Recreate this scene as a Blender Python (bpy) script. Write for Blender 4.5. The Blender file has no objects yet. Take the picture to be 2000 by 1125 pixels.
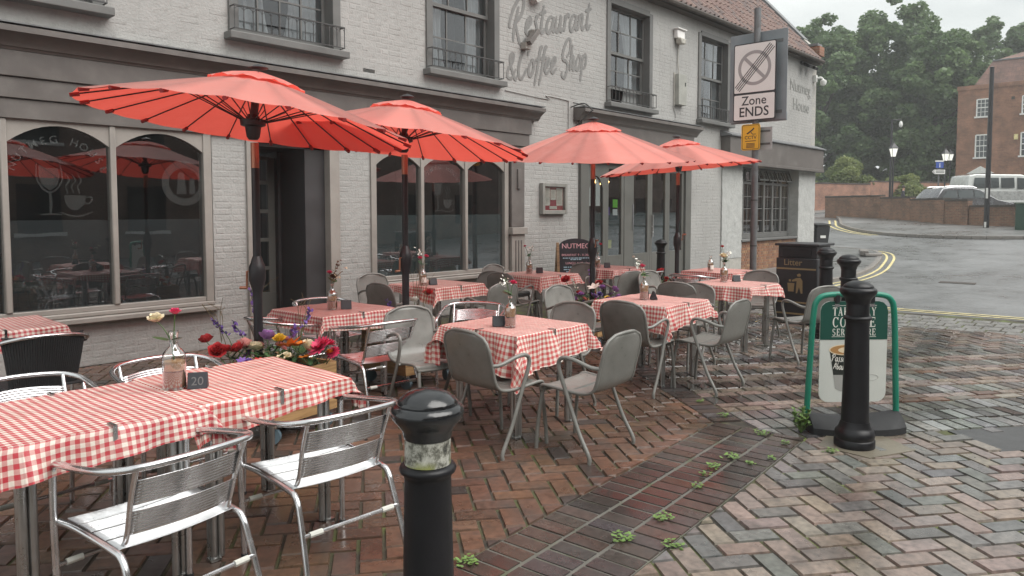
import bpy, bmesh, math, random
import numpy as np
from mathutils import Vector, Matrix
rad = math.radians
random.seed(11); NR = np.random.RandomState(5)
sc = bpy.context.scene
COL = sc.collection

# ------------------------------------------------------------------ camera
cam = bpy.data.cameras.new('camera'); camo = bpy.data.objects.new('camera', cam); COL.objects.link(camo)
camo.location = (0, 0, 1.6)
camo.rotation_euler = (rad(90 - 3.33), 0, rad(42.45 - 90))
cam.lens = 25.99; cam.sensor_width = 36; cam.shift_y = -0.034
cam.clip_start = 0.05; cam.clip_end = 800
sc.camera = camo

# ------------------------------------------------------------------ world: bright overcast
W = bpy.data.worlds.new('World'); sc.world = W; W.use_nodes = True
nt = W.node_tree; nt.nodes.clear()
def wn(t, **k):
    n = nt.nodes.new(t)
    for a, b in k.items(): setattr(n, a, b)
    return n
sky = wn('ShaderNodeTexSky', sky_type='NISHITA', sun_disc=False, sun_elevation=rad(52), sun_rotation=rad(165), air_density=1.0, dust_density=4.0, ozone_density=1.0)
hs = wn('ShaderNodeHueSaturation'); hs.inputs['Saturation'].default_value = .12; hs.inputs['Value'].default_value = .4
tc = wn('ShaderNodeTexCoord'); mp = wn('ShaderNodeMapping'); mp.inputs['Scale'].default_value = (1.6, 1.6, 5)
nz = wn('ShaderNodeTexNoise'); nz.inputs['Scale'].default_value = 1.7; nz.inputs['Detail'].default_value = 7; nz.inputs['Roughness'].default_value = .55
rp = wn('ShaderNodeValToRGB'); rp.color_ramp.elements[0].position = .3; rp.color_ramp.elements[0].color = (3.3, 3.55, 3.55, 1); rp.color_ramp.elements[1].position = .68; rp.color_ramp.elements[1].color = (5.75, 5.9, 5.75, 1)
mx = wn('ShaderNodeMix', data_type='RGBA'); mx.inputs[0].default_value = .8
bg = wn('ShaderNodeBackground'); bg.inputs['Strength'].default_value = .1
wo = wn('ShaderNodeOutputWorld')
L = nt.links.new
L(sky.outputs[0], hs.inputs['Color']); L(tc.outputs['Generated'], mp.inputs[0]); L(mp.outputs[0], nz.inputs['Vector']); L(nz.outputs[0], rp.inputs[0])
L(hs.outputs[0], mx.inputs[6]); L(rp.outputs[0], mx.inputs[7]); L(mx.outputs[2], bg.inputs['Color']); L(bg.outputs[0], wo.inputs[0])

sd = bpy.data.lights.new('sun', 'SUN'); sd.energy = 1.5; sd.angle = rad(60); sd.color = (1, .97, .93)
so = bpy.data.objects.new('sun', sd); COL.objects.link(so)
so.rotation_euler = (rad(38), 0, rad(15))

sc.view_settings.view_transform = 'Standard'; sc.view_settings.look = 'None'
sc.view_settings.exposure = 1.28; sc.view_settings.gamma = 1
sc.cycles.use_denoising = True; sc.cycles.max_bounces = 6; sc.cycles.transparent_max_bounces = 10
sc.cycles.diffuse_bounces = 3; sc.cycles.glossy_bounces = 3; sc.cycles.transmission_bounces = 4
sc.cycles.caustics_reflective = False; sc.cycles.caustics_refractive = False
sc.cycles.sample_clamp_indirect = 6

# ------------------------------------------------------------------ mesh helpers
def sp(pts, n=6, closed=False):
    P = [Vector(p) for p in pts]; out = []
    m = len(P)
    rng = range(m if closed else m - 1)
    for i in rng:
        p0 = P[(i - 1) % m] if (closed or i > 0) else P[0] * 2 - P[1]
        p1 = P[i]; p2 = P[(i + 1) % m]
        p3 = P[(i + 2) % m] if (closed or i + 2 < m) else P[-1] * 2 - P[-2]
        for k in range(n):
            t = k / n
            out.append(.5 * ((2 * p1) + (p2 - p0) * t + (2 * p0 - 5 * p1 + 4 * p2 - p3) * t * t + (3 * p1 - p0 - 3 * p2 + p3) * t ** 3))
    if not closed: out.append(P[-1].copy())
    return out

class MB:
    def __init__(s): s.v = []; s.f = []; s.uv = None
    def add(s, v, f):
        o = len(s.v); s.v += [tuple(p) for p in v]; s.f += [tuple(i + o for i in q) for q in f]; return s
    def box(s, x0, x1, y0, y1, z0, z1):
        v = [(x0, y0, z0), (x1, y0, z0), (x1, y1, z0), (x0, y1, z0), (x0, y0, z1), (x1, y0, z1), (x1, y1, z1), (x0, y1, z1)]
        return s.add(v, [(0, 3, 2, 1), (4, 5, 6, 7), (0, 1, 5, 4), (1, 2, 6, 5), (2, 3, 7, 6), (3, 0, 4, 7)])
    def obox(s, c, size, rot=None):
        a, b, d = [k / 2 for k in size]; m = MB().box(-a, a, -b, b, -d, d)
        R = rot if rot is not None else Matrix.Identity(3)
        return s.add([Vector(c) + R @ Vector(p) for p in m.v], m.f)
    def bar(s, p0, p1, w, h):
        p0 = Vector(p0); p1 = Vector(p1); d = p1 - p0; q = d.to_track_quat('X', 'Z').to_matrix()
        return s.obox((p0 + p1) / 2, (d.length, w, h), q)
    def tube(s, pts, r, n=8, closed=False, caps=True):
        P = [Vector(p) for p in pts]; m = len(P)
        rr = r if isinstance(r, (list, tuple)) else [r] * m
        T = []
        for i in range(m):
            a = P[(i - 1) % m] if (closed or i > 0) else P[i]; b = P[(i + 1) % m] if (closed or i < m - 1) else P[i]
            d = (b - a); T.append(d.normalized() if d.length > 1e-9 else Vector((0, 0, 1)))
        up = Vector((0, 0, 1)) if abs(T[0].z) < .9 else Vector((1, 0, 0))
        N = T[0].cross(up).normalized(); V = []
        for i in range(m):
            if i: 
                N = N - T[i] * N.dot(T[i])
                N = N.normalized() if N.length > 1e-6 else T[i].orthogonal().normalized()
            B = T[i].cross(N)
            for k in range(n):
                a = 2 * math.pi * k / n; V.append(P[i] + (N * math.cos(a) + B * math.sin(a)) * rr[i])
        F = []
        for i in range(m if closed else m - 1):
            j = (i + 1) % m
            for k in range(n): F.append((i * n + k, i * n + (k + 1) % n, j * n + (k + 1) % n, j * n + k))
        if caps and not closed: F.append(tuple(range(n))); F.append(tuple((m - 1) * n + k for k in range(n)))
        return s.add(V, F)
    def cyl(s, p0, p1, r, n=12): return s.tube([p0, p1], r, n)
    def lathe(s, prof, n=24, c=(0, 0, 0), cap=True):
        V = []; F = []
        for (r, z) in prof:
            for k in range(n):
                a = 2 * math.pi * k / n; V.append((c[0] + r * math.cos(a), c[1] + r * math.sin(a), c[2] + z))
        for i in range(len(prof) - 1):
            for k in range(n): F.append((i * n + k, i * n + (k + 1) % n, (i + 1) * n + (k + 1) % n, (i + 1) * n + k))
        if cap: F.append(tuple(range(n - 1, -1, -1))); F.append(tuple((len(prof) - 1) * n + k for k in range(n)))
        return s.add(V, F)
    def prism(s, poly, a0, a1, ax='y'):
        def pt(p, a): return (p[0], a, p[1]) if ax == 'y' else ((a, p[0], p[1]) if ax == 'x' else (p[0], p[1], a))
        n = len(poly); V = [pt(p, a0) for p in poly] + [pt(p, a1) for p in poly]
        F = [tuple(range(n)), tuple(range(2 * n - 1, n - 1, -1))] + [(i, (i + 1) % n, n + (i + 1) % n, n + i) for i in range(n)]
        return s.add(V, F)
    def grid(s, fn, nu, nv, wrap=False):
        V = [fn(i / nu, j / nv) for i in range(nu if wrap else nu + 1) for j in range(nv + 1)]; F = []
        for i in range(nu):
            i2 = (i + 1) % nu if wrap else i + 1
            for j in range(nv): F.append((i * (nv + 1) + j, i2 * (nv + 1) + j, i2 * (nv + 1) + j + 1, i * (nv + 1) + j + 1))
        return s.add(V, F)
    def mesh(s, name, mat, smooth=40, recalc=True):
        me = bpy.data.meshes.new(name); me.from_pydata(s.v, [], s.f)
        if mat: me.materials.append(mat)
        if recalc:
            b = bmesh.new(); b.from_mesh(me); bmesh.ops.recalc_face_normals(b, faces=b.faces); b.to_mesh(me); b.free()
        if smooth:
            me.polygons.foreach_set('use_smooth', [True] * len(me.polygons)); me.set_sharp_from_angle(angle=rad(smooth))
        return me
    def build(s, name, mat, parent=None, smooth=40, bevel=0, recalc=True):
        o = link(name, s.mesh(name, mat, smooth, recalc), parent)
        if bevel:
            m = o.modifiers.new('bevel', 'BEVEL'); m.width = bevel; m.segments = 2; m.limit_method = 'ANGLE'; m.angle_limit = rad(40)
        return o

def link(name, me, parent=None, mx=None):
    o = bpy.data.objects.new(name, me); COL.objects.link(o)
    if parent: o.parent = parent
    if mx is not None: o.matrix_basis = mx
    return o
def tag(o, label=None, cat=None, group=None, kind=None):
    if label: o['label'] = label
    if cat: o['category'] = cat
    if group: o['group'] = group
    if kind: o['kind'] = kind
    return o
def thing(name, label, cat, loc=(0, 0, 0), rz=0, group=None, sc_=1):
    o = bpy.data.objects.new(name, None); COL.objects.link(o); o.location = loc; o.rotation_euler = (0, 0, rz); o.scale = (sc_,) * 3
    o.empty_display_size = .1
    return tag(o, label, cat, group)
KIDS = {}
def copy_tree(o, parent=None):
    c = o.copy(); COL.objects.link(c)
    if parent: c.parent = parent
    for ch in list(o.children): copy_tree(ch, c)
    return c
def colattr(me, cols):
    a = me.color_attributes.new('Col', 'FLOAT_COLOR', 'POINT')
    a.data.foreach_set('color', np.asarray(cols, dtype=np.float32).ravel())

# ------------------------------------------------------------------ lettering, made first while the scene is empty
TX = {}
def want_text():
    req = {'zone': ('Zone', .006), 'ends': ('ENDS', .012), 'nutmeg': ('Nutmeg', 0), 'house': ('House', 0), 'litter': ('Litter', .004),
           'cctv': ('CCTV', .01), 'cctv2': ('IN OPERATION', 0), 'menu20': ('20', 0), 'chalk1': ('NUTMEG', 0), 'chalk2': ('BREAKFAST', 0), 'chalk3': ('9 - 11.30am', 0),
           'chalk4': ('LUNCH', 0), 'chalk5': ('11.30 - 2pm', 0), 'i': ('i', .02)}
    for ch in 'NUTMEGHOS': req['L' + ch] = (ch, .01)
    tmp = []
    for k, (t, off) in req.items():
        c = bpy.data.curves.new('t', 'FONT'); c.body = t; c.size = 1; c.align_x = 'CENTER'; c.offset = off; c.resolution_u = 3; c.extrude = .01
        o = bpy.data.objects.new('t', c); COL.objects.link(o); tmp.append((k, o))
    dg = bpy.context.evaluated_depsgraph_get(); dg.update()
    for k, o in tmp:
        TX[k] = bpy.data.meshes.new_from_object(o.evaluated_get(dg))
    for k, o in tmp:
        c = o.data; bpy.data.objects.remove(o); bpy.data.curves.remove(c)
want_text()
def text(key, name, mat, parent, origin, xdir, ydir, sx, sy=None, th=.002):
    """lettering in the plane (xdir, ydir) with its baseline centre at origin"""
    sy = sy or sx; me = TX[key].copy(); me.materials.clear(); me.materials.append(mat)
    X = Vector(xdir).normalized(); Y = Vector(ydir).normalized(); Z = X.cross(Y)
    M = Matrix.Identity(4)
    for r in range(3): M[r][0] = X[r] * sx; M[r][1] = Y[r] * sy; M[r][2] = Z[r] * th / .02; M[r][3] = origin[r]
    me.transform(M)
    return link(name, me, parent)

# ------------------------------------------------------------------ materials
def newmat(name):
    m = bpy.data.materials.new(name); m.use_nodes = True; t = m.node_tree; t.nodes.clear()
    o = t.nodes.new('ShaderNodeOutputMaterial'); b = t.nodes.new('ShaderNodeBsdfPrincipled'); t.links.new(b.outputs[0], o.inputs[0])
    return m, t, b, o
def nd(t, ty, ins=None, **k):
    n = t.nodes.new(ty)
    for a, b in k.items(): setattr(n, a, b)
    for a, b in (ins or {}).items(): n.inputs[a].default_value = b
    return n
def noise(t, scale, detail=4, src='Object', vec=None, rough=.55):
    n = nd(t, 'ShaderNodeTexNoise', {'Scale': scale, 'Detail': detail, 'Roughness': rough})
    if vec is None:
        c = nd(t, 'ShaderNodeTexCoord'); t.links.new(c.outputs[src], n.inputs['Vector'])
    else: t.links.new(vec, n.inputs['Vector'])
    return n
def ramp(t, src, stops):
    r = nd(t, 'ShaderNodeValToRGB'); e = r.color_ramp.elements
    while len(e) < len(stops): e.new(.5)
    for k, (p, c) in enumerate(stops):
        e[k].position = p; e[k].color = c if len(c) == 4 else (*c, 1)
    t.links.new(src, r.inputs[0]); return r.outputs[0]
def maprange(t, src, a, b, c, d):
    m = nd(t, 'ShaderNodeMapRange', {1: a, 2: b, 3: c, 4: d}); t.links.new(src, m.inputs[0]); return m.outputs[0]
def mixc(t, fac, a, b, blend='MIX'):
    m = nd(t, 'ShaderNodeMix', data_type='RGBA', blend_type=blend)
    for s, v in ((0, fac), (6, a), (7, b)):
        if hasattr(v, 'links') or isinstance(v, bpy.types.NodeSocket): t.links.new(v, m.inputs[s])
        else: m.inputs[s].default_value = v if s == 0 else (*v, 1)
    return m.outputs[2]
def bump(t, b, src, strength, dist=.01):
    n = nd(t, 'ShaderNodeBump', {'Strength': strength, 'Distance': dist}); t.links.new(src, n.inputs['Height']); t.links.new(n.outputs[0], b.inputs['Normal'])
def mk(name, col, rough=.5, metal=0, var=.15, vs=5, bmp=0, bs=60, rv=.1, coat=0, spec=.5, src='Object', dirt=None):
    m, t, b, o = newmat(name)
    n = noise(t, vs, 5, src)
    c = ramp(t, n.outputs[0], [(.3, [k * (1 - var) for k in col]), (.7, [min(1, k * (1 + var)) for k in col])])
    if dirt:
        n2 = noise(t, dirt[1], 6, src); f = maprange(t, n2.outputs[0], .5, .72, 0, dirt[2]); c = mixc(t, f, c, dirt[0])
    t.links.new(c, b.inputs['Base Color'])
    r = maprange(t, n.outputs[0], .3, .7, max(.02, rough - rv), min(1, rough + rv)); t.links.new(r, b.inputs['Roughness'])
    b.inputs['Metallic'].default_value = metal; b.inputs['Coat Weight'].default_value = coat; b.inputs['Specular IOR Level'].default_value = spec
    if bmp: bump(t, b, noise(t, bs, 4, src).outputs[0], bmp)
    return m

PAINT = (.41, .395, .36)
def wall_paint():
    m, t, b, o = newmat('painted_brick')
    n = noise(t, .9, 6); n2 = noise(t, 7, 6); n3 = noise(t, 38, 5)
    c = ramp(t, n.outputs[0], [(.3, (.315, .31, .298)), (.7, (.40, .395, .38))])
    f = maprange(t, n2.outputs[0], .56, .78, 0, .45); c = mixc(t, f, c, (.29, .283, .265))
    tc_ = nd(t, 'ShaderNodeTexCoord'); mp_ = nd(t, 'ShaderNodeMapping', {'Scale': (5, 5, .35)}); t.links.new(tc_.outputs['Object'], mp_.inputs[0]); ns = noise(t, 1.6, 6, vec=mp_.outputs[0]); c = mixc(t, maprange(t, ns.outputs[0], .52, .72, 0, .4), c, (.25, .245, .23))
    f2 = maprange(t, n3.outputs[0], .62, .8, 0, .5); c = mixc(t, f2, c, (.5, .49, .465))
    t.links.new(c, b.inputs['Base Color']); b.inputs['Roughness'].default_value = .55
    ad = nd(t, 'ShaderNodeMath', operation='ADD'); t.links.new(n2.outputs[0], ad.inputs[0]); t.links.new(n3.outputs[0], ad.inputs[1])
    bump(t, b, ad.outputs[0], .5, .012)
    return m
M_wall = wall_paint()
M_wallbase = mk('wall_mortar', (.40, .385, .35), .7, var=.12, vs=9, bmp=.4, bs=30)
M_stucco = mk('stucco_render', (.42, .425, .41), .8, var=.12, vs=4, bmp=1.0, bs=45)
M_shop = mk('shopfront_grey', (.125, .112, .104), .45, var=.12, vs=2.5, bmp=.06, bs=25, dirt=((.2, .185, .17), 5, .3))
M_shoplt = mk('shopfront_light', (.30, .275, .25), .45, var=.12, vs=3, bmp=.1, bs=25, dirt=((.2, .185, .17), 6, .5))
M_frame = mk('window_frame_grey', (.135, .135, .13), .5, var=.15, vs=3, bmp=.1, bs=20)
M_frame2 = mk('door_frame_grey', (.115, .115, .105), .42, var=.1, vs=3)
M_white = mk('white_paint', (.75, .75, .72), .45, var=.08, vs=6)
M_iron = mk('black_iron', (.009, .009, .011), .38, var=.3, vs=8, bmp=.08, bs=60, spec=.35)
M_ironrail = mk('rail_iron', (.05, .05, .05), .5, var=.2, vs=8)
M_lead = mk('lead_flashing', (.16, .165, .17), .5, var=.25, vs=5, bmp=.3, bs=12)
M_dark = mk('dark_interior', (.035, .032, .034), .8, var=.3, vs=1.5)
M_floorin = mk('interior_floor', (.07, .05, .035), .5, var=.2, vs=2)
M_curtain = mk('curtain', (.27, .275, .27), .8, var=.1, vs=3)
M_alu = mk('polished_aluminium', (.72, .72, .73), .22, 1, var=.06, vs=14, rv=.08, bmp=.03, bs=120)
M_steel = mk('brushed_table_leg', (.45, .45, .44), .32, 1, var=.1, vs=10)
M_plastic = mk('grey_chair_coat', (.195, .193, .178), .4, var=.14, vs=9, rv=.16, bmp=.12, bs=180, coat=.2, dirt=((.14, .138, .125), 30, .3))
M_white_pl = mk('white_sleeve', (.6, .6, .55), .5)
M_black = mk('black_satin', (.016, .016, .019), .4, var=.25, vs=10)
M_rubber = mk('rubber', (.02, .021, .023), .75, var=.2, vs=14, bmp=.15, bs=60)
M_copper = mk('copper_fitting', (.42, .2, .13), .35, .7, var=.15, vs=8)
M_wood = None
def wood(name, a, b_):
    m, t, b, o = newmat(name)
    c = nd(t, 'ShaderNodeTexCoord'); mpn = nd(t, 'ShaderNodeMapping', {'Scale': (2, 2, 26)}); t.links.new(c.outputs['Object'], mpn.inputs[0])
    n = noise(t, 2.2, 7, vec=mpn.outputs[0], rough=.65)
    t.links.new(ramp(t, n.outputs[0], [(.32, a), (.55, b_), (.72, [k * 1.15 for k in b_])]), b.inputs['Base Color'])
    b.inputs['Roughness'].default_value = .5; bump(t, b, n.outputs[0], .25, .006)
    return m
M_wood = wood('pine_boards', (.22, .12, .05), (.42, .26, .12))
M_wood2 = wood('easel_wood', (.16, .095, .05), (.3, .19, .1))

def glass(name, tint=(.8, .84, .84), boost=1.0):
    m = bpy.data.materials.new(name); m.use_nodes = True; t = m.node_tree; t.nodes.clear()
    o = nd(t, 'ShaderNodeOutputMaterial'); tr = nd(t, 'ShaderNodeBsdfTransparent'); gl = nd(t, 'ShaderNodeBsdfGlossy', {'Roughness': .012})
    tr.inputs[0].default_value = (*tint, 1); gl.inputs[0].default_value = (.95, .97, 1, 1)
    fr = nd(t, 'ShaderNodeFresnel'); ge = nd(t, 'ShaderNodeNewGeometry'); t.links.new(maprange(t, ge.outputs['Backfacing'], 0, 1, 1.55, 1 / 1.55), fr.inputs['IOR']); mu = nd(t, 'ShaderNodeMath', operation='MULTIPLY', use_clamp=True); mu.inputs[1].default_value = boost
    mxs = nd(t, 'ShaderNodeMixShader'); n = noise(t, 1.6, 2)
    bp = nd(t, 'ShaderNodeBump', {'Strength': .04, 'Distance': .02}); t.links.new(n.outputs[0], bp.inputs['Height']); t.links.new(bp.outputs[0], gl.inputs['Normal'])
    t.links.new(fr.outputs[0], mu.inputs[0]); t.links.new(mu.outputs[0], mxs.inputs[0]); t.links.new(tr.outputs[0], mxs.inputs[1]); t.links.new(gl.outputs[0], mxs.inputs[2]); t.links.new(mxs.outputs[0], o.inputs[0])
    return m
M_glass = glass('shop_glass', (.62, .66, .67), 2.7)
M_glassup = glass('old_sash_glass', (.75, .78, .8), 2.2)
M_bottle = glass('bottle_glass', (.86, .86, .82), 5)
def film(name, col, a):
    m = bpy.data.materials.new(name); m.use_nodes = True; t = m.node_tree; t.nodes.clear()
    o = nd(t, 'ShaderNodeOutputMaterial'); tr = nd(t, 'ShaderNodeBsdfTransparent'); d = nd(t, 'ShaderNodeBsdfDiffuse'); d.inputs[0].default_value = (*col, 1)
    x = nd(t, 'ShaderNodeMixShader', {0: a}); t.links.new(tr.outputs[0], x.inputs[1]); t.links.new(d.outputs[0], x.inputs[2]); t.links.new(x.outputs[0], o.inputs[0])
    return m
M_film = film('frosted_film', (.22, .27, .27), .42)
M_filmdk = film('frosted_film_dark', (.2, .215, .22), .3)
M_decal = film('etched_decal', (.5, .53, .52), .05)

def gingham():
    m, t, b, o = newmat('red_gingham_cloth')
    c = nd(t, 'ShaderNodeUVMap'); s = nd(t, 'ShaderNodeSeparateXYZ'); t.links.new(c.outputs[0], s.inputs[0])
    outs = []
    for k in (0, 1):
        mu = nd(t, 'ShaderNodeMath', operation='MULTIPLY'); mu.inputs[1].default_value = 1 / .034; t.links.new(s.outputs[k], mu.inputs[0])
        fr = nd(t, 'ShaderNodeMath', operation='FRACT'); t.links.new(mu.outputs[0], fr.inputs[0])
        lt = nd(t, 'ShaderNodeMath', operation='LESS_THAN'); lt.inputs[1].default_value = .5; t.links.new(fr.outputs[0], lt.inputs[0]); outs.append(lt.outputs[0])
    ad = nd(t, 'ShaderNodeMath', operation='ADD'); t.links.new(outs[0], ad.inputs[0]); t.links.new(outs[1], ad.inputs[1])
    hf = nd(t, 'ShaderNodeMath', operation='MULTIPLY'); hf.inputs[1].default_value = .5; t.links.new(ad.outputs[0], hf.inputs[0])
    oi = nd(t, 'ShaderNodeObjectInfo')
    red = mixc(t, oi.outputs['Random'], (.45, .042, .062), (.52, .07, .07))
    wht = (.74, .68, .6)
    r = nd(t, 'ShaderNodeValToRGB'); r.color_ramp.interpolation = 'CONSTANT'
    e = r.color_ramp.elements; e[0].position = 0; e[0].color = (0, 0, 0, 1); e[1].position = .25; e[1].color = (.6, .6, .6, 1); x = e.new(.75); x.color = (1, 1, 1, 1)
    t.links.new(hf.outputs[0], r.inputs[0])
    col = mixc(t, r.outputs[0], wht, red)
    n = noise(t, 9, 4); f = maprange(t, n.outputs[0], .5, .75, 0, .2); col = mixc(t, f, col, (.3, .16, .1))
    t.links.new(col, b.inputs['Base Color'])
    rr = maprange(t, noise(t, 14, 3).outputs[0], .35, .65, .28, .55); t.links.new(rr, b.inputs['Roughness'])
    hs2 = noise(t, 13, 5).outputs[0]
    for k in (0, 1):
        pp = nd(t, 'ShaderNodeMath', operation='PINGPONG'); pp.inputs[1].default_value = .155; t.links.new(s.outputs[k], pp.inputs[0]); rd_ = maprange(t, pp.outputs[0], 0, .006, .28, 0)
        ad2 = nd(t, 'ShaderNodeMath', operation='ADD'); t.links.new(hs2, ad2.inputs[0]); t.links.new(rd_, ad2.inputs[1]); hs2 = ad2.outputs[0]
    bump(t, b, hs2, .5, .012)
    return m
M_ging = gingham()

def canopy():
    m = bpy.data.materials.new('red_parasol_fabric'); m.use_nodes = True; t = m.node_tree; t.nodes.clear()
    o = nd(t, 'ShaderNodeOutputMaterial'); b = nd(t, 'ShaderNodeBsdfPrincipled', {'Roughness': .5}); tr = nd(t, 'ShaderNodeBsdfTranslucent')
    n = noise(t, 2.5, 4); c = ramp(t, n.outputs[0], [(.3, (.90, .28, .23)), (.7, (.94, .34, .285))])
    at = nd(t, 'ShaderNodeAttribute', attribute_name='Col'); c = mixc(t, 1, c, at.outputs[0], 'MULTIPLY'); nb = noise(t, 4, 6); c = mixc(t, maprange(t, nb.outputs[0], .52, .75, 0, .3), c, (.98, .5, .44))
    t.links.new(c, b.inputs['Base Color']); tr.inputs[0].default_value = (.98, .12, .085, 1)
    b.inputs['Sheen Weight'].default_value = .8; b.inputs['Sheen Roughness'].default_value = .4; b.inputs['Sheen Tint'].default_value = (1, .75, .7, 1)
    bp = nd(t, 'ShaderNodeBump', {'Strength': .3, 'Distance': .02}); t.links.new(noise(t, 6, 3).outputs[0], bp.inputs['Height']); t.links.new(bp.outputs[0], b.inputs['Normal'])
    x = nd(t, 'ShaderNodeMixShader', {0: .42}); t.links.new(b.outputs[0], x.inputs[1]); t.links.new(tr.outputs[0], x.inputs[2]); t.links.new(x.outputs[0], o.inputs[0])
    return m
M_canopy = canopy()

def paver(name, use_obj):
    m, t, b, o = newmat(name)
    if use_obj:
        q = nd(t, 'ShaderNodeObjectInfo'); s = q.outputs['Color']; wet = q.outputs['Alpha']
    else:
        q = nd(t, 'ShaderNodeAttribute', attribute_name='Col'); s = q.outputs[0]; wet = q.outputs['Alpha']
    g = nd(t, 'ShaderNodeNewGeometry')
    n = noise(t, 26, 6, vec=g.outputs['Position']); n2 = noise(t, 1.1, 4, vec=g.outputs['Position']); n3 = noise(t, 5, 5, vec=g.outputs['Position'])
    c = mixc(t, 1, s, ramp(t, n.outputs[0], [(.28, (.55, .55, .55)), (.5, (.95, .95, .95)), (.75, (1.3, 1.28, 1.25))]), 'MULTIPLY')
    f = maprange(t, n3.outputs[0], .52, .7, 0, .55); c = mixc(t, f, c, (.05, .045, .04))
    c = mixc(t, maprange(t, n2.outputs[0], .38, .55, .45, 0), c, (.03, .026, .022))
    t.links.new(c, b.inputs['Base Color'])
    ad = nd(t, 'ShaderNodeMath', operation='MULTIPLY_ADD'); t.links.new(n2.outputs[0], ad.inputs[0]); ad.inputs[1].default_value = 1.5; t.links.new(n3.outputs[0], ad.inputs[2])
    r = maprange(t, ad.outputs[0], .95, 1.5, .2, .62); k = nd(t, 'ShaderNodeMath', operation='MULTIPLY'); t.links.new(r, k.inputs[0]); t.links.new(wet, k.inputs[1]); t.links.new(k.outputs[0], b.inputs['Roughness'])
    b.inputs['Specular IOR Level'].default_value = .8
    bump(t, b, n.outputs[0], .2, .003)
    return m
M_pav = paver('paving_brick', False); M_pavo = paver('paving_brick_single', True)
def mossy():
    m, t, b, o = newmat('mossy_joint')
    n = noise(t, 3.2, 6); n2 = noise(t, 40, 4)
    c = ramp(t, n.outputs[0], [(.4, (.03, .026, .02)), (.48, (.06, .05, .035)), (.6, (.075, .085, .03)), (.74, (.14, .18, .045))])
    t.links.new(c, b.inputs['Base Color']); b.inputs['Roughness'].default_value = .8; bump(t, b, n2.outputs[0], .6, .01)
    return m
M_joint = mossy()
def asphalt(name, base, wet=True):
    m, t, b, o = newmat(name)
    n = noise(t, 90, 3); n2 = noise(t, .35, 5); n3 = noise(t, 2.2, 4)
    c = ramp(t, n.outputs[0], [(.3, [k * .55 for k in base]), (.6, base), (.8, [k * 1.9 for k in base])])
    f = maprange(t, n2.outputs[0], .5, .7, 0, .45); c = mixc(t, f, c, [k * 1.6 for k in base])
    t.links.new(c, b.inputs['Base Color'])
    ad = nd(t, 'ShaderNodeMath', operation='ADD'); t.links.new(n2.outputs[0], ad.inputs[0]); t.links.new(n3.outputs[0], ad.inputs[1])
    t.links.new(maprange(t, ad.outputs[0], .8, 1.2, .26, .5), b.inputs['Roughness']); b.inputs['Specular IOR Level'].default_value = .9
    bump(t, b, n.outputs[0], .16, .003)
    return m
M_road = asphalt('wet_asphalt', (.165, .168, .17)); M_tar = asphalt('tarmac_patch', (.028, .028, .03)); M_pvmt = asphalt('grey_pavement', (.16, .16, .157))
M_sett = mk('granite_sett', (.17, .165, .155), .32, var=.3, vs=5, bmp=.4, bs=40, rv=.15)
M_kerb = mk('kerb_stone', (.2, .185, .17), .5, var=.2, vs=3, bmp=.3, bs=30)
M_yellow = mk('yellow_line', (.72, .62, .3), .45, var=.2, vs=6, dirt=((.25, .23, .16), 9, .6))
M_slab = mk('concrete_slab', (.17, .15, .115), .35, var=.25, vs=4, bmp=.25, bs=35, rv=.15)

def brickwall(name, c1, c2, mort, axis=0, bw=.225, bh=.075):
    m, t, b, o = newmat(name)
    c = nd(t, 'ShaderNodeTexCoord'); s = nd(t, 'ShaderNodeSeparateXYZ'); t.links.new(c.outputs['Object'], s.inputs[0])
    k = nd(t, 'ShaderNodeCombineXYZ'); t.links.new(s.outputs[axis], k.inputs[0]); t.links.new(s.outputs[2], k.inputs[1])
    br = nd(t, 'ShaderNodeTexBrick', {'Scale': 1, 'Mortar Size': .008, 'Brick Width': bw, 'Row Height': bh, 'Bias': -.1})
    br.inputs['Color1'].default_value = (*c1, 1); br.inputs['Color2'].default_value = (*c2, 1); br.inputs['Mortar'].default_value = (*mort, 1)
    t.links.new(k.outputs[0], br.inputs['Vector'])
    n = noise(t, 1.3, 6); n2 = noise(t, 12, 5)
    cc = mixc(t, 1, br.outputs[0], ramp(t, n.outputs[0], [(.3, (.6, .6, .58)), (.7, (1.3, 1.25, 1.2))]), 'MULTIPLY')
    f = maprange(t, n2.outputs[0], .58, .75, 0, .6); cc = mixc(t, f, cc, (.08, .07, .06))
    cc = mixc(t, maprange(t, noise(t, 7, 6).outputs[0], .58, .72, 0, .55), cc, [min(1, k * 1.5) for k in c1]); t.links.new(cc, b.inputs['Base Color']); b.inputs['Roughness'].default_value = .75
    bump(t, b, br.outputs['Fac'], -.5, .006)
    return m
M_bk_house = brickwall('house_brick', (.30, .14, .085), (.22, .10, .065), (.25, .19, .14), 1)
M_bk_wall = brickwall('garden_wall_brick', (.32, .15, .1), (.24, .12, .09), (.3, .24, .2), 1)
M_bk_low = brickwall('low_wall_brick', (.25, .13, .085), (.16, .09, .065), (.24, .2, .15), 0)
M_bk_opp = brickwall('opposite_brick', (.24, .17, .15), (.19, .14, .12), (.25, .22, .19), 0)
M_cope = mk('dark_coping', (.06, .05, .042), .7, var=.4, vs=4, bmp=.4, bs=12)
M_rtile = None
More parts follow.
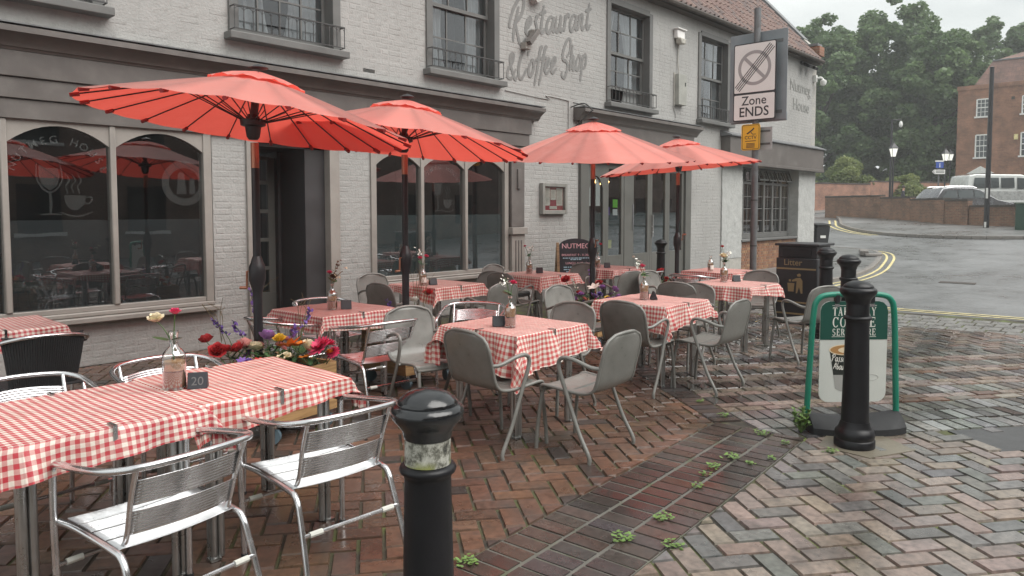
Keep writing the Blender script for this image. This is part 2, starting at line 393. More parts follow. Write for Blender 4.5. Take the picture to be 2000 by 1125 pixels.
def foliage(name, a, b_, tr=.25):
    m = bpy.data.materials.new(name); m.use_nodes = True; t = m.node_tree; t.nodes.clear()
    o = nd(t, 'ShaderNodeOutputMaterial'); b = nd(t, 'ShaderNodeBsdfPrincipled', {'Roughness': .5}); tl = nd(t, 'ShaderNodeBsdfTranslucent')
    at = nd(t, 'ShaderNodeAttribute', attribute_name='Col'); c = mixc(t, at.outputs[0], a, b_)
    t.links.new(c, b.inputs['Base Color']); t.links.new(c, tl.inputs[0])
    x = nd(t, 'ShaderNodeMixShader', {0: tr}); t.links.new(b.outputs[0], x.inputs[1]); t.links.new(tl.outputs[0], x.inputs[2]); t.links.new(x.outputs[0], o.inputs[0])
    return m
M_leaf = foliage('tree_leaves', (.075, .13, .055), (.17, .25, .105), .42)
M_leaf2 = foliage('shrub_leaves', (.10, .15, .045), (.27, .31, .12), .4)
M_bark = mk('bark', (.06, .05, .04), .85, var=.3, vs=4, bmp=.6, bs=14)
def flat(name, col, rough=.5, emit=0):
    m, t, b, o = newmat(name); b.inputs['Base Color'].default_value = (*col, 1); b.inputs['Roughness'].default_value = rough
    if emit: b.inputs['Emission Color'].default_value = (*col, 1); b.inputs['Emission Strength'].default_value = emit
    return m
M_sign_w = mk('sign_white', (.8, .78, .76), .4, var=.04, vs=3); M_sign_g = flat('sign_ring_grey', (.36, .34, .34)); M_sign_k = flat('sign_black', (.03, .03, .035))
M_signback = mk('sign_back_grey', (.25, .28, .3), .5, .2, var=.12, vs=3); M_yel = mk('sign_yellow', (.75, .42, .03), .45, var=.06, vs=4)
M_galv = mk('galvanised_pole', (.15, .155, .16), .5, .3, var=.2, vs=5, dirt=((.09, .075, .07), 7, .6))
M_gold = flat('bin_gold', (.24, .18, .09), .45); M_green = mk('frame_green', (.012, .2, .13), .35, var=.1, vs=6); M_pgreen = flat('panel_green', (.012, .075, .055), .35)
M_pwhite = mk('panel_white', (.62, .64, .6), .35, var=.06, vs=3); M_cupdk = flat('cup_print_dark', (.02, .025, .022), .4); M_cuplid = flat('cup_print_crema', (.45, .24, .09), .4); M_cupfoam = flat('cup_print_foam', (.8, .66, .45), .4); M_cupgrey = flat('cup_print_grey', (.38, .38, .36), .4)
M_cream = flat('lettering_cream', (.75, .74, .68), .45); M_chalk = flat('chalk_pink', (.75, .42, .45), .8); M_chalkb = flat('chalk_blue', (.35, .5, .58), .8); M_slate = mk('chalkboard', (.018, .02, .026), .5, var=.3, vs=6)
M_letter = mk('wall_lettering', (.20, .197, .19), .6, var=.12, vs=9); M_letter2 = mk('wall_lettering_pale', (.25, .25, .235), .6, var=.12, vs=9)
M_bulb = flat('warm_bulb', (1, .55, .16), .4, 9)
# ================================================================== GROUND
def zg(x):
    if x < 22: return 0.
    if x < 40: return .045 * (x - 22)
    return .81 + .065 * (min(x, 56) - 40)
xs = [-40, -10, 0, 6, 12, 18, 22, 24, 28, 32, 36, 40, 44, 48, 52, 56, 60, 90, 140]; ys = [-55, -20, -6, 0, 4, 8, 12, 16, 24, 40, 85]
m = MB(); m.v = [(x, y, zg(x) - .03) for x in xs for y in ys]
m.f = [(i * len(ys) + j, (i + 1) * len(ys) + j, (i + 1) * len(ys) + j + 1, i * len(ys) + j + 1) for i in range(len(xs) - 1) for j in range(len(ys) - 1)]
road = m.build('road', M_road); tag(road, kind='structure')

# ---- brick paving laid on a grid turned -37.5 degrees
A0 = rad(-37.5); e1 = (math.cos(A0), math.sin(A0)); e2 = (-math.sin(A0), math.cos(A0))
n1 = (-math.sin(rad(4.2)), math.cos(rad(4.2))); d1 = (math.cos(rad(4.2)), math.sin(rad(4.2)))
def clip(poly, hp):
    nx, ny, c = hp; out = []
    for i in range(len(poly)):
        p = poly[i]; q = poly[(i + 1) % len(poly)]; a = nx * p[0] + ny * p[1] - c; b = nx * q[0] + ny * q[1] - c
        if a <= 0: out.append(p)
        if a * b < 0:
            t = a / (a - b); out.append((p[0] + (q[0] - p[0]) * t, p[1] + (q[1] - p[1]) * t))
    return out
def area(p): return abs(sum(p[i][0] * p[(i + 1) % len(p)][1] - p[(i + 1) % len(p)][0] * p[i][1] for i in range(len(p)))) / 2
def vary(c, s): k = 1 + random.uniform(-s, s); return tuple(max(.01, x * k * (1 + random.uniform(-.06, .06))) for x in c)
RED = [(.155, .082, .052), (.145, .077, .05), (.168, .092, .058), (.125, .07, .05), (.14, .08, .054)]
PLUM = [(.068, .048, .042), (.058, .044, .04), (.078, .052, .042), (.055, .046, .045)]
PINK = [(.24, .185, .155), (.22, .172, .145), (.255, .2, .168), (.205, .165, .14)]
PALE_SHEEN = [(.2, .2, .19), (.24, .235, .225), (.16, .16, .155)]  # pale tones stand in for sky reflected on wet bricks
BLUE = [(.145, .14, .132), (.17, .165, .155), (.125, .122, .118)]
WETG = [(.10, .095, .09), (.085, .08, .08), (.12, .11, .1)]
TARC = (.022, .022, .022)
bricks = []      # (polygon, colour, canonical or None)
def put(cx, cy, ang, l, w, cols, hps, jit=.12, wet=.85):
    """one paver: centre, direction of its long side, size, palette, half planes of its zone"""
    g = .0072; ca, sa = math.cos(ang), math.sin(ang); hl, hw = l / 2 - g, w / 2 - g
    full = [(cx + ca * a - sa * b, cy + sa * a + ca * b) for a, b in ((-hl, -hw), (hl, -hw), (hl, hw), (-hl, hw))]
    p = full
    for h in hps:
        p = clip(p, h)
        if len(p) < 3: return
    ar = area(p)
    if ar < .0012: return
    col = (*vary(random.choice(cols), jit), wet * random.uniform(.85, 1.15))
    bricks.append((p, col, (cx, cy, ang, l, w) if ar > .995 * area(full) else None, (cx, cy)))
Lp, Wp = .24, .12
ab = lambda a, b: (a * e1[0] + b * e2[0], a * e1[1] + b * e2[1])
def hp_a(lo=None, hi=None): return ([(e1[0], e1[1], hi)] if hi is not None else []) + ([(-e1[0], -e1[1], -lo)] if lo is not None else [])
def hp_b(lo=None, hi=None): return ([(e2[0], e2[1], hi)] if hi is not None else []) + ([(-e2[0], -e2[1], -lo)] if lo is not None else [])
g = .004
FACE = (0, 1, 8.28)
ZA = hp_a(hi=2.46 - g) + [(-n1[0], -n1[1], -(2.215 + g)), FACE, (-1, 0, 1.5)]
ZD = hp_b(hi=4.68 - g) + [(n1[0], n1[1], 1.54 - g), (-1, 0, .2), (0, -1, 1.2), (1, 0, 9.5)]
ZE = hp_a(lo=2.70 + g) + hp_b(lo=7.34 + g) + [FACE, (1, .153, 11.62)]
def herring(zone, pal, amin, amax, bmin, bmax, off=0, wet=.85):
    for i in range(int(amin / Wp), int(amax / Wp) + 1):
        for j in range(int(bmin / Wp), int(bmax / Wp) + 1):
            c = (i - j + off) % 4
            if c == 0: put(*ab(i * Wp + Wp, j * Wp + Wp / 2), A0, Lp, Wp, pal(i, j), zone, wet=wet)
            elif c == 3: put(*ab(i * Wp + Wp / 2, j * Wp + Wp), A0 + math.pi / 2, Lp, Wp, pal(i, j), zone, wet=wet)
herring(ZA, lambda i, j: RED if random.random() > .08 else PLUM, -6.5, 2.6, 1.5, 9)
TARSPOT = [(3.62, 1.12), (4.62, 1.27)]
def palD(i, j):
    x, y = ab(i * Wp + .08, j * Wp + .08)
    if min((x - a) ** 2 + (y - b) ** 2 for a, b in TARSPOT) < .006: return [TARC]
    return PINK if random.random() > .36 else BLUE
herring(ZD, palD, -.5, 8, -1, 4.8, 1, .75)
herring(ZE, lambda i, j: PINK if random.random() > .45 else BLUE + PALE_SHEEN, 2.6, 9.5, 7.2, 12, 0, .42)
# soldier band bounding the terrace, three rows
for r in range(3):
    t0 = 1.54 + r * .225; s = -1.0 + .04 * r
    while s < 5.6:
        cx = d1[0] * s + n1[0] * (t0 + .1125); cy = d1[1] * s + n1[1] * (t0 + .1125)
        put(cx, cy, rad(94.2), .225, .112, PLUM, [(1, 0, 5.14), (-1, 0, 1.5)], .22, .6); s += .112
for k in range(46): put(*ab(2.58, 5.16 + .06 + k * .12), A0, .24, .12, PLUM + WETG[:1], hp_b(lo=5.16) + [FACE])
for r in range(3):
    for k in range(70): put(*ab(2.70 + .06 + k * .12, 4.68 + .1233 + r * .2467), A0 + math.pi / 2, .2467, .12, PALE_SHEEN + WETG, [(-1, 0, -5.145)] + hp_a(lo=2.70), .25, .24)
for r in range(4):
    b0 = 5.42 + r * .48
    for q in range(2):
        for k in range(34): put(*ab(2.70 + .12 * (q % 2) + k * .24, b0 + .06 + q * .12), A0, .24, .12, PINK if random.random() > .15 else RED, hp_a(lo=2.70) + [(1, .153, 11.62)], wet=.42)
    for k in range(68): put(*ab(2.76 + k * .12, b0 + .36), A0 + math.pi / 2, .24, .12, (WETG + PALE_SHEEN if k > 14 else PLUM + WETG), hp_a(lo=2.70) + [(1, .153, 11.62)], .25, .3)  # paler towards the right: wet sky reflection put into the brick colour
# leave out the tarmac reinstatement and the bollard's slab
def inpatch(p):
    a = p[0] * e1[0] + p[1] * e1[1]; b = p[0] * e2[0] + p[1] * e2[1]
    return a > 4.05 and a < 5.6 and 4.19 < b < 4.67
bricks = [b for b in bricks if not inpatch(b[3])]
paving = MB().add([(-1.6, -1.3, -.011), (13.3, -1.3, -.011), (12.7, 3.4, -.011), (13.4, 5.3, -.011), (13.4, 8.3, -.011), (-1.6, 8.3, -.011)], [(0, 1, 2, 3, 4, 5)]).build('paving', M_joint, smooth=0)
tag(paving, kind='structure')
def brickv(p, z, tx, ty, ch=.006, dep=.016):
    cx = sum(q[0] for q in p) / len(p); cy = sum(q[1] for q in p) / len(p); n = len(p); top = []; low = []
    for q in p:
        dx, dy = q[0] - cx, q[1] - cy; l = math.hypot(dx, dy) + 1e-6; s = max(.2, 1 - ch * 1.3 / l)
        top.append((cx + dx * s, cy + dy * s, z + tx * dx + ty * dy)); low.append((q[0], q[1], z - dep + tx * dx + ty * dy))
    return top + low, [tuple(range(n))] + [(i, n + i, n + (i + 1) % n, (i + 1) % n) for i in range(n)]
def seen(x, y):
    h = math.degrees(math.atan2(y, x)); d = math.hypot(x, y); f = x * .738 + y * .675
    return 8.5 < h < 76 and f > 2.15
canon = sorted([b for b in bricks if b[2] and seen(*b[3])], key=lambda b: b[3][0] ** 2 + b[3][1] ** 2)
single = canon[:290]; sid = set(id(b) for b in single)
fm = MB(); fc = []
for b in bricks:
    if id(b) in sid: continue
    v, f = brickv(b[0], random.uniform(-.004, .003), random.uniform(-.02, .02), random.uniform(-.02, .02))
    fm.add(v, f); fc += [b[1]] * len(v)
fo = fm.build('paving_bricks', M_pav, paving, smooth=0, recalc=False); colattr(fo.data, fc); tag(fo, kind='stuff')
bm_cache = {}
for b in single:
    cx, cy, an, l, w = b[2]; key = (round(l, 3), round(w, 3))
    if key not in bm_cache:
        hl, hw = l / 2 - .006, w / 2 - .006
        v, f = brickv([(-hl, -hw), (hl, -hw), (hl, hw), (-hl, hw)], 0, 0, 0); bm_cache[key] = MB().add(v, f).mesh('paving_brick', M_pavo, 0, False)
    o = link('paving_brick', bm_cache[key], paving); o.location = (cx, cy, random.uniform(-.003, .002)); o.rotation_euler = (random.uniform(-.012, .012), random.uniform(-.012, .012), an); o.color = b[1]
mt = [(d1[0] * s + n1[0] * q, d1[1] * s + n1[1] * q) for s, q in ((-1, 1.545), (5.2, 1.545), (5.0, 2.21), (-1, 2.21))]
MB().prism(mt, -.0105, -.0062, 'z').build('mortar_bed', mk('pale_mortar', (.12, .115, .1), .6, var=.35, vs=5, dirt=((.07, .09, .03), 4, .8)), paving)
# tarmac patch, slab round the bollard
pa = [ab(4.05, 4.19), ab(5.55, 4.19), ab(5.55, 4.665), ab(4.05, 4.665)]
o = MB().prism(pa, -.012, -.003, 'z').build('tarmac_patch', M_tar, paving)
sl = [(5.02, 1.46), (5.4, 1.28), (5.62, 1.6), (5.45, 1.86), (5.06, 1.8)]
MB().prism(sl, -.012, .003, 'z').build('bollard_slab', M_slab, paving)
# granite setts, three rows along the road edge
sm = None; k = 0
def settmesh():
    v, f = brickv([(-.155, -.105), (.15, -.11), (.155, .1), (-.15, .108)], 0, 0, 0, .014, .02); return MB().add(v, f).mesh('granite_sett', M_sett, 0, False)
sm = settmesh()
for r in range(4):
    for q in range(30):
        y = -1.1 + q * .225 + (r % 2) * .09; x = 11.46 + r * .33 - .153 * (y - 1.2) * .55
        if y > 3.9 and x < 11.0: continue
        if y > 5.3: continue
        o = link('granite_sett', sm, paving); o.location = (x, y, -.001 + random.uniform(-.006, .004)); o.rotation_euler = (random.uniform(-.03, .03), random.uniform(-.03, .03), rad(4) + random.uniform(-.04, .04) + (math.pi if random.random() > .5 else 0))
# ---- raised pavement round the building's far corner
edge = [(13.4, 5.2), (14.5, 5.75), (16.5, 5.96), (17.8, 5.95), (18.6, 5.98), (20.4, 6.2), (23.3, 6.75), (25.2, 7.2), (26.4, 7.7), (27.0, 8.5), (27.6, 10), (29, 14), (33, 25)]
edge = [(p.x, p.y) for p in sp([(x, y, 0) for x, y in edge], 4)]
def ph(x): return zg(x) + .05 * min(1, max(0, (x - 14) / 3.0)) - .006
inner = [(min(x, 22.2) if y < 9 else x - 4.2, 8.3 if y < 9 else y) for x, y in edge]
m = MB(); n = len(edge)
m.add([(x, y, ph(x)) for x, y in edge] + [(x, y, ph(x)) for x, y in inner] + [(x, y, zg(x) - .06) for x, y in edge], [(i, i + 1, n + i + 1, n + i) for i in range(n - 1)] + [(2 * n + i, 2 * n + i + 1, i + 1, i) for i in range(n - 1)])
pv = m.build('pavement', M_pvmt); tag(pv, kind='structure')
def kerbrun(path, parent, w=.14, h=None, every=2):
    for i in range(0, len(path) - every, every):
        a = Vector((*path[i], 0)); b = Vector((*path[i + every], 0)); dv = (b - a); ln = dv.length
        if ln < .05: continue
        mb = MB().box(.006, ln - .006, -w / 2, w / 2, -.12, .012)
        mb.v = [(x, y, z + (zz_(b, h) - zz_(a, h)) * x / ln) for x, y, z in mb.v]
        o = mb.build('kerb_stone', M_kerb, parent, bevel=.012); o.location = (a.x, a.y, zz_(a, h)); o.rotation_euler = (0, 0, math.atan2(dv.y, dv.x))
def zz_(p, h): return h(p.x)
kerbrun(edge[8:], pv, h=ph)
def offset(path, d):
    out = []
    for i in range(len(path)):
        a = path[max(0, i - 1)]; b = path[min(len(path) - 1, i + 1)]; dx, dy = b[0] - a[0], b[1] - a[1]; l = math.hypot(dx, dy) + 1e-9
        out.append((path[i][0] + dy / l * d, path[i][1] - dx / l * d))
    return out
def stripe(path, d0, d1, lift, name, parent=None):
    a = offset(path, d0); b = offset(path, d1); m = MB(); n = len(path)
    m.add([(x, y, zg(x) - .03 + lift) for x, y in a] + [(x, y, zg(x) - .03 + lift) for x, y in b], [(i, i + 1, n + i + 1, n + i) for i in range(n - 1)])
    return m.build(name, M_yellow, parent, smooth=0)
ye = [(13.05, -1.2), (13.0, 1.7), (12.88, 3.4), (13.1, 4.6)] + edge[2:]
ye = [(p.x, p.y) for p in sp([(x, y, 0) for x, y in ye], 3)]
stripe(ye, .16, .23, .008, 'yellow_line', road); stripe(ye, .36, .43, .008, 'yellow_line', road)
# ---- pavement across the road, with its kerb and yellow lines
isl = [(48, 16.5), (43.5, 14.6), (39.9, 13.3), (37.3, 12.0), (35.6, 10.9), (34.6, 10.0), (33.8, 9.0), (33.3, 7.6), (33.2, 6.2), (33.7, 4.6), (34.5, 1.5), (36, -4), (38, -12)]
isl = [(p.x, p.y) for p in sp([(x, y, 0) for x, y in isl], 3)]
ih = lambda x: zg(x) + .09
inn = [(x + 12, y - .5) for x, y in isl]; n = len(isl); m = MB()
m.add([(x, y, ih(x)) for x, y in isl] + [(x, y, ih(x)) for x, y in inn] + [(x, y, zg(x) - .06) for x, y in isl], [(i, n + i, n + i + 1, i + 1) for i in range(n - 1)] + [(2 * n + i, i, i + 1, 2 * n + i + 1) for i in range(n - 1)])
pv2 = m.build('pavement', M_pvmt); tag(pv2, kind='structure'); kerbrun(isl, pv2, h=ih, every=1)
stripe(isl[3:17], .2, .3, .012, 'yellow_line', road); stripe(isl[3:17], .5, .6, .012, 'yellow_line', road)
# kerb of the side street below the garden wall
m = MB(); fe = [(40, 22), (44, 19.6), (48, 17.9), (53, 15.9), (60, 13.3)]; n = len(fe)
m.add([(x, y, zg(x) + .08) for x, y in fe] + [(x + 3, y + 5, zg(x + 3) + .08) for x, y in fe] + [(x, y, zg(x) - .06) for x, y in fe], [(i, i + 1, n + i + 1, n + i) for i in range(n - 1)] + [(2 * n + i, 2 * n + i + 1, i + 1, i) for i in range(n - 1)])
tag(m.build('pavement', M_pvmt), kind='structure')
# iron covers and cracks in the road
for (x, y, a, w, l) in ((18.9, 3.77, .1, .4, .7), (23.4, 4.3, .2, .5, .8)):
    m = MB().obox((x, y, -.024), (w, l, .008), Matrix.Rotation(a, 3, 'Z')); m.build('drain_cover', M_cope, road)

# ================================================================== THE RESTAURANT BUILDING
YF = 8.3
B = thing('restaurant_building', 'long two-storey grey painted brick restaurant with dark shopfronts and tiled roof', 'building', (0, YF, 0))
# local y = world y - 8.3 ; outward is -y
UPW = [(1.4, 2.8), (4.27, 5.66), (7.28, 8.68), (11.8, 13.27), (15.35, 16.75)]
UZ0, UZ1 = 3.66, 5.6
rects = []
cuts = [-3.0] + [c for w in UPW for c in w] + [22.4]
for i in range(0, len(cuts), 2): rects.append((cuts[i], cuts[i + 1], UZ0, UZ1))
rects.append((-3, 22.4, UZ1, 6.02)); rects.append((-3, 22.4, 3.30, UZ0))
rects += [(-3, 4.38, 0, .5), (3.97, 4.38, .5, 2.47), (5.68, 6.22, 0, 2.47), (6.22, 8.95, 0, .56), (9.34, 10.88, 0, 3.30), (14.97, 16.5, 0, 3.30), (16.5, 22.4, 2.72, 3.30), (10.88, 14.97, 2.5, 3.3), (-3, 9.34, 2.47, 3.3)]
m = MB()
for (a, b, c, d) in rects: m.box(a, b, .0016, .32, c, d)
wall = m.build('painted_wall', M_wall, B, smooth=0)
br_rects = [r for r in rects if not (r[2] in (2.47, 2.5, 2.72))]
wb = []
HB = .0735
for (a, b, c, d) in br_rects:
    for k in range(int(c / HB), int(d / HB) + 1):
        z0, z1 = max(c, k * HB), min(d, (k + 1) * HB)
        if z1 - z0 < .02: continue
        x = -3.2 + (.06 if k % 2 else .2); q = k % 2
        rnd = random.Random(k * 7)
        while x < b:
            w = .215 if q % 2 == 0 else (.1075 if rnd.random() < .55 else .215)
            x0, x1 = max(a, x), min(b, x + w)
            if x1 - x0 > .03: wb.append((x0, x1, z0, z1, abs(x1 - x0 - .215) < 1e-6 and z1 - z0 > HB - 1e-6))
            x += w + .006; q += 1
def wbrick(x0, x1, z0, z1, p, ch=.006, j=.0016, jx=.0003):
    x0 += jx; x1 -= jx; z0 += j; z1 -= j
    return [(x0, .008, z0), (x1, .008, z0), (x1, .008, z1), (x0, .008, z1), (x0 + ch, -p, z0 + ch), (x1 - ch, -p, z0 + ch), (x1 - ch, -p, z1 - ch), (x0 + ch, -p, z1 - ch)], [(4, 5, 6, 7), (0, 1, 5, 4), (1, 2, 6, 5), (2, 3, 7, 6), (3, 0, 4, 7)]
def wseen(x0, x1, z):
    x = (x0 + x1) / 2; d = x * .738 + YF * .675; u = (x * .675 - YF * .738) / d; v = (z - 1.6) / d
    return -.69 < u < .69 and v < .27 and not (x < 8.9 and z < .5 and x > 4.4)
can = sorted([w for w in wb if w[4] and wseen(w[0], w[1], w[2])], key=lambda w: w[0] ** 2 + (w[2] - 1.6) ** 2 * 4); sel = set(can[:290])
fm = MB(); 
for w in wb:
    if w in sel: continue
    smooth_zone = w[2] > 3.3 and w[0] < 5.5 + random.uniform(-1, 1)
    v, f = wbrick(*w[:4], random.uniform(-.0025, -.0005) if smooth_zone else random.uniform(-.001, .002), ch=.007 if smooth_zone else .01); fm.add(v, f)
tag(fm.build('brick_courses', M_wall, wall, smooth=0, recalc=False), kind='stuff')
v, f = wbrick(0, .215, 0, HB, 0, .01); bme = MB().add(v, f).mesh('brick', M_wall, 0, False)
for w in sorted(sel):
    o = link('brick', bme, wall); o.location = (w[0], random.uniform(-.001, .002), w[2])
# cable scar and string course ledge above the first shopfront
ledge = MB(); x = -3.0
while x < 9.7:
    l = random.uniform(.3, .7); ledge.box(x, min(9.7, x + l - .01), -.075 + random.uniform(0, .03), .01, 3.305, 3.345 + random.uniform(0, .03)); x += l
ledge.build('mortar_ledge', M_wall, wall, bevel=.008)
m = MB().tube(sp([(8.9, -.012, 3.55), (10.0, -.012, 3.52), (10.05, -.012, 3.58), (12, -.012, 3.5), (14.15, -.012, 3.52), (14.2, -.012, 3.85)], 4), .008, 6)
m.build('wall_cable', M_wall, wall)

# ---- upper sash windows
def sash(x0, x1, cols, seed, open_bottom=False):
    rnd = random.Random(seed); w = x1 - x0; z0, z1 = UZ0, UZ1
    fr = MB()
    fr.box(x0 - .07, x0 + .05, -.03, .16, z0, z1); fr.box(x1 - .05, x1 + .07, -.03, .16, z0, z1); fr.box(x0 + .05, x1 - .05, -.03, .16, z1 - .06, z1 + .05)
    fr.box(x0 + .05, x1 - .05, .03, .17, z0, z0 + .05)
    win = fr.build('sash_window', M_frame, B, bevel=.006)
    MB().box(x0 - .12, x1 + .12, -.16, .02, z0 - .09, z0 - .002).build('window_sill', M_frame, win, bevel=.01)
    a, b = x0 + .05, x1 - .05; mid = (z0 + z1) / 2 + .03
    for (c, d, y, up) in ((mid - .02, z1 - .06, .12, 0), (z0 + .05, mid + .03, .16, .3 if open_bottom else 0)):
        c += up * .9
        s = MB(); s.box(a, a + .045, y, y + .035, c, d); s.box(b - .045, b, y, y + .035, c, d); s.box(a + .045, b - .045, y, y + .035, c, c + .055); s.box(a + .045, b - .045, y, y + .035, d - .05, d)
        s.build('sash', M_frame, win)
        ia, ib, ic, idd = a + .045, b - .045, c + .055, d - .05; rows = 2
        for k in range(1, cols): MB().box(ia + (ib - ia) * k / cols - .011, ia + (ib - ia) * k / cols + .011, y + .005, y + .03, ic, idd).build('glazing_bar', M_frame, win)
        zc = (ic + idd) / 2
        for k in range(cols): MB().box(ia + (ib - ia) * k / cols + .012, ia + (ib - ia) * (k + 1) / cols - .012, y + .006, y + .029, zc - .01, zc + .01).build('glazing_bar', M_frame, win)
        for k in range(cols):
            for r in range(rows):
                p0, p1 = ia + (ib - ia) * k / cols, ia + (ib - ia) * (k + 1) / cols; q0, q1 = ic + (idd - ic) * r / rows, ic + (idd - ic) * (r + 1) / rows
                t = rnd.uniform(-.012, .012); t2 = rnd.uniform(-.008, .008)
                MB().add([(p0, y + .018, q0), (p1, y + .018 + t, q0), (p1, y + .018 + t + t2, q1), (p0, y + .018 + t2, q1)], [(0, 1, 2, 3)]).build('pane', M_glassup, win, smooth=0)
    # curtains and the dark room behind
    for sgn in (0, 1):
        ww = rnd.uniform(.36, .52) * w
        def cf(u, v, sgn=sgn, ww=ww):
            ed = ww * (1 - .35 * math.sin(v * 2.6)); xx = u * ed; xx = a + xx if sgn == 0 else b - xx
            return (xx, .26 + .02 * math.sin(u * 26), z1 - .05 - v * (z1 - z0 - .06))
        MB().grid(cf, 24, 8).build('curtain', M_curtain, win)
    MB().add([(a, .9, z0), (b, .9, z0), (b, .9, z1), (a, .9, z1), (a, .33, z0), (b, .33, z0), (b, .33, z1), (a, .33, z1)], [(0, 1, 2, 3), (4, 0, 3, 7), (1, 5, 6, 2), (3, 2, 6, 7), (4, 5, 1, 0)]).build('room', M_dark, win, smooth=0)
    # low iron guard on the sill
    y = -.13; gl = MB(); h0, h1 = z0 + .03, z0 + .30
    gl.box(x0 - .06, x1 + .06, y - .008, y + .008, h1 - .012, h1 + .004); gl.box(x0 - .06, x1 + .06, y - .006, y + .006, h0, h0 + .012)
    for xx in (x0 - .055, x1 + .055): gl.box(xx - .006, xx + .006, y + .009, .02, h1 - .01, h1 + .002); gl.box(xx - .006, xx + .006, y + .007, .02, h0, h0 + .01)
    rail = gl.build('window_guard', M_ironrail, win)
    nb = 13
    for k in range(nb + 1):
        xx = x0 - .055 + (w + .11) * k / nb
        MB().box(xx - .004, xx + .004, y - .004, y + .004, h0 + .0125, h1 - .0125).build('baluster', M_ironrail, win)
    for k in range(nb):
        xa = x0 - .055 + (w + .11) * k / nb; sw = (w + .11) / nb
        MB().tube([(xa + sw / 2 - math.cos(q * math.pi / 6) * sw / 2, y, h1 - .07 + .055 * math.sin(q * math.pi / 6)) for q in range(7)], .0035, 4).build('guard_arch', M_ironrail, win)
for k, (a, b) in enumerate(UPW): sash(a, b, 4 if k < 2 else 3, k + 3, k == 3)

# ---- first shopfront: fascia, cornice
FX0, FX1 = -3.0, 9.46
def layer(x0, x1, dep, z0, z1, mat=M_shop, name='fascia_board', par=B, bev=.006): return MB().box(x0, x1, -dep, .004, z0, z1).build(name, mat, par, bevel=bev)
layer(FX0, FX1, .10, 2.86, 3.10); layer(FX0, FX1 - .03, .075, 2.66, 2.857); layer(FX0, FX1 - .06, .05, 2.47, 2.657)
def cornice(x0, x1, z0, z1, proj, par=B, mat=M_shop):
    h = z1 - z0
    prof = [(0.004, z0), (-.10, z0), (-.115, z0 + .12 * h), (-.13, z0 + .14 * h), (-.15, z0 + .35 * h), (-.2, z0 + .55 * h), (-proj + .02, z0 + .7 * h), (-proj, z0 + .72 * h), (-proj, z1), (.004, z1 + .02)]
    m = MB().prism(prof, x0, x1, 'x'); return m.build('cornice', mat, par, smooth=30)
cornice(FX0, FX1 + .17, 3.103, 3.30, .27)
MB().box(FX0, FX1 + .17, -.26, .0, 3.322, 3.335).build('lead_cap', M_lead, B)

def archpoly(x0, x1, zs, rise, ztop, n=12):
    """spandrel between arch and straight head"""
    pts = [(x0, ztop), (x1, ztop)]
    for k in range(n + 1):
        t = k / n; x = x1 + (x0 - x1) * t; pts.append((x, zs + rise * (1 - (2 * t - 1) ** 2)))
    return pts
def shopwin(xsplit, z0, z1, spring, rise, sillz, film_m, zf, left_extra=0):
    w0, w1 = xsplit[0], xsplit[-1]
    fr = MB(); fr.box(w0 - .06, w0 + .03, -.03, .12, z0, z1); fr.box(w1 - .03, w1 + .06, -.03, .12, z0, z1); fr.box(w0 + .03, w1 - .03, -.02, .12, z0, z0 + .05)
    win = fr.build('shop_window', M_shoplt, B, bevel=.006)
    for x in xsplit[1:-1]:
        MB().box(x - .03, x + .03, -.035, .1, z0 + .05, z1).build('mullion', M_shoplt, win, bevel=.012)
    for a, b in zip(xsplit[:-1], xsplit[1:]):
        a2, b2 = a + .03, b - .03
        MB().prism(archpoly(a2, b2, spring, rise, z1), -.012, .06, 'y').build('arched_head', M_shoplt, win, smooth=20)
        MB().add([(a2, .03, z0 + .05), (b2, .03, z0 + .05), (b2, .03, z1), (a2, .03, z1)], [(0, 1, 2, 3)]).build('pane', M_glass, win, smooth=0)
        if film_m: MB().add([(a2, .045, z0 + .05), (b2, .045, z0 + .05), (b2, .045, zf), (a2, .045, zf)], [(0, 1, 2, 3)]).build('frosted_film', film_m, win, smooth=0)
    sl = MB(); sl.box(w0 - .1, w1 + .12, -.1, .02, sillz, sillz + .06); sl.box(w0 - .06, w1 + .06, -.05, .02, sillz + .061, z0); sl.build('window_sill', M_shoplt, win, bevel=.012)
    return win
SW1 = shopwin([-1.9, -.95, 0, .97, 1.94, 2.905, 3.89], .56, 2.47, 2.25, .18, .45, M_filmdk, 1.5)
SW2 = shopwin([6.25, 7.11, 8.0, 8.9], .62, 2.47, 2.22, .17, .53, M_film, 1.53)
# lining over door and pilasters
def strip(x0, x1, z0, z1, dep, name, mat, par=B, bev=.006, y1=.1): return MB().box(x0, x1, -dep, y1, z0, z1).build(name, mat, par, bevel=bev)
strip(4.38, 4.53, 0, 2.47, .035, 'door_post', M_shoplt); strip(5.53, 5.68, 0, 2.47, .035, 'door_post', M_shoplt)
door = MB(); door.box(4.6, 5.2, .78, .83, .12, .5); door.box(4.6, 4.68, .78, .83, .5, 2.3); door.box(5.1, 5.2, .78, .83, .5, 2.3)
for z in (.8, 1.18, 1.56, 1.94, 2.26): door.box(4.68, 5.1, .78, .83, z, z + .05)
d = door.build('entrance_door', M_frame2, B, bevel=.004)
for z in (.5, .85, 1.23, 1.61, 1.99): MB().add([(4.68, .8, z), (5.1, .8, z), (5.1, .8, z + .35), (4.68, .8, z + .35)], [(0, 1, 2, 3)]).build('pane', M_glass, d, smooth=0)
m = MB(); m.box(5.24, 5.53, .1, 1.2, .1, 2.47); m.box(4.53, 4.58, .1, 1.2, .1, 2.47); m.box(4.53, 5.53, .1, 1.2, 2.38, 2.47); m.box(5.2, 5.24, .7, .9, .1, 2.4)
m.build('door_reveal', mk('door_reveal_dark', (.045, .043, .045), .5, var=.15, vs=3), B)
strip(4.5, 5.55, 0, .12, .28, 'door_step', M_kerb, y1=1.25)
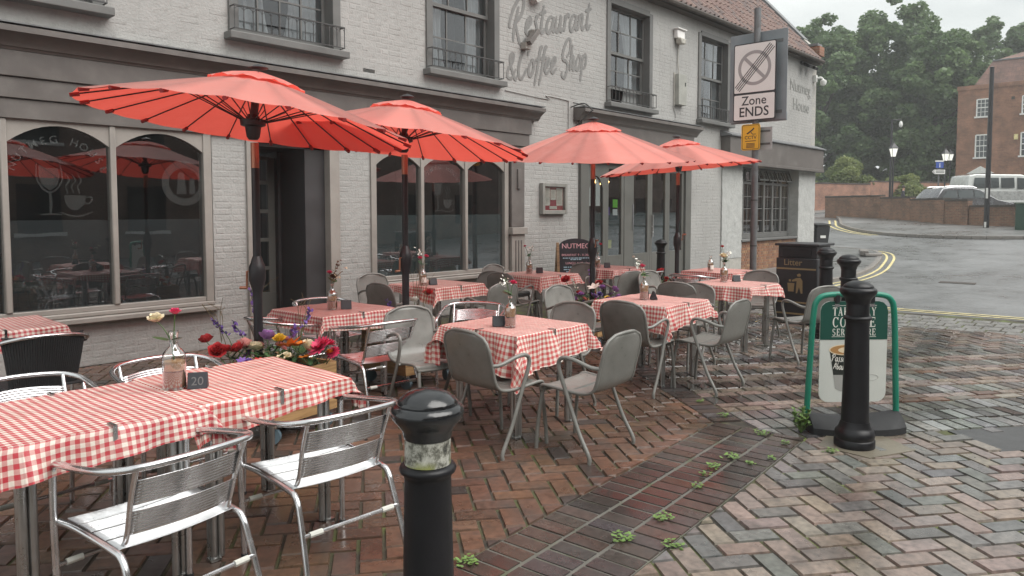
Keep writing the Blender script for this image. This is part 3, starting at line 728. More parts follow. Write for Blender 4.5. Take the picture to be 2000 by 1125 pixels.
pil = strip(8.99, 9.31, 1.32, 2.47, .07, 'pilaster', M_shop); strip(8.96, 9.34, 1.2, 1.315, .12, 'pilaster_capital', M_shoplt, pil); strip(8.99, 9.31, 0, 1.197, .08, 'pilaster_base', M_shoplt, pil)
for x in (9.08, 9.15, 9.22): strip(x - .012, x + .012, .2, 1.1, .088, 'reed', M_shop, pil, .003)
strip(9.12, 9.19, 1.95, 2.28, .1, 'bell_panel', M_shop, pil)

# ---- second shopfront with folding doors
layer(10.86, 14.98, .10, 2.5, 3.22); cornice(10.72, 15.1, 3.223, 3.43, .27); MB().box(10.72, 15.1, -.26, 0, 3.452, 3.464).build('lead_cap', M_lead, B)
for (a, b, dp) in ((10.89, 11.12, .06), (14.72, 14.96, .06), (12.36, 12.62, .02)): strip(a, b, 0, 2.5, dp, 'shopfront_post', M_frame2)
def leaf(x0, x1, z0, z1, arch=False, bulbs=True):
    f = MB(); f.box(x0, x0 + .09, -.01, .05, z0, z1); f.box(x1 - .09, x1, -.01, .05, z0, z1); f.box(x0 + .09, x1 - .09, -.01, .05, z0, .72); f.box(x0 + .09, x1 - .09, -.01, .05, z1 - .1, z1)
    d = f.build('folding_door', M_frame2, B, bevel=.005)
    a, b = x0 + .09, x1 - .09
    MB().add([(a, .02, .72), (b, .02, .72), (b, .02, z1 - .1), (a, .02, z1 - .1)], [(0, 1, 2, 3)]).build('pane', M_glass, d, smooth=0)
    MB().add([(a, .03, .72), (b, .03, .72), (b, .03, 1.55), (a, .03, 1.55)], [(0, 1, 2, 3)]).build('frosted_film', M_film, d, smooth=0)
    if arch: MB().prism(archpoly(a, b, 2.0, .25, z1 - .1), -.008, .018, 'y').build('arched_head', M_frame2, d, smooth=20)
    return d
D1 = leaf(11.12, 11.74, .05, 2.5, True); D2 = leaf(11.74, 12.36, .05, 2.5); D3 = leaf(12.62, 13.32, .05, 2.5); D4 = leaf(13.32, 14.02, .05, 2.5); D5 = leaf(14.02, 14.72, .05, 2.5)
MB().box(11.0, 14.9, -.12, .1, 0, .048).build('threshold', M_kerb, B)
for (x, z, w, h, mt, par) in ((11.28, 1.68, .13, .55, M_white, D1), (11.52, 1.68, .14, .55, M_white, D1), (12.1, 1.65, .16, .16, flat('green_notice', (.2, .6, .06)), D2), (12.1, 1.5, .16, .12, M_white, D2), (11.86, 1.5, .1, .16, flat('violet_notice', (.1, .04, .3)), D2), (11.92, .86, .12, .16, flat('yellow_notice', (.5, .5, .2)), D2)):
    MB().box(x - w / 2, x + w / 2, .022, .027, z, z + h).build('notice', mt, par)
strip(12.655, 12.7, 1.2, 1.72, .022, 'door_plate', M_galv, D3, .003, -.011); MB().box(13.38, 13.41, -.05, -.01, 1.05, 1.5).build('pull_handle', M_alu, D4)

# ---- bay end: stucco piers, fascia, recessed many-paned window
def stucco(x0, x1, z0, z1, y0, y1, name='stucco_pier'):
    def face(u, v): return (x0 + (x1 - x0) * u, y0 + random.uniform(-.006, .006), z0 + (z1 - z0) * v)
    m = MB(); m.box(x0, x1, y0, y1, z0, z1)
    m.grid(lambda u, v: (x0 + (x1 - x0) * u, y0 - .004 + random.uniform(-.009, .004), z0 + (z1 - z0) * v), int((x1 - x0) * 26), int((z1 - z0) * 26))
    m.grid(lambda u, v: (x0 - .002 + random.uniform(-.008, .003), y0 + (y1 - y0) * u, z0 + (z1 - z0) * v), max(2, int((y1 - y0) * 26)), int((z1 - z0) * 26))
    return m.build(name, M_stucco, B, smooth=60, recalc=False)
stucco(16.5, 17.58, .42, 2.75, -.025, .3); stucco(21.17, 22.42, 0, 2.9, -.03, .6)
MB().box(16.5, 17.6, -.02, .3, 0, .418).build('plinth', M_wallbase, B)
layer(16.46, 22.5, .24, 2.79, 3.36, name='fascia_board'); MB().prism([(0, 3.363), (-.3, 3.363), (-.3, 3.39), (0, 3.5)], 16.4, 22.56, 'x').build('lead_flashing', M_lead, B)
MB().box(16.46, 22.5, -.27, 0, 2.71, 2.787).build('soffit_board', M_shop, B, bevel=.01)
BY = .27
bw = MB(); bw.box(17.6, 21.16, BY - .04, BY + .08, .86, .95)
bayw = bw.build('bay_window', M_frame, B, bevel=.006)
MB().box(17.56, 21.16, -.06, BY + .02, .8, .858).build('window_sill', M_frame, bayw, bevel=.012)
bx = [17.6, 18.2, 18.85, 19.5, 20.05, 20.6, 21.16]
for i, (a, b) in enumerate(zip(bx[:-1], bx[1:])):
    f = MB(); f.box(a, a + .05, BY - .03, BY + .05, .95, 2.72); f.box(b - .05, b - .001, BY - .03, BY + .05, .95, 2.72); f.box(a + .05, b - .05, BY - .03, BY + .05, .95, 1.0); f.box(a + .05, b - .05, BY - .03, BY + .05, 2.28, 2.35)
    f.box(a + .05, b - .05, BY - .03, BY + .05, 2.66, 2.72)
    f.build('casement', M_frame, bayw, bevel=.005)
    ia, ib = a + .05, b - .05
    for r in range(1, 4): MB().box(ia, ib, BY, BY + .03, 1.0 + r * .32 - .01, 1.0 + r * .32 + .01).build('glazing_bar', M_frame, bayw)
    MB().box((ia + ib) / 2 - .01, (ia + ib) / 2 + .01, BY + .003, BY + .033, 1.0, 2.28).build('glazing_bar', M_frame, bayw)
    for r in range(4):
        for c in range(2):
            p0, p1 = (ia, (ia + ib) / 2) if c == 0 else ((ia + ib) / 2, ib); t = random.uniform(-.01, .01)
            MB().add([(p0, BY + .016, 1.0 + r * .32), (p1, BY + .016 + t, 1.0 + r * .32), (p1, BY + .016 + t, 1.32 + r * .32), (p0, BY + .016, 1.32 + r * .32)], [(0, 1, 2, 3)]).build('pane', M_glassup, bayw, smooth=0)
    # top light, opened outwards
    op = .2 if i in (2, 3, 4, 5) else .03
    tl = MB(); R = Matrix.Rotation(-op * 2.0, 3, 'X')
    for (x0, x1, z0, z1) in ((ia, ia + .03, -.3, 0), (ib - .03, ib, -.3, 0), (ia + .03, ib - .03, -.3, -.27), (ia + .03, ib - .03, -.03, 0), ((ia + ib) / 2 - .01, (ia + ib) / 2 + .01, -.27, -.03)):
        q = MB().box(x0, x1, -.03, 0, z0, z1); tl.add([Vector((0, BY - .03, 2.66)) + R @ Vector(p) for p in q.v], q.f)
    tlo = tl.build('top_light', M_frame, bayw)
    q = [(ia + .03, -.015, -.27), (ib - .03, -.015, -.27), (ib - .03, -.015, -.03), (ia + .03, -.015, -.03)]
    MB().add([Vector((0, BY - .03, 2.66)) + R @ Vector(p) for p in q], [(0, 1, 2, 3)]).build('pane', M_glassup, bayw, smooth=0)
# exposed brickwork under the bay
ub = MB().box(17.58, 21.17, .02, .3, 0, .798).build('brick_apron', mk('apron_mortar', (.2, .17, .13), .8, var=.2), B, smooth=0)
BK = [mk('apron_brick_a', (.26, .13, .075), .75, var=.25, vs=8, bmp=.3), mk('apron_brick_b', (.21, .11, .07), .75, var=.25, vs=8, bmp=.3), mk('apron_brick_c', (.31, .18, .1), .75, var=.25, vs=8, bmp=.3)]
def apb(w, mt): v, f = wbrick(0, w, 0, .0725, .0, .003, .004, .004); return MB().add(v, f).mesh('brick', mt, 0, False)
apm = {(w, k): apb(w, BK[k]) for w in (.215, .1075) for k in range(3)}
for r in range(11):
    x = 17.585 + (0 if r % 2 else .06); q = r % 2
    while x < 21.0:
        w = .215 if q % 2 == 0 else .1075
        o = link('brick', apm[(w, random.choice((0, 0, 1, 2)))], ub); o.location = (x, .012, r * .0725); x += w + .003; q += 1

# ---- roof: eaves, pantiles, gable parapet
SL = math.atan2(8.05 - 6.26, 9.94 - 8.31); ca, sa = math.cos(SL), math.sin(SL)
roof = MB().add([(-3, -.22, 5.93), (22.1, -.22, 5.93), (22.1, -.22 + 5.5 * ca, 5.93 + 5.5 * sa), (-3, -.22 + 5.5 * ca, 5.93 + 5.5 * sa), (-3, 8.5, 5.93), (22.1, 8.5, 5.93)], [(0, 1, 2, 3), (3, 2, 5, 4)]).build('roof', mk('roof_felt', (.05, .035, .03), .8), B, smooth=0)
TB = [mk('pantile_a', (.16, .095, .08), .7, var=.3, vs=3, bmp=.3, bs=20), mk('pantile_b', (.12, .085, .078), .7, var=.3, vs=3, bmp=.3, bs=20), mk('pantile_c', (.18, .115, .095), .7, var=.3, vs=3, bmp=.3, bs=20)]
def tile(mt):
    n = 8; V = []
    for (s, lift) in ((0, .035), (.36, .012)):
        for lay in (0, .014):
            for k in range(n + 1):
                t = k / n; z = .034 * math.cos(t * 2 * math.pi + .6); V.append((t * .235 - .0, s * ca - (z + lift - lay) * sa, s * sa + (z + lift - lay) * ca))
    N = n + 1; F = []
    for k in range(n): F += [(k, k + 1, 2 * N + k + 1, 2 * N + k), (N + k, k + N + 1, k + 1, k)]
    return MB().add(V, F).mesh('pantile', mt, 60, False)
tms = [tile(x) for x in TB]
tl = []
for r in range(17):
    for c in range(60):
        x = 9.6 + c * .21
        if x > 21.95: continue
        s = -.02 + r * .3; tl.append((x, s, r))
tl = [q for q in tl if (q[1] * sa) < (q[0] - 12.5) * .36]
tl.sort(key=lambda q: q[1] * 3 - q[0] * .3)
rest = MB()
for i, (x, s, r) in enumerate(tl):
    y, z = -.24 + s * ca, 5.95 + s * sa
    if i < 295:
        o = link('pantile', random.choice(tms), roof); o.location = (x, y + random.uniform(-.006, .006), z + random.uniform(-.006, .006)); o.rotation_euler = (random.uniform(-.02, .02), random.uniform(-.02, .02), random.uniform(-.01, .01))
    else:
        t = tms[0]; rest.add([(v.co.x + x, v.co.y + y, v.co.z + z) for v in t.vertices], [tuple(p.vertices) for p in t.polygons])
if rest.v: tag(rest.build('pantile_courses', TB[0], roof, recalc=False), kind='stuff')
MB().box(-3, 22.35, -.2, .0, 5.84, 5.92).build('eaves_soffit', M_cope, B)
gt = MB().tube([(-3, -.27, 5.9), (22.2, -.27, 5.9)], .055, 8).build('gutter', M_cope, B)
# gable parapet with coping
gp = MB(); gp.prism([(0, 0), (0, 6.15), (-.1, 6.15), (-.1, 6.35), (.05, 6.38), (5, 6.38 + 5 * math.tan(SL)), (10, 6.38), (10, 0)], 22.12, 22.42, 'x'); gp.build('gable_wall', M_wallbase, B, smooth=0)
cpg = MB(); cpg.bar((22.27, -.14, 6.42), (22.27, .32, 6.42), .36, .07); cpg.bar((22.27, .3, 6.62), (22.27, 5, 6.62 + 4.7 * math.tan(SL)), .36, .09); cpg.build('coping', M_lead, B)
kn = MB(); kn.box(22.08, 22.46, -.2, .18, 6.1, 6.36); kn.build('kneeler_stone', M_bk_house, B)

# ---- inside
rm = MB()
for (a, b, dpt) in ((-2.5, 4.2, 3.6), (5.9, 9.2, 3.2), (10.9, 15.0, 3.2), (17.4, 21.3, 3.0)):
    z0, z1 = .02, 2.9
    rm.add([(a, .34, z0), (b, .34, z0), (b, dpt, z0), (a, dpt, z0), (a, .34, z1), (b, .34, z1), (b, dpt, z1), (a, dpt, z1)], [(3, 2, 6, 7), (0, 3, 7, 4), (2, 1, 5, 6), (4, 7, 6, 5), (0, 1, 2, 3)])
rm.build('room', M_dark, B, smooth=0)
fur = MB()
for (x, y) in ((.6, 1.6), (2.4, 1.4), (3.3, 2.5), (7, 1.5), (8.4, 1.8), (12, 1.8), (14, 1.6), (19, 1.5)):
    fur.box(x - .35, x + .35, y - .35, y + .35, .72, .76); fur.box(x - .04, x + .04, y - .04, y + .04, .03, .72)
    fur.box(x - .6, x - .56, y - .2, y + .2, .4, .95); fur.box(x - .6, x - .2, y - .2, y + .2, .4, .44)
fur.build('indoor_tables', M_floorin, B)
bl = MB(); bl.box(6.9, 7.02, 3.0, 3.1, 1.6, 2.2); bl.build('back_bar_light', flat('back_bar_light', (.75, .95, .7), .4, 1.2), B)
def chandelier(x, y, z, n=3):
    c = MB().tube([(x, y, 2.9), (x, y, z)], .012, 6); 
    for k in range(n):
        a = 2 * math.pi * k / n + .4; c.tube(sp([(x, y, z), (x + .12 * math.cos(a), y + .12 * math.sin(a), z - .05), (x + .2 * math.cos(a), y + .2 * math.sin(a), z + .02)], 4), .008, 5)
    l = c.build('chandelier', M_copper, B)
    for k in range(n):
        a = 2 * math.pi * k / n + .4; MB().lathe([(.004, 0), (.022, .03), (.028, .055), (.018, .085), (.002, .12)], 8, (x + .2 * math.cos(a), y + .2 * math.sin(a), z + .02)).build('candle_bulb', M_bulb, l)
chandelier(11.75, .75, 2.12); chandelier(12.75, .9, 2.12, 4)
for (x, y) in ((18.95, .8), (20.45, .9)):
    MB().lathe([(.005, 0), (.035, .04), (.045, .09), (.02, .14), (.004, .16)], 8, (x, y, 2.12)).build('pendant_bulb', M_bulb, B)

# ---- painted and etched lettering
RIB = [0]
def ribbon(mb, pts, w, th=.003, n=6):
    """flat brush stroke on the wall; pts in (x, z)"""
    P = sp([(x, z, 0) for x, z in pts], n); N = len(P); V = []
    for i in range(N):
        a = P[max(0, i - 1)]; b = P[min(N - 1, i + 1)]; t = (b - a).normalized(); nn = Vector((-t.y, t.x, 0)); k = w * (.55 + .45 * math.sin(math.pi * min(1, max(0, i / (N - 1)))) ** .6) / 2
        V += [P[i] + nn * k, P[i] - nn * k]
    F = [(2 * i, 2 * i + 2, 2 * i + 3, 2 * i + 1) for i in range(N - 1)]
    o = len(mb.v); RIB[0] += 1; mb.v += [(v.x, -.0065 - .0004 * (RIB[0] % 7) - .000012 * i, v.y) for i, v in enumerate(V)]; mb.f += [tuple(k + o for k in f) for f in F]
GL = {'a': (1.0, [[(.72, .85), (.42, 1), (.1, .6), (.15, .1), (.4, 0), (.68, .4), (.76, .98), (.74, .3), (.86, .02), (1.05, .25)]]),
      's': (.72, [[(-.05, .1), (.25, 0), (.52, .2), (.42, .5), (.28, .8), (.42, 1.12), (.5, .95)]]),
      'e': (.75, [[(0, .3), (.35, .5), (.55, .8), (.4, 1.02), (.15, .75), (.1, .25), (.35, 0), (.75, .3)]]),
      't': (.72, [[(.3, 1.75), (.24, 1), (.22, .25), (.36, 0), (.68, .3)], [(-.12, 1.2), (.2, 1.28), (.62, 1.36)]]),
      'u': (.95, [[(.08, 1), (.06, .3), (.22, 0), (.45, .2), (.6, 1.0), (.6, .25), (.74, 0), (.98, .25)]]),
      'r': (.66, [[(.1, 1.05), (.14, .5), (.12, 0)], [(.12, .55), (.3, 1.0), (.5, 1.05), (.55, .85)]]),
      'n': (.9, [[(.1, 1.02), (.12, .5), (.08, 0)], [(.1, .5), (.32, .98), (.5, .9), (.5, .25), (.64, 0), (.92, .3)]]),
      'R': (1.35, [[(.5, 1.75), (.42, 1.3), (.25, .4), (.28, -.35)], [(-.1, .45), (-.25, .75), (.0, 1.6), (.5, 2.25), (.95, 2.1), (.95, 1.5), (.6, .95), (.2, .75)], [(.35, .75), (.65, .1), (1.0, -.5), (1.35, -.45), (1.5, -.2)]]),
      'C': (1.15, [[(.98, 1.3), (1.05, 1.9), (.75, 2.1), (.3, 1.5), (.05, .7), (.2, .02), (.55, -.1), (1.0, .5)]]),
      'o': (.78, [[(.35, 1), (.08, .6), (.12, .1), (.38, 0), (.62, .45), (.5, .95), (.3, .98), (.8, .8)]]),
      'f': (.55, [[(.72, 1.7), (.5, 1.8), (.36, 1.2), (.28, .3), (.1, -.7)], [(.0, .98), (.3, 1.04), (.72, 1.1)]]),
      'S': (1.2, [[(.75, .95), (1.1, 1.4), (1.05, 2.1), (.65, 2.15), (.25, 1.4), (.3, .85), (.7, .7), (.98, .35), (.75, -.4), (.35, -.3), (.3, 0)]]),
      'h': (.78, [[(.2, 1.8), (.14, .9), (.1, 0)], [(.12, .5), (.32, .98), (.48, .85), (.48, .2), (.6, 0), (.82, .3)]]),
      'p': (.8, [[(.16, 1.02), (.1, 0), (.06, -.85)], [(.12, .55), (.36, 1.02), (.6, .75), (.5, .15), (.14, .1)]]),
      '&': (1.2, [[(.95, .55), (.6, .0), (.15, .1), (.12, .55), (.5, 1.0), (.55, 1.45), (.3, 1.5), (.25, 1.1), (.6, .4), (1.0, -.15), (1.15, .1)]]), ' ': (.42, [])}
def script(word, ox, oz, h, ang, w, name, squeeze=.82):
    mb = MB(); x = 0; ca_, sa_ = math.cos(ang), math.sin(ang)
    for ch in word:
        adv, st = GL[ch]
        for s in st:
            q = [((x + px + .16 * pz) * h * squeeze, pz * h) for px, pz in s]
            ribbon(mb, [(ox + a * 1 , oz + b + a * math.tan(ang)) for a, b in q], w)
        x += adv
    return mb.build(name, M_letter, wall, smooth=0)
script('Restaurant', 9.04, 4.44, .27, rad(13), .064, 'painted_lettering', .92)
script('&Coffee Shop', 8.93, 3.74, .255, rad(12), .06, 'painted_lettering', .88)
text('nutmeg', 'painted_lettering', M_letter2, wall, (21.22, -.008, 4.93), (1, 0, -.01), (0, 0, 1), .46, .46, .004); text('house', 'painted_lettering', M_letter2, wall, (21.3, -.008, 4.42), (1, 0, -.01), (0, 0, 1), .46, .46, .004)
def emblem(win, cx, cz, s, y=.024):
    word = 'NUTMEG HOUSE'
    for i, ch in enumerate(word):
        if ch == ' ': continue
        a = rad(158 - i * (136 / 11)); r = .44 * s
        text('L' + ch, 'etched_letter', M_decal, win, (cx + r * math.cos(a), y, cz + r * math.sin(a)), (math.sin(a), 0, -math.cos(a)), (math.cos(a), 0, math.sin(a)), .115 * s, None, .001)
    d = MB()
    def rib(pts, w): 
        o0 = len(d.v); ribbon(d, [(cx + x * s, cz + z * s) for x, z in pts], w * s); d.v[o0:] = [(v[0], y + v[1] * .3, v[2]) for v in d.v[o0:]]
    d.add([(cx + x * s, y, cz + z * s) for x, z in ((-.2, .2), (-.14, .17), (-.02, .17), (.0, .08), (-.03, -.02), (-.1, -.07), (-.17, -.02), (-.2, .08))], [tuple(range(8))])
    rib([(-.22, .22), (-.22, .05), (-.16, -.06), (-.1, -.09), (-.04, -.06), (.02, .05), (.0, .24)], .018); rib([(-.1, -.09), (-.095, -.2), (-.1, -.32)], .03); rib([(-.2, -.33), (-.1, -.325), (0, -.33)], .02)
    d.add([(cx + x * s, y, cz + z * s) for x, z in ((.03, -.12), (.25, -.12), (.23, -.22), (.17, -.28), (.1, -.28), (.05, -.22))], [tuple(range(6))])
    rib([(.25, -.14), (.31, -.14), (.29, -.2), (.23, -.21)], .016); rib([(-.01, -.3), (.1, -.345), (.2, -.345), (.31, -.3)], .02)
    for k in (.07, .13, .19): rib([(k, -.1), (k - .02, -.02), (k + .02, .04), (k - .02, .12)], .014)
    d.build('etched_cup_and_glass', M_decal, win, smooth=0)
emblem(SW1, 2.42, 1.86, .92); emblem(SW2, 7.53, 1.86, .82)
def ring_decal(win, cx, cz, r0, r1, y=.024):
    d = MB(); n = 36; d.add([(cx + r * math.cos(2 * math.pi * k / n), y, cz + r * math.sin(2 * math.pi * k / n)) for r in (r0, r1) for k in range(n)], [(k, (k + 1) % n, n + (k + 1) % n, n + k) for k in range(n)])
    d.add([(cx + x, y, cz + z) for x, z in ((-.09, -.12), (.02, -.12), (.0, .1), (-.04, .13), (-.07, .1))], [(0, 1, 2, 3, 4)]); d.add([(cx + x, y, cz + z) for x, z in ((.05, -.12), (.12, -.12), (.11, .06), (.06, .06))], [(0, 1, 2, 3)])
    d.build('round_sticker', M_decal, win, smooth=0)
ring_decal(SW1, 3.66, 1.9, .17, .25)
# ---- small wall fittings
mc = thing('menu_case', 'grey framed wall menu case with white and red menu sheets between the shopfronts', 'menu case', (10.11, YF, 1.8))
f = MB(); f.box(-.34, -.28, -.09, -.004, -.27, .27); f.box(.28, .34, -.09, -.004, -.27, .27); f.box(-.28, .28, -.09, -.004, .21, .27); f.box(-.28, .28, -.09, -.004, -.27, -.2); f.build('frame', mk('menu_case_grey', (.24, .235, .215), .45), mc, bevel=.006)
MB().box(-.28, .28, -.03, -.004, -.2, .21).build('red_backing', flat('menu_red', (.38, .03, .045), .6), mc)
for (x0, x1, z0, z1) in ((-.26, -.09, -.12, .19), (-.075, .075, -.02, .16), (.09, .26, -.12, .19), (-.1, .1, -.18, -.13)):
    sh = MB().box(x0, x1, -.036, -.031, z0, z1).build('menu_sheet', M_white, mc)
    ln = MB(); q = z1 - .03
    while q > z0 + .03: ln.box(x0 + .02, x1 - .02 - random.uniform(0, .05), -.0375, -.0365, q, q + .006); q -= .022
    ln.build('print_lines', M_cupgrey, sh)
MB().add([(-.28, -.075, -.2), (.28, -.075, -.2), (.28, -.075, .21), (-.28, -.075, .21)], [(0, 1, 2, 3)]).build('pane', M_bottle, mc, smooth=0)
sl_ = thing('security_light', 'white bulkhead flood light fixed high on the wall between upper windows', 'light', (14.36, YF, 5.3))
MB().box(-.16, .16, -.1, 0, -.02, .16).build('housing', M_sign_w, sl_, bevel=.02); MB().prism([(-.12, -.02), (.12, -.02), (.09, -.14), (-.09, -.14)], -.16, -.02, 'y').build('lens', mk('dirty_lens', (.45, .43, .38), .3), sl_, bevel=.02); MB().box(-.19, .19, -.14, -.02, .161, .19).build('hood', M_sign_w, sl_, bevel=.01)
jb = thing('junction_box', 'grey utility box on the wall below the security light', 'utility box', (14.42, YF, 4.2))
MB().box(-.17, .17, -.12, -.004, -.33, .33).build('cabinet', mk('box_grey', (.33, .33, .3), .5), jb, bevel=.008); MB().box(-.2, -.171, -.02, -.004, -.36, .36).build('bracket', M_wallbase, jb); MB().tube([(-.05, -.05, .33), (-.06, -.02, .6), (-.05, -.02, .98)], .012, 6).build('conduit', M_wallbase, jb); MB().box(.08, .12, -.125, -.121, .08, .16).build('number_plate', M_cupdk, jb)
ab_ = thing('alarm_box', 'pale alarm box high on the wall above the painted lettering', 'alarm box', (9.62, YF, 5.15)); MB().prism([(-.13, .3), (.13, .3), (.13, .0), (-.06, -.1), (-.13, -.04)], -.14, -.004, 'y').build('case', mk('alarm_grey', (.42, .41, .39), .5), ab_, bevel=.008)
br_ = thing('sign_bracket', 'short grey metal bracket angled across the painted capital letter', 'bracket', (9.42, YF, 4.47)); MB().bar((-.1, -.14, -.12), (.12, -.14, .12), .12, .08).build('arm', M_shop, br_, bevel=.006); MB().box(-.14, .0, -.12, -.01, -.2, -.1).build('foot_plate', M_shoplt, br_); MB().box(.06, .16, -.12, -.01, .06, .14).build('wall_plate', M_shoplt, br_)
hb = thing('iron_sign_bracket', 'old iron hanging bracket at the left end of the second cornice', 'bracket', (10.62, YF, 3.25)); MB().box(-.06, .06, -.02, -.004, -.3, .3).build('back_plate', M_wall, hb); m = MB(); m.tube(sp([(0, -.02, .2), (.02, -.3, .24), (.02, -.5, .1)], 5), .012, 6); m.tube(sp([(0, -.02, -.22), (.02, -.3, -.02), (.02, -.48, .1)], 5), .01, 6); m.build('scroll', M_ironrail, hb)
fl = thing('twin_floodlight', 'pair of small dark floodlights under the eaves above the wall name', 'light', (21.45, YF, 5.68)); MB().box(-.3, .3, -.06, -.004, .06, .12).build('rail', M_iron, fl); 
for x in (-.2, .2): MB().obox((x, -.2, 0), (.24, .2, .08), Matrix.Rotation(.5, 3, 'X')).build('lamp_head', M_iron, fl, bevel=.01)
cc = thing('dome_camera', 'white dome security camera on the far upper corner of the building', 'camera', (22.2, YF, 5.35)); MB().box(-.06, .06, -.1, -.004, 0, .2).build('mount', M_white, cc, bevel=.01); MB().tube(sp([(0, -.1, .1), (.05, -.2, .12), (.1, -.25, .05)], 4), .03, 8).build('arm', M_white, cc); MB().lathe([(.01, -.12), (.07, -.09), (.09, -.03), (.09, .03), (.04, .06)], 14, (.1, -.25, .0)).build('dome', M_white, cc)
# ================================================================== TABLES AND CLOTHS
def make_table(label):
    t = thing('cafe_table', label, 'table', group='cafe tables')
    MB().box(-.36, .36, -.36, .36, .705, .735).build('tabletop', M_steel, t, bevel=.01)
    for sx in (-1, 1):
        for sy in (-1, 1):
            m = MB(); x, y = sx * .3, sy * .3
            for dx, dy in ((0, 0), (.034 * -sx, 0), (0, .034 * -sy)): m.tube([(x + dx, y + dy, .012), (x + dx, y + dy, .705)], .0165, 10)
            m.box(x - .025, x + .025, y - .025, y + .025, 0, .012); m.build('leg', M_steel, t)
    m = MB(); m.box(-.29, .29, -.012, .012, .67, .7); m.box(-.012, .012, -.29, .29, .672, .698); m.build('cross_rail', M_steel, t)
    return t
def cloth(loc, label, half=.385, over=.17, seed=1, corner=None, rz=0, clips=((0, -1),), lx=0, ly=0):
    rnd = random.Random(seed); L = half + over; n = 40; V = []; UVs = []; F = []
    ph = [rnd.uniform(0, 6.28) for _ in range(8)]
    ex = [rnd.uniform(-.5, .5) for _ in range(4)]
    off = (rnd.uniform(-.03, .03), rnd.uniform(-.03, .03))
    def pt(u, v):
        hx, hy = half, half
        ox = max(0, abs(u) - hx); oy = max(0, abs(v) - hy); sx = 1 if u > 0 else -1; sy = 1 if v > 0 else -1
        ox *= 1 + ex[0 if u > 0 else 1] * max(-1, min(1, v / half)); oy *= 1 + ex[2 if v > 0 else 3] * max(-1, min(1, u / half))
        x = max(-hx, min(hx, u)); y = max(-hy, min(hy, v)); r = math.hypot(ox, oy)
        z = .741 + .002 * math.sin(u * 13 + ph[0]) * math.sin(v * 11 + ph[1]) + .0012 * math.sin(u * 31 - v * 9 + ph[6])
        if r > 0:
            phi = math.atan2(oy, ox); s2 = math.sin(2 * phi)
            along = (v * 21 + ph[2]) if ox > oy else (u * 21 + ph[3])
            k = .14 + .40 * s2 ** 1.5 + (.15 * math.sin(along) + .09 * math.sin(along * 1.7 + ph[5])) * (1 - s2) * min(1, r / .06) + .07 * math.sin(along * 2.9 + ph[4])
            k = max(.02, k) 
            rr = max(0, r - .006)
            x += sx * (min(r, .006) + k * rr * math.cos(phi)); y += sy * (min(r, .006) + k * rr * math.sin(phi)); z -= rr * math.sqrt(max(.1, 1 - min(.8, k) ** 2)) + min(r, .006) * .3
        return (x, y, z)
    cs = []
    for i in range(n + 1):
        q = -L + 2 * L * i / n; cs.append(q)
    for h in (half, half + .006): cs += [h, -h]
    cs = sorted(set(round(c, 5) for c in cs)); N = len(cs)
    for u in cs:
        for v in cs: V.append(pt(u + off[0] * (abs(u) > half), v + off[1] * (abs(v) > half))); UVs.append((u, v))
    for i in range(N - 1):
        for j in range(N - 1): F.append((i * N + j, (i + 1) * N + j, (i + 1) * N + j + 1, i * N + j + 1))
    mb = MB(); mb.v = V; mb.f = F; me = mb.mesh('tablecloth', M_ging, 60, False)
    uv = me.uv_layers.new(name='UVMap'); 
    idx = np.empty(len(me.loops), dtype=np.int32); me.loops.foreach_get('vertex_index', idx); uvs = np.array(UVs, dtype=np.float32)[idx]; uv.data.foreach_set('uv', uvs.ravel())
    o = link('tablecloth', me); o.location = loc; o.rotation_euler = (0, 0, rz); tag(o, label, 'tablecloth', 'gingham tablecloths')
    for (cx, cy) in clips:
        m = MB(); 
        if cy: y = cy * (half + .012); m.box(-.008, .008, min(y, y - cy * .06), max(y, y - cy * .06), .745, .749); m.box(-.008, .008, min(y, y + cy * .006), max(y, y + cy * .006), .68, .75)
        else: x = cx * (half + .012); m.box(min(x, x - cx * .07), max(x, x - cx * .07), -.008, .008, .745, .749); m.box(min(x, x + cx * .006), max(x, x + cx * .006), -.008, .008, .68, .75)
        m.build('cloth_clip', M_steel, o)
    return o
TBL = {'T0': (1.42, 6.55, 'under the big left window'), 'T1a': (1.06, 3.50, 'at the left edge of the foreground'), 'T1b': (1.82, 3.53, 'carrying the number twenty card'), 'T2': (3.70, 5.47, 'in front of the dark doorway'),
       'T3': (5.76, 6.46, 'in front of the second shop window'), 'T4': (7.6, 6.48, 'below the menu case'), 'T5': (4.09, 3.72, 'in the middle foreground behind the near bollard'),
       'T6': (6.10, 3.77, 'second along the front row'), 'T7': (8.15, 3.93, 'nearest the litter bin'), 'T8': (9.75, 4.9, 'behind the one nearest the litter bin'), 'T9': (9.15, 6.42, 'beside the chalkboard')}
proto = make_table('x')
first = True
for i, (k, (x, y, d)) in enumerate(TBL.items()):
    t = proto if first else copy_tree(proto); first = False
    t.location = (x, y, 0); t.rotation_euler = (0, 0, random.uniform(-.03, .03)); t['label'] = 'aluminium legged cafe table ' + d
    ov = {'T5': .235, 'T6': .2, 'T1a': .15, 'T1b': .12, 'T7': .15}.get(k, .14)
    cl = {'T5': ((0, -1), (-1, 0)), 'T1b': ((0, -1), (0, 1)), 'T1a': ((0, -1), (0, 1)), 'T0': ((0, -1),)}.get(k, ((0, -1),))
    cloth((x, y, .002 if k != 'T1b' else .006), 'red and white gingham cloth on the table ' + d, .385, ov, i * 13 + 5, rz=t.rotation_euler.z, clips=cl)

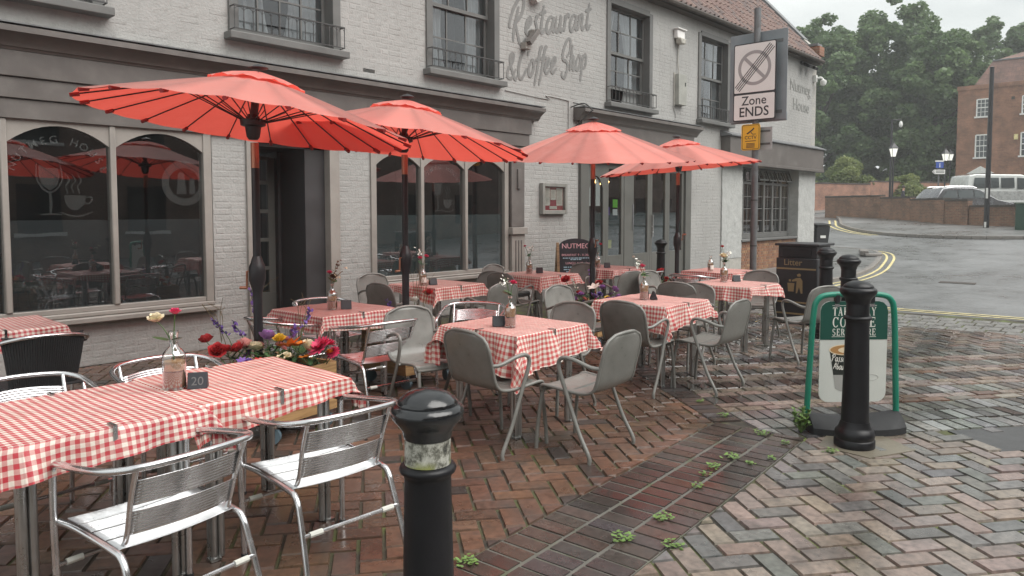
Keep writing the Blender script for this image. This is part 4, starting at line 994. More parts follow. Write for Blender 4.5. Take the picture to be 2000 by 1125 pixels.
# ================================================================== GREY SHELL ARMCHAIRS
def make_grey():
    c = thing('grey_armchair', 'x', 'chair', group='grey moulded armchairs')
    prof = sp([(.245, .405, 0), (.235, .438, 0), (.18, .445, 0), (.02, .43, 0), (-.115, .432, 0), (-.178, .475, 0), (-.208, .58, 0), (-.238, .70, 0), (-.26, .82, 0)], 4)
    NP = len(prof) - 1
    def wd(s):   # half width along the profile
        if s < .5: return .225 + .012 * math.sin(s * 6)
        t = (s - .5) / .5; w = .225 + .0 * t
        if t > .7: q = min(1, (t - .7) / .3); w *= .52 + .48 * math.sqrt(max(0, 1 - q ** 2.4))
        return w
    def fn(u, v):
        p = prof[min(NP, int(round(v * NP)))]; w = wd(v); x = (u * 2 - 1) * w; t = max(0, (v - .5) * 2)
        dish = .018 * (1 - (u * 2 - 1) ** 2); y = p.x - dish * t; z = p.y - dish * .5 * (1 - t) - .012 * ((u * 2 - 1) ** 2) * max(0, (v - .85) / .15)
        return (x, y, z)
    m = MB().grid(fn, 16, NP); sh = m.build('seat_shell', M_plastic, c, smooth=60)
    so_ = sh.modifiers.new('thick', 'SOLIDIFY'); so_.thickness = .009; so_.offset = 0
    edge_ = [fn(0, k / NP) for k in range(NP + 1)] + [fn(k / 16, 1) for k in range(1, 16)] + [fn(1, k / NP) for k in range(NP, -1, -1)] + [fn(k / 16, 0) for k in range(15, 0, -1)]
    MB().tube(edge_, .0115, 8, closed=True).build('rim', M_plastic, c, smooth=60)
    for s in (-1, 1):
        a = sp([(.222 * s, -.215, .605), (.25 * s, -.16, .612), (.268 * s, -.05, .648), (.271 * s, .03, .655), (.271 * s, .068, .628), (.27 * s, .066, .57), (.264 * s, .02, .44), (.267 * s, -.08, .2), (.272 * s, -.165, .05), (.273 * s, -.17, .0)], 6)
        MB().tube(a, .0138, 8).build('arm_and_rear_leg', M_plastic, c, smooth=60)
        b = sp([(.2 * s, .225, .43), (.215 * s, .245, .38), (.225 * s, .275, .15), (.228 * s, .285, 0)], 5)
        MB().tube(b, .0135, 8).build('front_leg', M_plastic, c, smooth=60)
    MB().tube([(-.262, .03, .425), (.262, .03, .425)], .010, 6).build('under_rail', M_plastic, c)
    return c
# ================================================================== ALUMINIUM SLAT ARMCHAIRS
def ribbed():
    m, t, b, o = newmat('ribbed_aluminium')
    c = nd(t, 'ShaderNodeTexCoord'); w = nd(t, 'ShaderNodeTexWave', {'Scale': 26, 'Distortion': 0}, bands_direction='Z'); t.links.new(c.outputs['UV'], w.inputs[0])
    b.inputs['Metallic'].default_value = 1; b.inputs['Base Color'].default_value = (.74, .74, .74, 1)
    n = noise(t, 9, 4); t.links.new(maprange(t, n.outputs[0], .3, .7, .2, .4), b.inputs['Roughness']); bump(t, b, w.outputs[0], .7, .004)
    return m
M_slat = mk('seat_slat_aluminium', (.62, .63, .64), .36, 1, var=.06, vs=18, rv=.12, bmp=.1, bs=90)
def slat(fn, nu, ribs, name, parent):
    """ribbed slat: fn(u, v, h) -> point; v across the ribs"""
    nv = ribs * 4; m = MB().grid(lambda u, v: fn(u, v, .0022 * math.sin(v * ribs * 2 * math.pi)), nu, nv)
    o = m.build(name, M_slat if name == 'seat_slat' else M_alu, parent, smooth=70); s = o.modifiers.new('thick', 'SOLIDIFY'); s.thickness = .004; return o
def make_alu():
    c = thing('aluminium_armchair', 'x', 'chair', group='aluminium slat armchairs')
    ring = sp([(-.262, .235, 0), (-.268, .245, .3), (-.268, .245, .6), (-.268, .225, .648), (-.272, .17, .662), (-.282, -.05, .69), (-.268, -.2, .712), (-.19, -.29, .728), (0, -.325, .735),
               (.19, -.29, .728), (.268, -.2, .712), (.282, -.05, .69), (.272, .17, .662), (.268, .225, .648), (.268, .245, .6), (.268, .245, .3), (.262, .235, 0)], 6)
    MB().tube(ring, .0135, 10).build('arm_loop', M_alu, c, smooth=60)
    for s in (-1, 1):
        a = sp([(.252 * s, .235, .425), (.245 * s, .1, .425), (.235 * s, -.12, .405), (.235 * s, -.195, .385), (.238 * s, -.235, .3), (.25 * s, -.3, .1), (.255 * s, -.32, 0)], 6)
        MB().tube(a, .0135, 10).build('rear_leg', M_alu, c, smooth=60)
        b = sp([(.222 * s, .0, .405), (.212 * s, -.08, .395), (.205 * s, -.13, .405), (.203 * s, -.165, .46), (.208 * s, -.21, .6), (.212 * s, -.262, .722)], 6)
        MB().tube(b, .010, 8).build('back_post', M_alu, c, smooth=60)
        MB().cyl((.262 * s, .235, 0), (.262 * s, .235, .015), .016).build('foot', M_rubber, c)
    for k in range(4):
        y0 = .228 - k * .1; 
        slat(lambda u, v, h, y0=y0: ((u * 2 - 1) * .228, y0 - v * .084, .432 - .02 * (1 - ((u * 2 - 1)) ** 2) * .6 - .05 * (k_ := max(0, (.1 - (y0 - v * .084)) / .3)) * .35 + h), 10, 7, 'seat_slat', c)
    for z0, z1 in ((.455, .55), (.572, .668)):
        slat(lambda u, v, h, z0=z0, z1=z1: ((u * 2 - 1) * .203, -.165 - (z0 + (z1 - z0) * v - .46) * .33 - .055 * (1 - (u * 2 - 1) ** 2) + h, z0 + (z1 - z0) * v + .012 * (1 - (u * 2 - 1) ** 2) - .0), 14, 8, 'back_slat', c)
    for (y, z, hw) in ((-.262, .24, .243), (.24, .26, .262)):
        MB().tube([(-hw, y, z), (hw, y, z)], .009, 8).build('stretcher', M_alu, c)
        for s in (-1, 1): MB().tube([(s * (hw - .03), y, z), (s * (hw - .09), y, z)], .013, 8).build('sleeve', M_white_pl, c)
    return c
PG = make_grey(); PA = make_alu(); usedG = usedA = False
def place(P, flag, x, y, head, label):
    """x, y: middle of the seat; head: compass heading the chair faces, degrees from +x"""
    o = P if not flag else copy_tree(P)
    k = .07 if P is PG else 0
    o.location = (x - k * math.cos(rad(head)), y - k * math.sin(rad(head)), 0); o.rotation_euler = (0, 0, rad(head - 90)); o['label'] = label
    return o
GREY = [  # x, y, heading, label
 (3.65, 3.44, -4, 'grey moulded armchair seen from behind, tucked in beside the near bollard'),
 (3.96, 2.98, 93, 'grey moulded armchair in profile with its back towards the dark brick band, nearest the viewer'),
 (4.62, 3.80, 182, 'grey moulded armchair facing the viewer across the middle foreground table'),
 (3.78, 4.32, 262, 'grey moulded armchair left of the middle foreground table beside the wooden planter'),
 (5.62, 3.58, 2, 'grey moulded armchair seen from behind at the second front table'),
 (6.07, 3.18, 91, 'grey moulded armchair in profile between the second front table and dark paving rows'),
 (6.80, 3.86, 178, 'grey moulded armchair facing the viewer behind the second front table'),
 (5.95, 4.48, 268, 'grey moulded armchair left of the second front table in front of the flower planter'),
 (7.90, 3.02, 66, 'grey moulded armchair beside the green swing sign'),
 (8.86, 4.02, 184, 'grey moulded armchair in front of the litter bin facing the viewer'),
 (7.42, 4.10, 4, 'grey moulded armchair with dark back between the two right front tables'),
 (8.16, 4.78, 266, 'small light grey armchair behind the vase with white and pink flowers'),
 (5.16, 6.36, 2, 'dark-backed grey armchair just left of the second parasol pole'),
 (5.50, 7.05, 268, 'pale grey armchair against the painted brick pier under the shop window'),
 (6.42, 6.52, 181, 'pale grey armchair top showing behind the table under the second shop window'),
 (5.78, 5.72, 88, 'dark grey armchair behind the curved aluminium chair'),
 (7.02, 6.34, 3, 'dark-backed grey armchair left of the table below the menu case'),
 (7.62, 7.02, 270, 'pale grey armchair by the pilaster behind the table below the menu case'),
 (8.36, 6.52, 180, 'grey armchair in front of the chalkboard, facing left'),
 (8.05, 5.55, 80, 'dark grey armchair just right of the third parasol pole'),
]
for (x, y, h, lb) in GREY: place(PG, usedG, x, y, h, lb); usedG = True
ALU = [
 (1.14, 2.90, 97, 'aluminium slat armchair nearest the viewer at the left edge of the foreground'),
 (1.88, 2.92, 88, 'aluminium slat armchair beside the near black bollard'),
 (1.74, 4.12, 268, 'aluminium armchair behind the vase with white and pink roses'),
 (1.06, 4.14, 272, 'aluminium armchair in the left edge of the picture in front of the wicker chair'),
 (3.22, 5.42, 2, 'aluminium armchair left of the doorway table above the big flower planter'),
 (3.98, 5.98, 266, 'aluminium armchair pushed up behind the doorway table'),
 (3.62, 4.82, 86, 'aluminium armchair with pink reflections in front of the doorway table'),
 (4.62, 4.72, 215, 'aluminium armchair with round arm loop behind the middle foreground table'),
 (9.0, 5.78, 88, 'aluminium armchair right of the third parasol pole'),
 (9.16, 4.98, 0, 'aluminium armchair behind the table by the litter bin'),
]
for (x, y, h, lb) in ALU: place(PA, usedA, x, y, h, lb); usedA = True
# ---- black woven chair
wk = thing('wicker_armchair', 'black woven armchair with aluminium frame under the big left window', 'chair', (1.5, 5.78, 0), rad(-3))
ring = sp([(-.262, .235, 0), (-.268, .245, .6), (-.268, .225, .65), (-.272, .17, .665), (-.28, -.05, .70), (-.262, -.2, .74), (-.15, -.3, .775), (0, -.325, .785), (.15, -.3, .775), (.262, -.2, .74), (.28, -.05, .70), (.272, .17, .665), (.268, .225, .65), (.268, .245, .6), (.262, .235, 0)], 6)
MB().tube(ring, .0135, 8).build('arm_loop', M_alu, wk, smooth=60)
for s in (-1, 1):
    MB().tube(sp([(.25 * s, .235, .425), (.235 * s, -.12, .405), (.235 * s, -.2, .38), (.255 * s, -.32, 0)], 5), .0135, 8).build('rear_leg', M_alu, wk, smooth=60)
    MB().tube([(.273 * s, .17, .665), (.282 * s, -.06, .7)], .021, 8).build('woven_arm_pad', M_rubber, wk)
wv = MB()
for k in range(34):
    u = k / 33 * 2 - 1; x = u * (.235); yb = -.335 + .11 * u * u; wv.tube(sp([(x * .8, -.2 + .03 * u * u, .43), (x * .9, -.27 + .06 * u * u, .6), (x, yb, .785 - .03 * u * u)], 4), .0085, 5)
for r in range(26):
    z = .44 + r * .0135; t = (z - .43) / .36; wv.tube([((q / 10 * 2 - 1) * (.19 + .045 * t), -.2 - .13 * t + (.03 + .08 * t) * (q / 10 * 2 - 1) ** 2 + (.004 if (q + r) % 2 else -.004), z) for q in range(11)], .006, 4)
tag(wv.build('woven_back', M_rubber, wk, smooth=60), kind='stuff'); MB().box(-.23, .23, -.2, .23, .415, .435).build('woven_seat', M_rubber, wk, bevel=.01)

# ================================================================== PARASOLS
NR_ = 20
def make_parasol(loc, tilt_dir, tilt, label, spin=0, seed=0, top=2.64, R_=1.17):
    p = thing('parasol', label, 'parasol', loc, 0, 'red parasols over the tables')
    rnd = random.Random(seed); Rr = R_; ztop = top - loc[2]; drop = top - 2.23; hub = ztop - .34
    T = Matrix.Translation((0, 0, hub + .05)) @ Matrix.Rotation(tilt, 4, Vector((-math.sin(tilt_dir), math.cos(tilt_dir), 0))) @ Matrix.Translation((0, 0, -(hub + .05)))
    def P(r, a, sag=0): 
        q = r / Rr; z = ztop - .02 - drop * (q ** 1.1) - sag; return T @ Vector((r * math.cos(a), r * math.sin(a), z))
    N = NR_ * 4; rs = [.07, .2, .34, .5, .66, .82, .98, 1.12, Rr]; V = []; C = []
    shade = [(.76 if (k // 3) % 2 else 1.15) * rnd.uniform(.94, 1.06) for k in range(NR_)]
    for r in rs:
        for k in range(N):
            a = spin + 2 * math.pi * k / N; f = (k % 4) / 4; s = math.sin(math.pi * f); rr = r * (1 - .012 * s * (r / Rr))
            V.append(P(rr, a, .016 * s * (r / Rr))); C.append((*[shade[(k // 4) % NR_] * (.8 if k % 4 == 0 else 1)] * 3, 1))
    F = [(i * N + k, i * N + (k + 1) % N, (i + 1) * N + (k + 1) % N, (i + 1) * N + k) for i in range(len(rs) - 1) for k in range(N)]
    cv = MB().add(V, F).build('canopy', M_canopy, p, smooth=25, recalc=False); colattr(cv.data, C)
    V = []; 
    for j, r in enumerate((.01, .12, .24, .33)):
        for k in range(N):
            a = spin + 2 * math.pi * k / N; w = .012 * math.sin(k * .9) * (r / .33) + .006 * math.sin(k * 2.3); V.append(P(r, a, -.012 - (.014 if j < 3 else .006) - w * .6))
    F = [(i * N + k, i * N + (k + 1) % N, (i + 1) * N + (k + 1) % N, (i + 1) * N + k) for i in range(3) for k in range(N)]
    vt = MB().add(V, F).build('vent_cap', M_canopy, p, smooth=50, recalc=False); colattr(vt.data, [(1, 1, 1, 1)] * len(V))
    MB().lathe([(.05, 0), (.07, .012), (.04, .03), (.005, .04)], 12, T @ Vector((0, 0, ztop + .02))).build('finial', M_black, p)
    for k in range(NR_):
        a = spin + 2 * math.pi * k / NR_
        rb = MB().tube([P(r, a, .012) for r in (.06, .3, .6, .9, 1.1, Rr - .02)], .0055, 5).build('rib', M_black, p)
        MB().tube([P(Rr - .06, a, .016), P(Rr - .005, a, .014)], .014, 6).build('rib_pocket', mk_pocket, rb)
        if k % 2 == 0 or True:
            MB().tube([T @ Vector((.05 * math.cos(a), .05 * math.sin(a), hub - .02)), P(.52, a, .015)], .0042, 5).build('strut', M_black, p)
    hb_ = MB().lathe([(.03, -.12), (.045, -.1), (.055, -.03), (.085, -.02), (.09, .02), (.05, .03), (.035, .06)], 14, T @ Vector((0, 0, hub - .02))); hb_.build('hub', M_black, p)
    MB().tube([T @ Vector((0, 0, hub - .1)), T @ Vector((0, 0, ztop))], .028, 12).build('upper_pole', M_black, p)
    MB().tube([(0, 0, hub - .34), (0, 0, hub - .16)], .029, 14).build('copper_collar', M_copper, p)
    zc = 1.12 - loc[2]
    MB().tube([(0, 0, zc + .13), (0, 0, hub - .34)], .028, 14).build('pole', M_black, p)
    MB().lathe([(.033, -.15), (.036, -.1), (.058, -.02), (.058, .07), (.046, .1), (.03, .15)], 14, (0, 0, zc)).build('crank_housing', M_black, p)
    ca_ = rad(130) + seed; cx, cy = math.cos(ca_), math.sin(ca_)
    h = MB().tube([(.05 * cx, .05 * cy, zc + .04), (.075 * cx, .075 * cy, zc + .04), (.078 * cx, .078 * cy, zc - .08 if seed < 2 else zc + .12)], .008, 6).build('crank_handle', M_copper, p)
    zz = zc - .08 if seed < 2 else zc + .12
    MB().tube([(.078 * cx, .078 * cy, zz), (.13 * cx, .13 * cy, zz)], .011, 8).build('crank_grip', M_copper, h)
    MB().tube([(0, 0, -loc[2] + .16), (0, 0, zc - .14)], .033, 14).build('lower_pole', M_black, p)
    return p
mk_pocket = mk('rib_pocket_red', (.3, .03, .03), .6)
UMB = [(2.68, 4.94, rad(-22), .12, 'largest red parasol, nearest the viewer over the big flower planter'), (4.40, 5.37, rad(-25), .10, 'second red parasol, overlapping the nearest one on its right'),
       (7.22, 5.29, rad(-137), .10, 'third red parasol, in front of the menu case with its top towards the viewer'), (9.78, 5.61, rad(135), .09, 'farthest red parasol, beside the traffic sign')]
# ================================================================== PLANTERS ON CASTORS
def make_planter(x, y, rz, label, s=.62, tall=.36, grp='wooden planters'):
    p = thing('wooden_planter', label, 'planter', (x, y, 0), rz, grp); h = s / 2; z0 = .13
    for k in range(3):
        a, b = z0 + k * tall / 3 + .003, z0 + (k + 1) * tall / 3 - .003
        for (x0, x1, y0, y1) in ((-h, h, -h, -h + .022), (-h, h, h - .022, h), (-h, -h + .022, -h + .0225, h - .0225), (h - .022, h, -h + .0225, h - .0225)):
            MB().box(x0 + random.uniform(0, .003), x1 - random.uniform(0, .003), y0, y1, a, b).build('plank', M_wood, p, bevel=.004)
    for sx in (-1, 1):
        for sy in (-1, 1):
            MB().box(*sorted((sx * (h - .024), sx * (h - .07))), *sorted((sy * (h - .024), sy * (h - .07))), z0, z0 + tall + .01).build('corner_post', M_wood, p, bevel=.003)
            c = MB(); c.lathe([(.012, -.02), (.055, -.018), (.055, .018), (.012, .02)], 16); R = Matrix.Rotation(rad(90), 3, 'X') ; RZ = Matrix.Rotation(random.uniform(0, 3), 3, 'Z')
            c.v = [tuple(RZ @ (R @ Vector(v)) + Vector((sx * (h - .06), sy * (h - .06), .056))) for v in c.v]; w = c.build('castor_wheel', mk_wheel, p)
            MB().box(sx * (h - .06) - .02, sx * (h - .06) + .02, sy * (h - .06) - .02, sy * (h - .06) + .02, .1, z0).build('castor_fork', M_steel, p)
    MB().box(-h + .03, h - .03, -h + .03, h - .03, z0, z0 + .02).build('base_board', M_wood, p); MB().box(-h + .024, h - .024, -h + .024, h - .024, z0 + .02, z0 + tall - .05).build('soil', M_rubber, p)
    return p
mk_wheel = mk('castor_blue', (.1, .15, .18), .5, var=.2)
PL = [(2.76, 4.86, rad(12), 'pine planter box on castors with the biggest flowers, under the nearest parasol'), (4.42, 5.36, rad(2), 'pine planter box on castors under the second parasol'), (7.22, 5.29, 0, 'pine planter box under the third parasol'), (9.78, 5.61, 0, 'pine planter box under the farthest parasol')]
for q in PL: make_planter(*q)
for i, (x, y, td, tl_, lb) in enumerate(UMB): make_parasol((x, y, .16), td, tl_, lb, spin=i * .07, seed=i, top=(2.58, 2.61, 2.65, 2.65)[i], R_=(1.13, 1.16, 1.2, 1.17)[i])

# ================================================================== FLOWERS
def fm_(n, c): return mk('petal_' + n, c, .55, var=.18, vs=30)
PET = {'pink': fm_('pink', (.7, .06, .16)), 'red': fm_('red', (.5, .035, .04)), 'cream': fm_('cream', (.8, .7, .5)), 'orange': fm_('orange', (.8, .25, .03)), 'mauve': fm_('mauve', (.42, .2, .5)), 'violet': fm_('violet', (.2, .12, .42)), 'yellow': fm_('yellow', (.75, .5, .05)), 'white': fm_('white', (.75, .75, .68)), 'blush': fm_('blush', (.7, .3, .28)), 'brown': fm_('brown', (.1, .05, .03))}
M_stem = mk('stem_green', (.07, .13, .035), .5, var=.25, vs=20); M_sleaf = mk('leaf_green', (.05, .12, .045), .45, var=.25, vs=12); M_dry = mk('dry_stem', (.16, .13, .07), .7)
def petal(mb, c, az, el, l, w, cup=.3):
    R = Matrix.Rotation(az, 3, 'Z') @ Matrix.Rotation(-el, 3, 'Y')
    def fn(u, v):
        x = u * l; ww = w * math.sin(math.pi * min(1, .12 + u * .86)) ** .7; y = (v * 2 - 1) * ww; z = cup * l * (u * u) * .5 + cup * .4 * (v * 2 - 1) ** 2 * ww
        return Vector(c) + R @ Vector((x, y, z))
    mb.grid(fn, 4, 2)
def rose(mb, c, r, rnd):
    for lay, (n, el, l) in enumerate(((6, .25, 1.0), (5, .7, .95), (4, 1.05, .85), (3, 1.35, .75))):
        for k in range(n): petal(mb, c, 2 * math.pi * (k + .5 * (lay % 2)) / n + rnd.uniform(-.2, .2), el, r * l, r * .55, .55)
def daisy(mb, c, r, rnd):
    for lay, (n, el) in enumerate(((14, .1), (12, .45), (9, .85))):
        for k in range(n): petal(mb, c, 2 * math.pi * (k + .5 * lay) / n, el + rnd.uniform(-.1, .1), r * (1 - .12 * lay), r * .2, .15)
def lily(mb, c, r, rnd):
    for k in range(6): petal(mb, c, 2 * math.pi * k / 6 + rnd.uniform(-.1, .1), .45, r, r * .28, -.3)
def leafs(mb, c, n, l, rnd, el=.5):
    for k in range(n): petal(mb, c, rnd.uniform(0, 6.28), rnd.uniform(.1, el), l * rnd.uniform(.7, 1.1), l * .2, -.25)
def make_flowers(x, y, z, rx, ry, label, blooms, spikes, seed, rz=0):
    rnd = random.Random(seed); t = thing('flower_arrangement', label, 'flowers', (x, y, z), rz, 'flower arrangements')
    lf = MB()
    for k in range(110): leafs(lf, (rnd.uniform(-rx, rx), rnd.uniform(-ry, ry), rnd.uniform(-.12, .06)), 3, .09, rnd, 1.0)
    tag(lf.build('foliage', M_sleaf, t, smooth=60, recalc=False), kind='stuff')
    for (px, py, pz, kind, colr, r) in blooms:
        m = MB(); {'rose': rose, 'daisy': daisy, 'lily': lily}[kind](m, (0, 0, 0), r, rnd); o = m.build('bloom', PET[colr], t, smooth=60, recalc=False); o.location = (px, py, pz); o.rotation_euler = (rnd.uniform(-.5, .5) + .35, rnd.uniform(-.5, .2), rnd.uniform(0, 6))
        MB().tube([(px, py, pz - .005), (px * .8, py * .8, pz - .12)], .003, 4).build('stem', M_stem, t)
    for (px, py, h, colr) in spikes:
        s = MB(); top = (px * 1.35, py * 1.35, h); s.tube(sp([(px * .8, py * .8, -.1), (px, py, h * .5), top], 4), .003, 4); o = s.build('stem', M_dry if colr is None else M_stem, t)
        if colr:
            m = MB()
            for k in range(26):
                q = k / 26; rose_c = (px * (1 + .35 * q ** .5) * 1.0 + rnd.uniform(-.016, .016), py * (1 + .35 * q ** .5) + rnd.uniform(-.016, .016), h * (.62 + .4 * q)); petal(m, rose_c, rnd.uniform(0, 6.28), rnd.uniform(.2, 1.2), .026, .011, .3)
            m.build('flower_spike', PET[colr], t, smooth=60, recalc=False)
        else:
            m = MB(); 
            for k in range(5): m.tube(sp([(px, py, h * .3), (px + rnd.uniform(-.05, .05), py + rnd.uniform(-.05, .05), h * .8), (px + rnd.uniform(-.15, .15), py + rnd.uniform(-.15, .15), h * rnd.uniform(.9, 1.15))], 4), .0016, 4)
            m.build('grass_blade', M_dry, t)
    return t
R1 = random.Random(4)
# in the first arrangement local axes follow the world: image right = +x-y
bl = []
row = [('rose', 'red', .075), ('rose', 'red', .06), ('rose', 'red', .07), ('rose', 'blush', .065), ('rose', 'cream', .075), ('rose', 'mauve', .075), ('rose', 'yellow', .055), ('lily', 'orange', .1), ('lily', 'orange', .095), ('rose', 'cream', .085), ('daisy', 'pink', .095), ('daisy', 'pink', .075)]
for k, (kd, cl_, r) in enumerate(row):
    t = k / (len(row) - 1) * 2 - 1
    bl.append((t * .29 - .06, -t * .27 - .08 + R1.uniform(-.04, .04), .06 + R1.uniform(0, .05) + (.08 if cl_ in ('mauve', 'yellow') else 0), kd, cl_, r))
for k in range(20):
    bl.append((R1.uniform(-.3, .3), R1.uniform(-.3, .3), R1.uniform(.0, .1), R1.choice(('rose', 'lily', 'rose')), R1.choice(('blush', 'violet', 'cream', 'mauve', 'red', 'orange')), R1.uniform(.03, .05)))
bl += [(.3, -.3, .03, 'daisy', 'pink', .06), (-.36, .3, .13, 'rose', 'red', .06), (.1, -.25, .02, 'lily', 'orange', .06)]
make_flowers(2.76, 4.86, .53, .3, .3, 'large mixed silk flowers with pink, orange and cream blooms behind the long table', bl, [(-.24, .2, .28, 'violet'), (-.18, .1, .27, 'violet'), (-.02, .2, .48, 'violet'), (.16, -.1, .34, 'violet'), (.06, -.12, .24, 'violet'), (-.28, .24, .4, None), (.0, .26, .5, None), (.24, .02, .4, None)], 3)
def simple_bl(seed, n, cols):
    r = random.Random(seed); return [(r.uniform(-.28, .28), r.uniform(-.28, .28), r.uniform(.02, .14), r.choice(('rose', 'rose', 'lily', 'daisy')), r.choice(cols), r.uniform(.04, .06)) for _ in range(n)]
make_flowers(4.42, 5.36, .46, .28, .28, 'mixed silk flowers with a red poppy behind the doorway table', simple_bl(8, 18, ['blush', 'cream', 'orange', 'red', 'white', 'pink']) + [(.2, -.05, .34, 'rose', 'red', .06), (-.02, -.12, .3, 'rose', 'white', .05)], [(.1, -.1, .5, None), (.2, .1, .6, None), (-.1, .1, .3, 'violet')], 5)
make_flowers(7.22, 5.29, .46, .3, .3, 'mauve and red silk flowers at the foot of the third parasol', simple_bl(9, 22, ['mauve', 'violet', 'red', 'blush', 'yellow', 'mauve']) + [(-.32, .15, .3, 'rose', 'red', .07), (.12, -.02, .24, 'rose', 'red', .06), (.0, -.15, .2, 'rose', 'mauve', .06), (.1, -.25, .18, 'rose', 'mauve', .06), (-.1, -.1, .22, 'lily', 'white', .09)], [(.1, .1, .4, 'violet'), (-.15, .1, .3, 'white')], 6)
make_flowers(9.78, 5.61, .46, .28, .28, 'red silk flowers at the foot of the farthest parasol', simple_bl(10, 12, ['red', 'red', 'orange', 'blush']) + [(-.25, .1, .22, 'rose', 'red', .08), (-.05, .25, .2, 'rose', 'red', .07)], [], 7)

# ---- bottle vases, number cards and the stems in them
M_sand = mk('vase_sand', (.55, .33, .19), .8, var=.2, vs=30); M_water = mk('vase_water', (.26, .15, .09), .2, var=.1); M_sand2 = mk('vase_grain', (.5, .3, .16), .8, var=.3, vs=60)
def vase(x, y, label, glabel, s=1.0, fill=.6, dark=False, lab=False):
    v = thing('bottle_vase', label, 'vase', (x, y, .747), 0, 'bottle vases on the tables', s)
    MB().lathe([(.0, .0), (.040, .0), (.044, .006), (.044, .125), (.041, .142), (.028, .158), (.0165, .168), (.0155, .215), (.0185, .218), (.0185, .228), (.0155, .228)], 20, cap=False).build('bottle', M_bottle, v, smooth=50)
    MB().lathe([(.0, .012), (.041, .012), (.041, .07), (.0, .07)], 18, cap=False).build('water', M_water, v)
    MB().lathe([(.0, .076), (.0405, .076), (.04, .076 + .07 * fill), (.0, .08 + .07 * fill)], 18, cap=False).build('sand', M_sand, v)
    if lab: MB().grid(lambda a, b: (.0452 * math.cos(rad(205) + a * 1.5), .0452 * math.sin(rad(205) + a * 1.5), .03 + b * .06), 8, 2).build('paper_label', M_cream, v)
    return v
M_ironrail2 = flat('faint_chalk', (.12, .12, .12), .8)
def card(x, y, rz, label, num=False):
    c = thing('number_card', label, 'number card', (x, y, .747), rz, 'black number cards on the tables')
    MB().add([(-.045, -.035, 0), (.045, -.035, 0), (.045, .035, 0), (-.045, .035, 0), (-.045, -.004, .075), (.045, -.004, .075), (.045, .004, .075), (-.045, .004, .075)], [(0, 3, 2, 1), (4, 5, 6, 7), (0, 1, 5, 4), (1, 2, 6, 5), (2, 3, 7, 6), (3, 0, 4, 7)]).build('block', M_slate, c, bevel=.003)
    if num: text('menu20', 'chalk_number', M_ironrail2, c, (0, -.0275, .018), (1, 0, 0), (0, .031, .075), .058, None, .001)
    return c
def flower(x, y, dx, dy, h, kind, colr, r, label, leaves=0, dry=False, seed=0):
    rnd = random.Random(seed * 17 + 3); t = thing('cut_flower', label, 'flower', (x, y, .747), 0, 'cut flowers in the bottle vases')
    MB().tube(sp([(0, 0, .09), (dx * .15, dy * .15, .22), (dx * .6, dy * .6, .22 + (h - .22) * .7), (dx, dy, h)], 5), .0028, 5).build('stem', M_dry if dry else M_stem, t)
    if kind == 'spray':
        m = MB()
        for k in range(16):
            q = rnd.uniform(.4, 1.05); petal(m, (dx * q + rnd.uniform(-.035, .035), dy * q + rnd.uniform(-.035, .035), .22 + (h - .22) * q + rnd.uniform(-.02, .03)), rnd.uniform(0, 6), rnd.uniform(0, 1.2), r, r * .45, .3)
        m.build('bloom', PET[colr], t, smooth=60, recalc=False)
    else:
        m = MB(); {'rose': rose, 'daisy': daisy}[kind](m, (0, 0, 0), r, rnd); o = m.build('bloom', PET[colr], t, smooth=60, recalc=False); o.location = (dx, dy, h); o.rotation_euler = (rnd.uniform(-.3, .3) + dy * -3, dx * 3, 0)
    for k in range(leaves):
        m = MB(); petal(m, (dx * .3, dy * .3, .235), rnd.uniform(0, 6.28), rnd.uniform(.0, .6), rnd.uniform(.07, .1), .022, -.2); m.build('leaf', M_sleaf, t, smooth=60, recalc=False)
    return t
# offsets: image right is (+.675, -.738)
def off(r, f=0): return (.675 * r + .738 * f, -.738 * r + .675 * f)
VS = [('T1', 1.49, 3.55, 'glass bottle vase of sand and water beside the number twenty card', 1.22), ('T2', 3.63, 5.42, 'brown-filled bottle vase on the doorway table', 1.0), ('T3', 5.52, 6.43, 'labelled bottle vase on the table under the second shop window', 1.0), ('T4', 7.53, 6.57, 'bottle vase on the table below the menu case', 1.0),
      ('T5', 3.96, 3.64, 'sand-filled bottle vase on the middle foreground table', 1.02), ('T6', 6.05, 3.82, 'sand-filled bottle vase on the second front table', 1.02), ('T7', 8.22, 4.08, 'bottle vase on the table nearest the litter bin', 1.02), ('T8', 9.5, 4.92, 'bottle vase on the table behind the one nearest the litter bin', .95), ('T9', 8.92, 6.44, 'bottle vase beside the chalkboard', 1.0)]
for k, x, y, lb, s in VS: vase(x, y, lb, '', s, .9 if k in ('T5', 'T6', 'T7') else .5, lab=(k in ('T3', 'T8')))
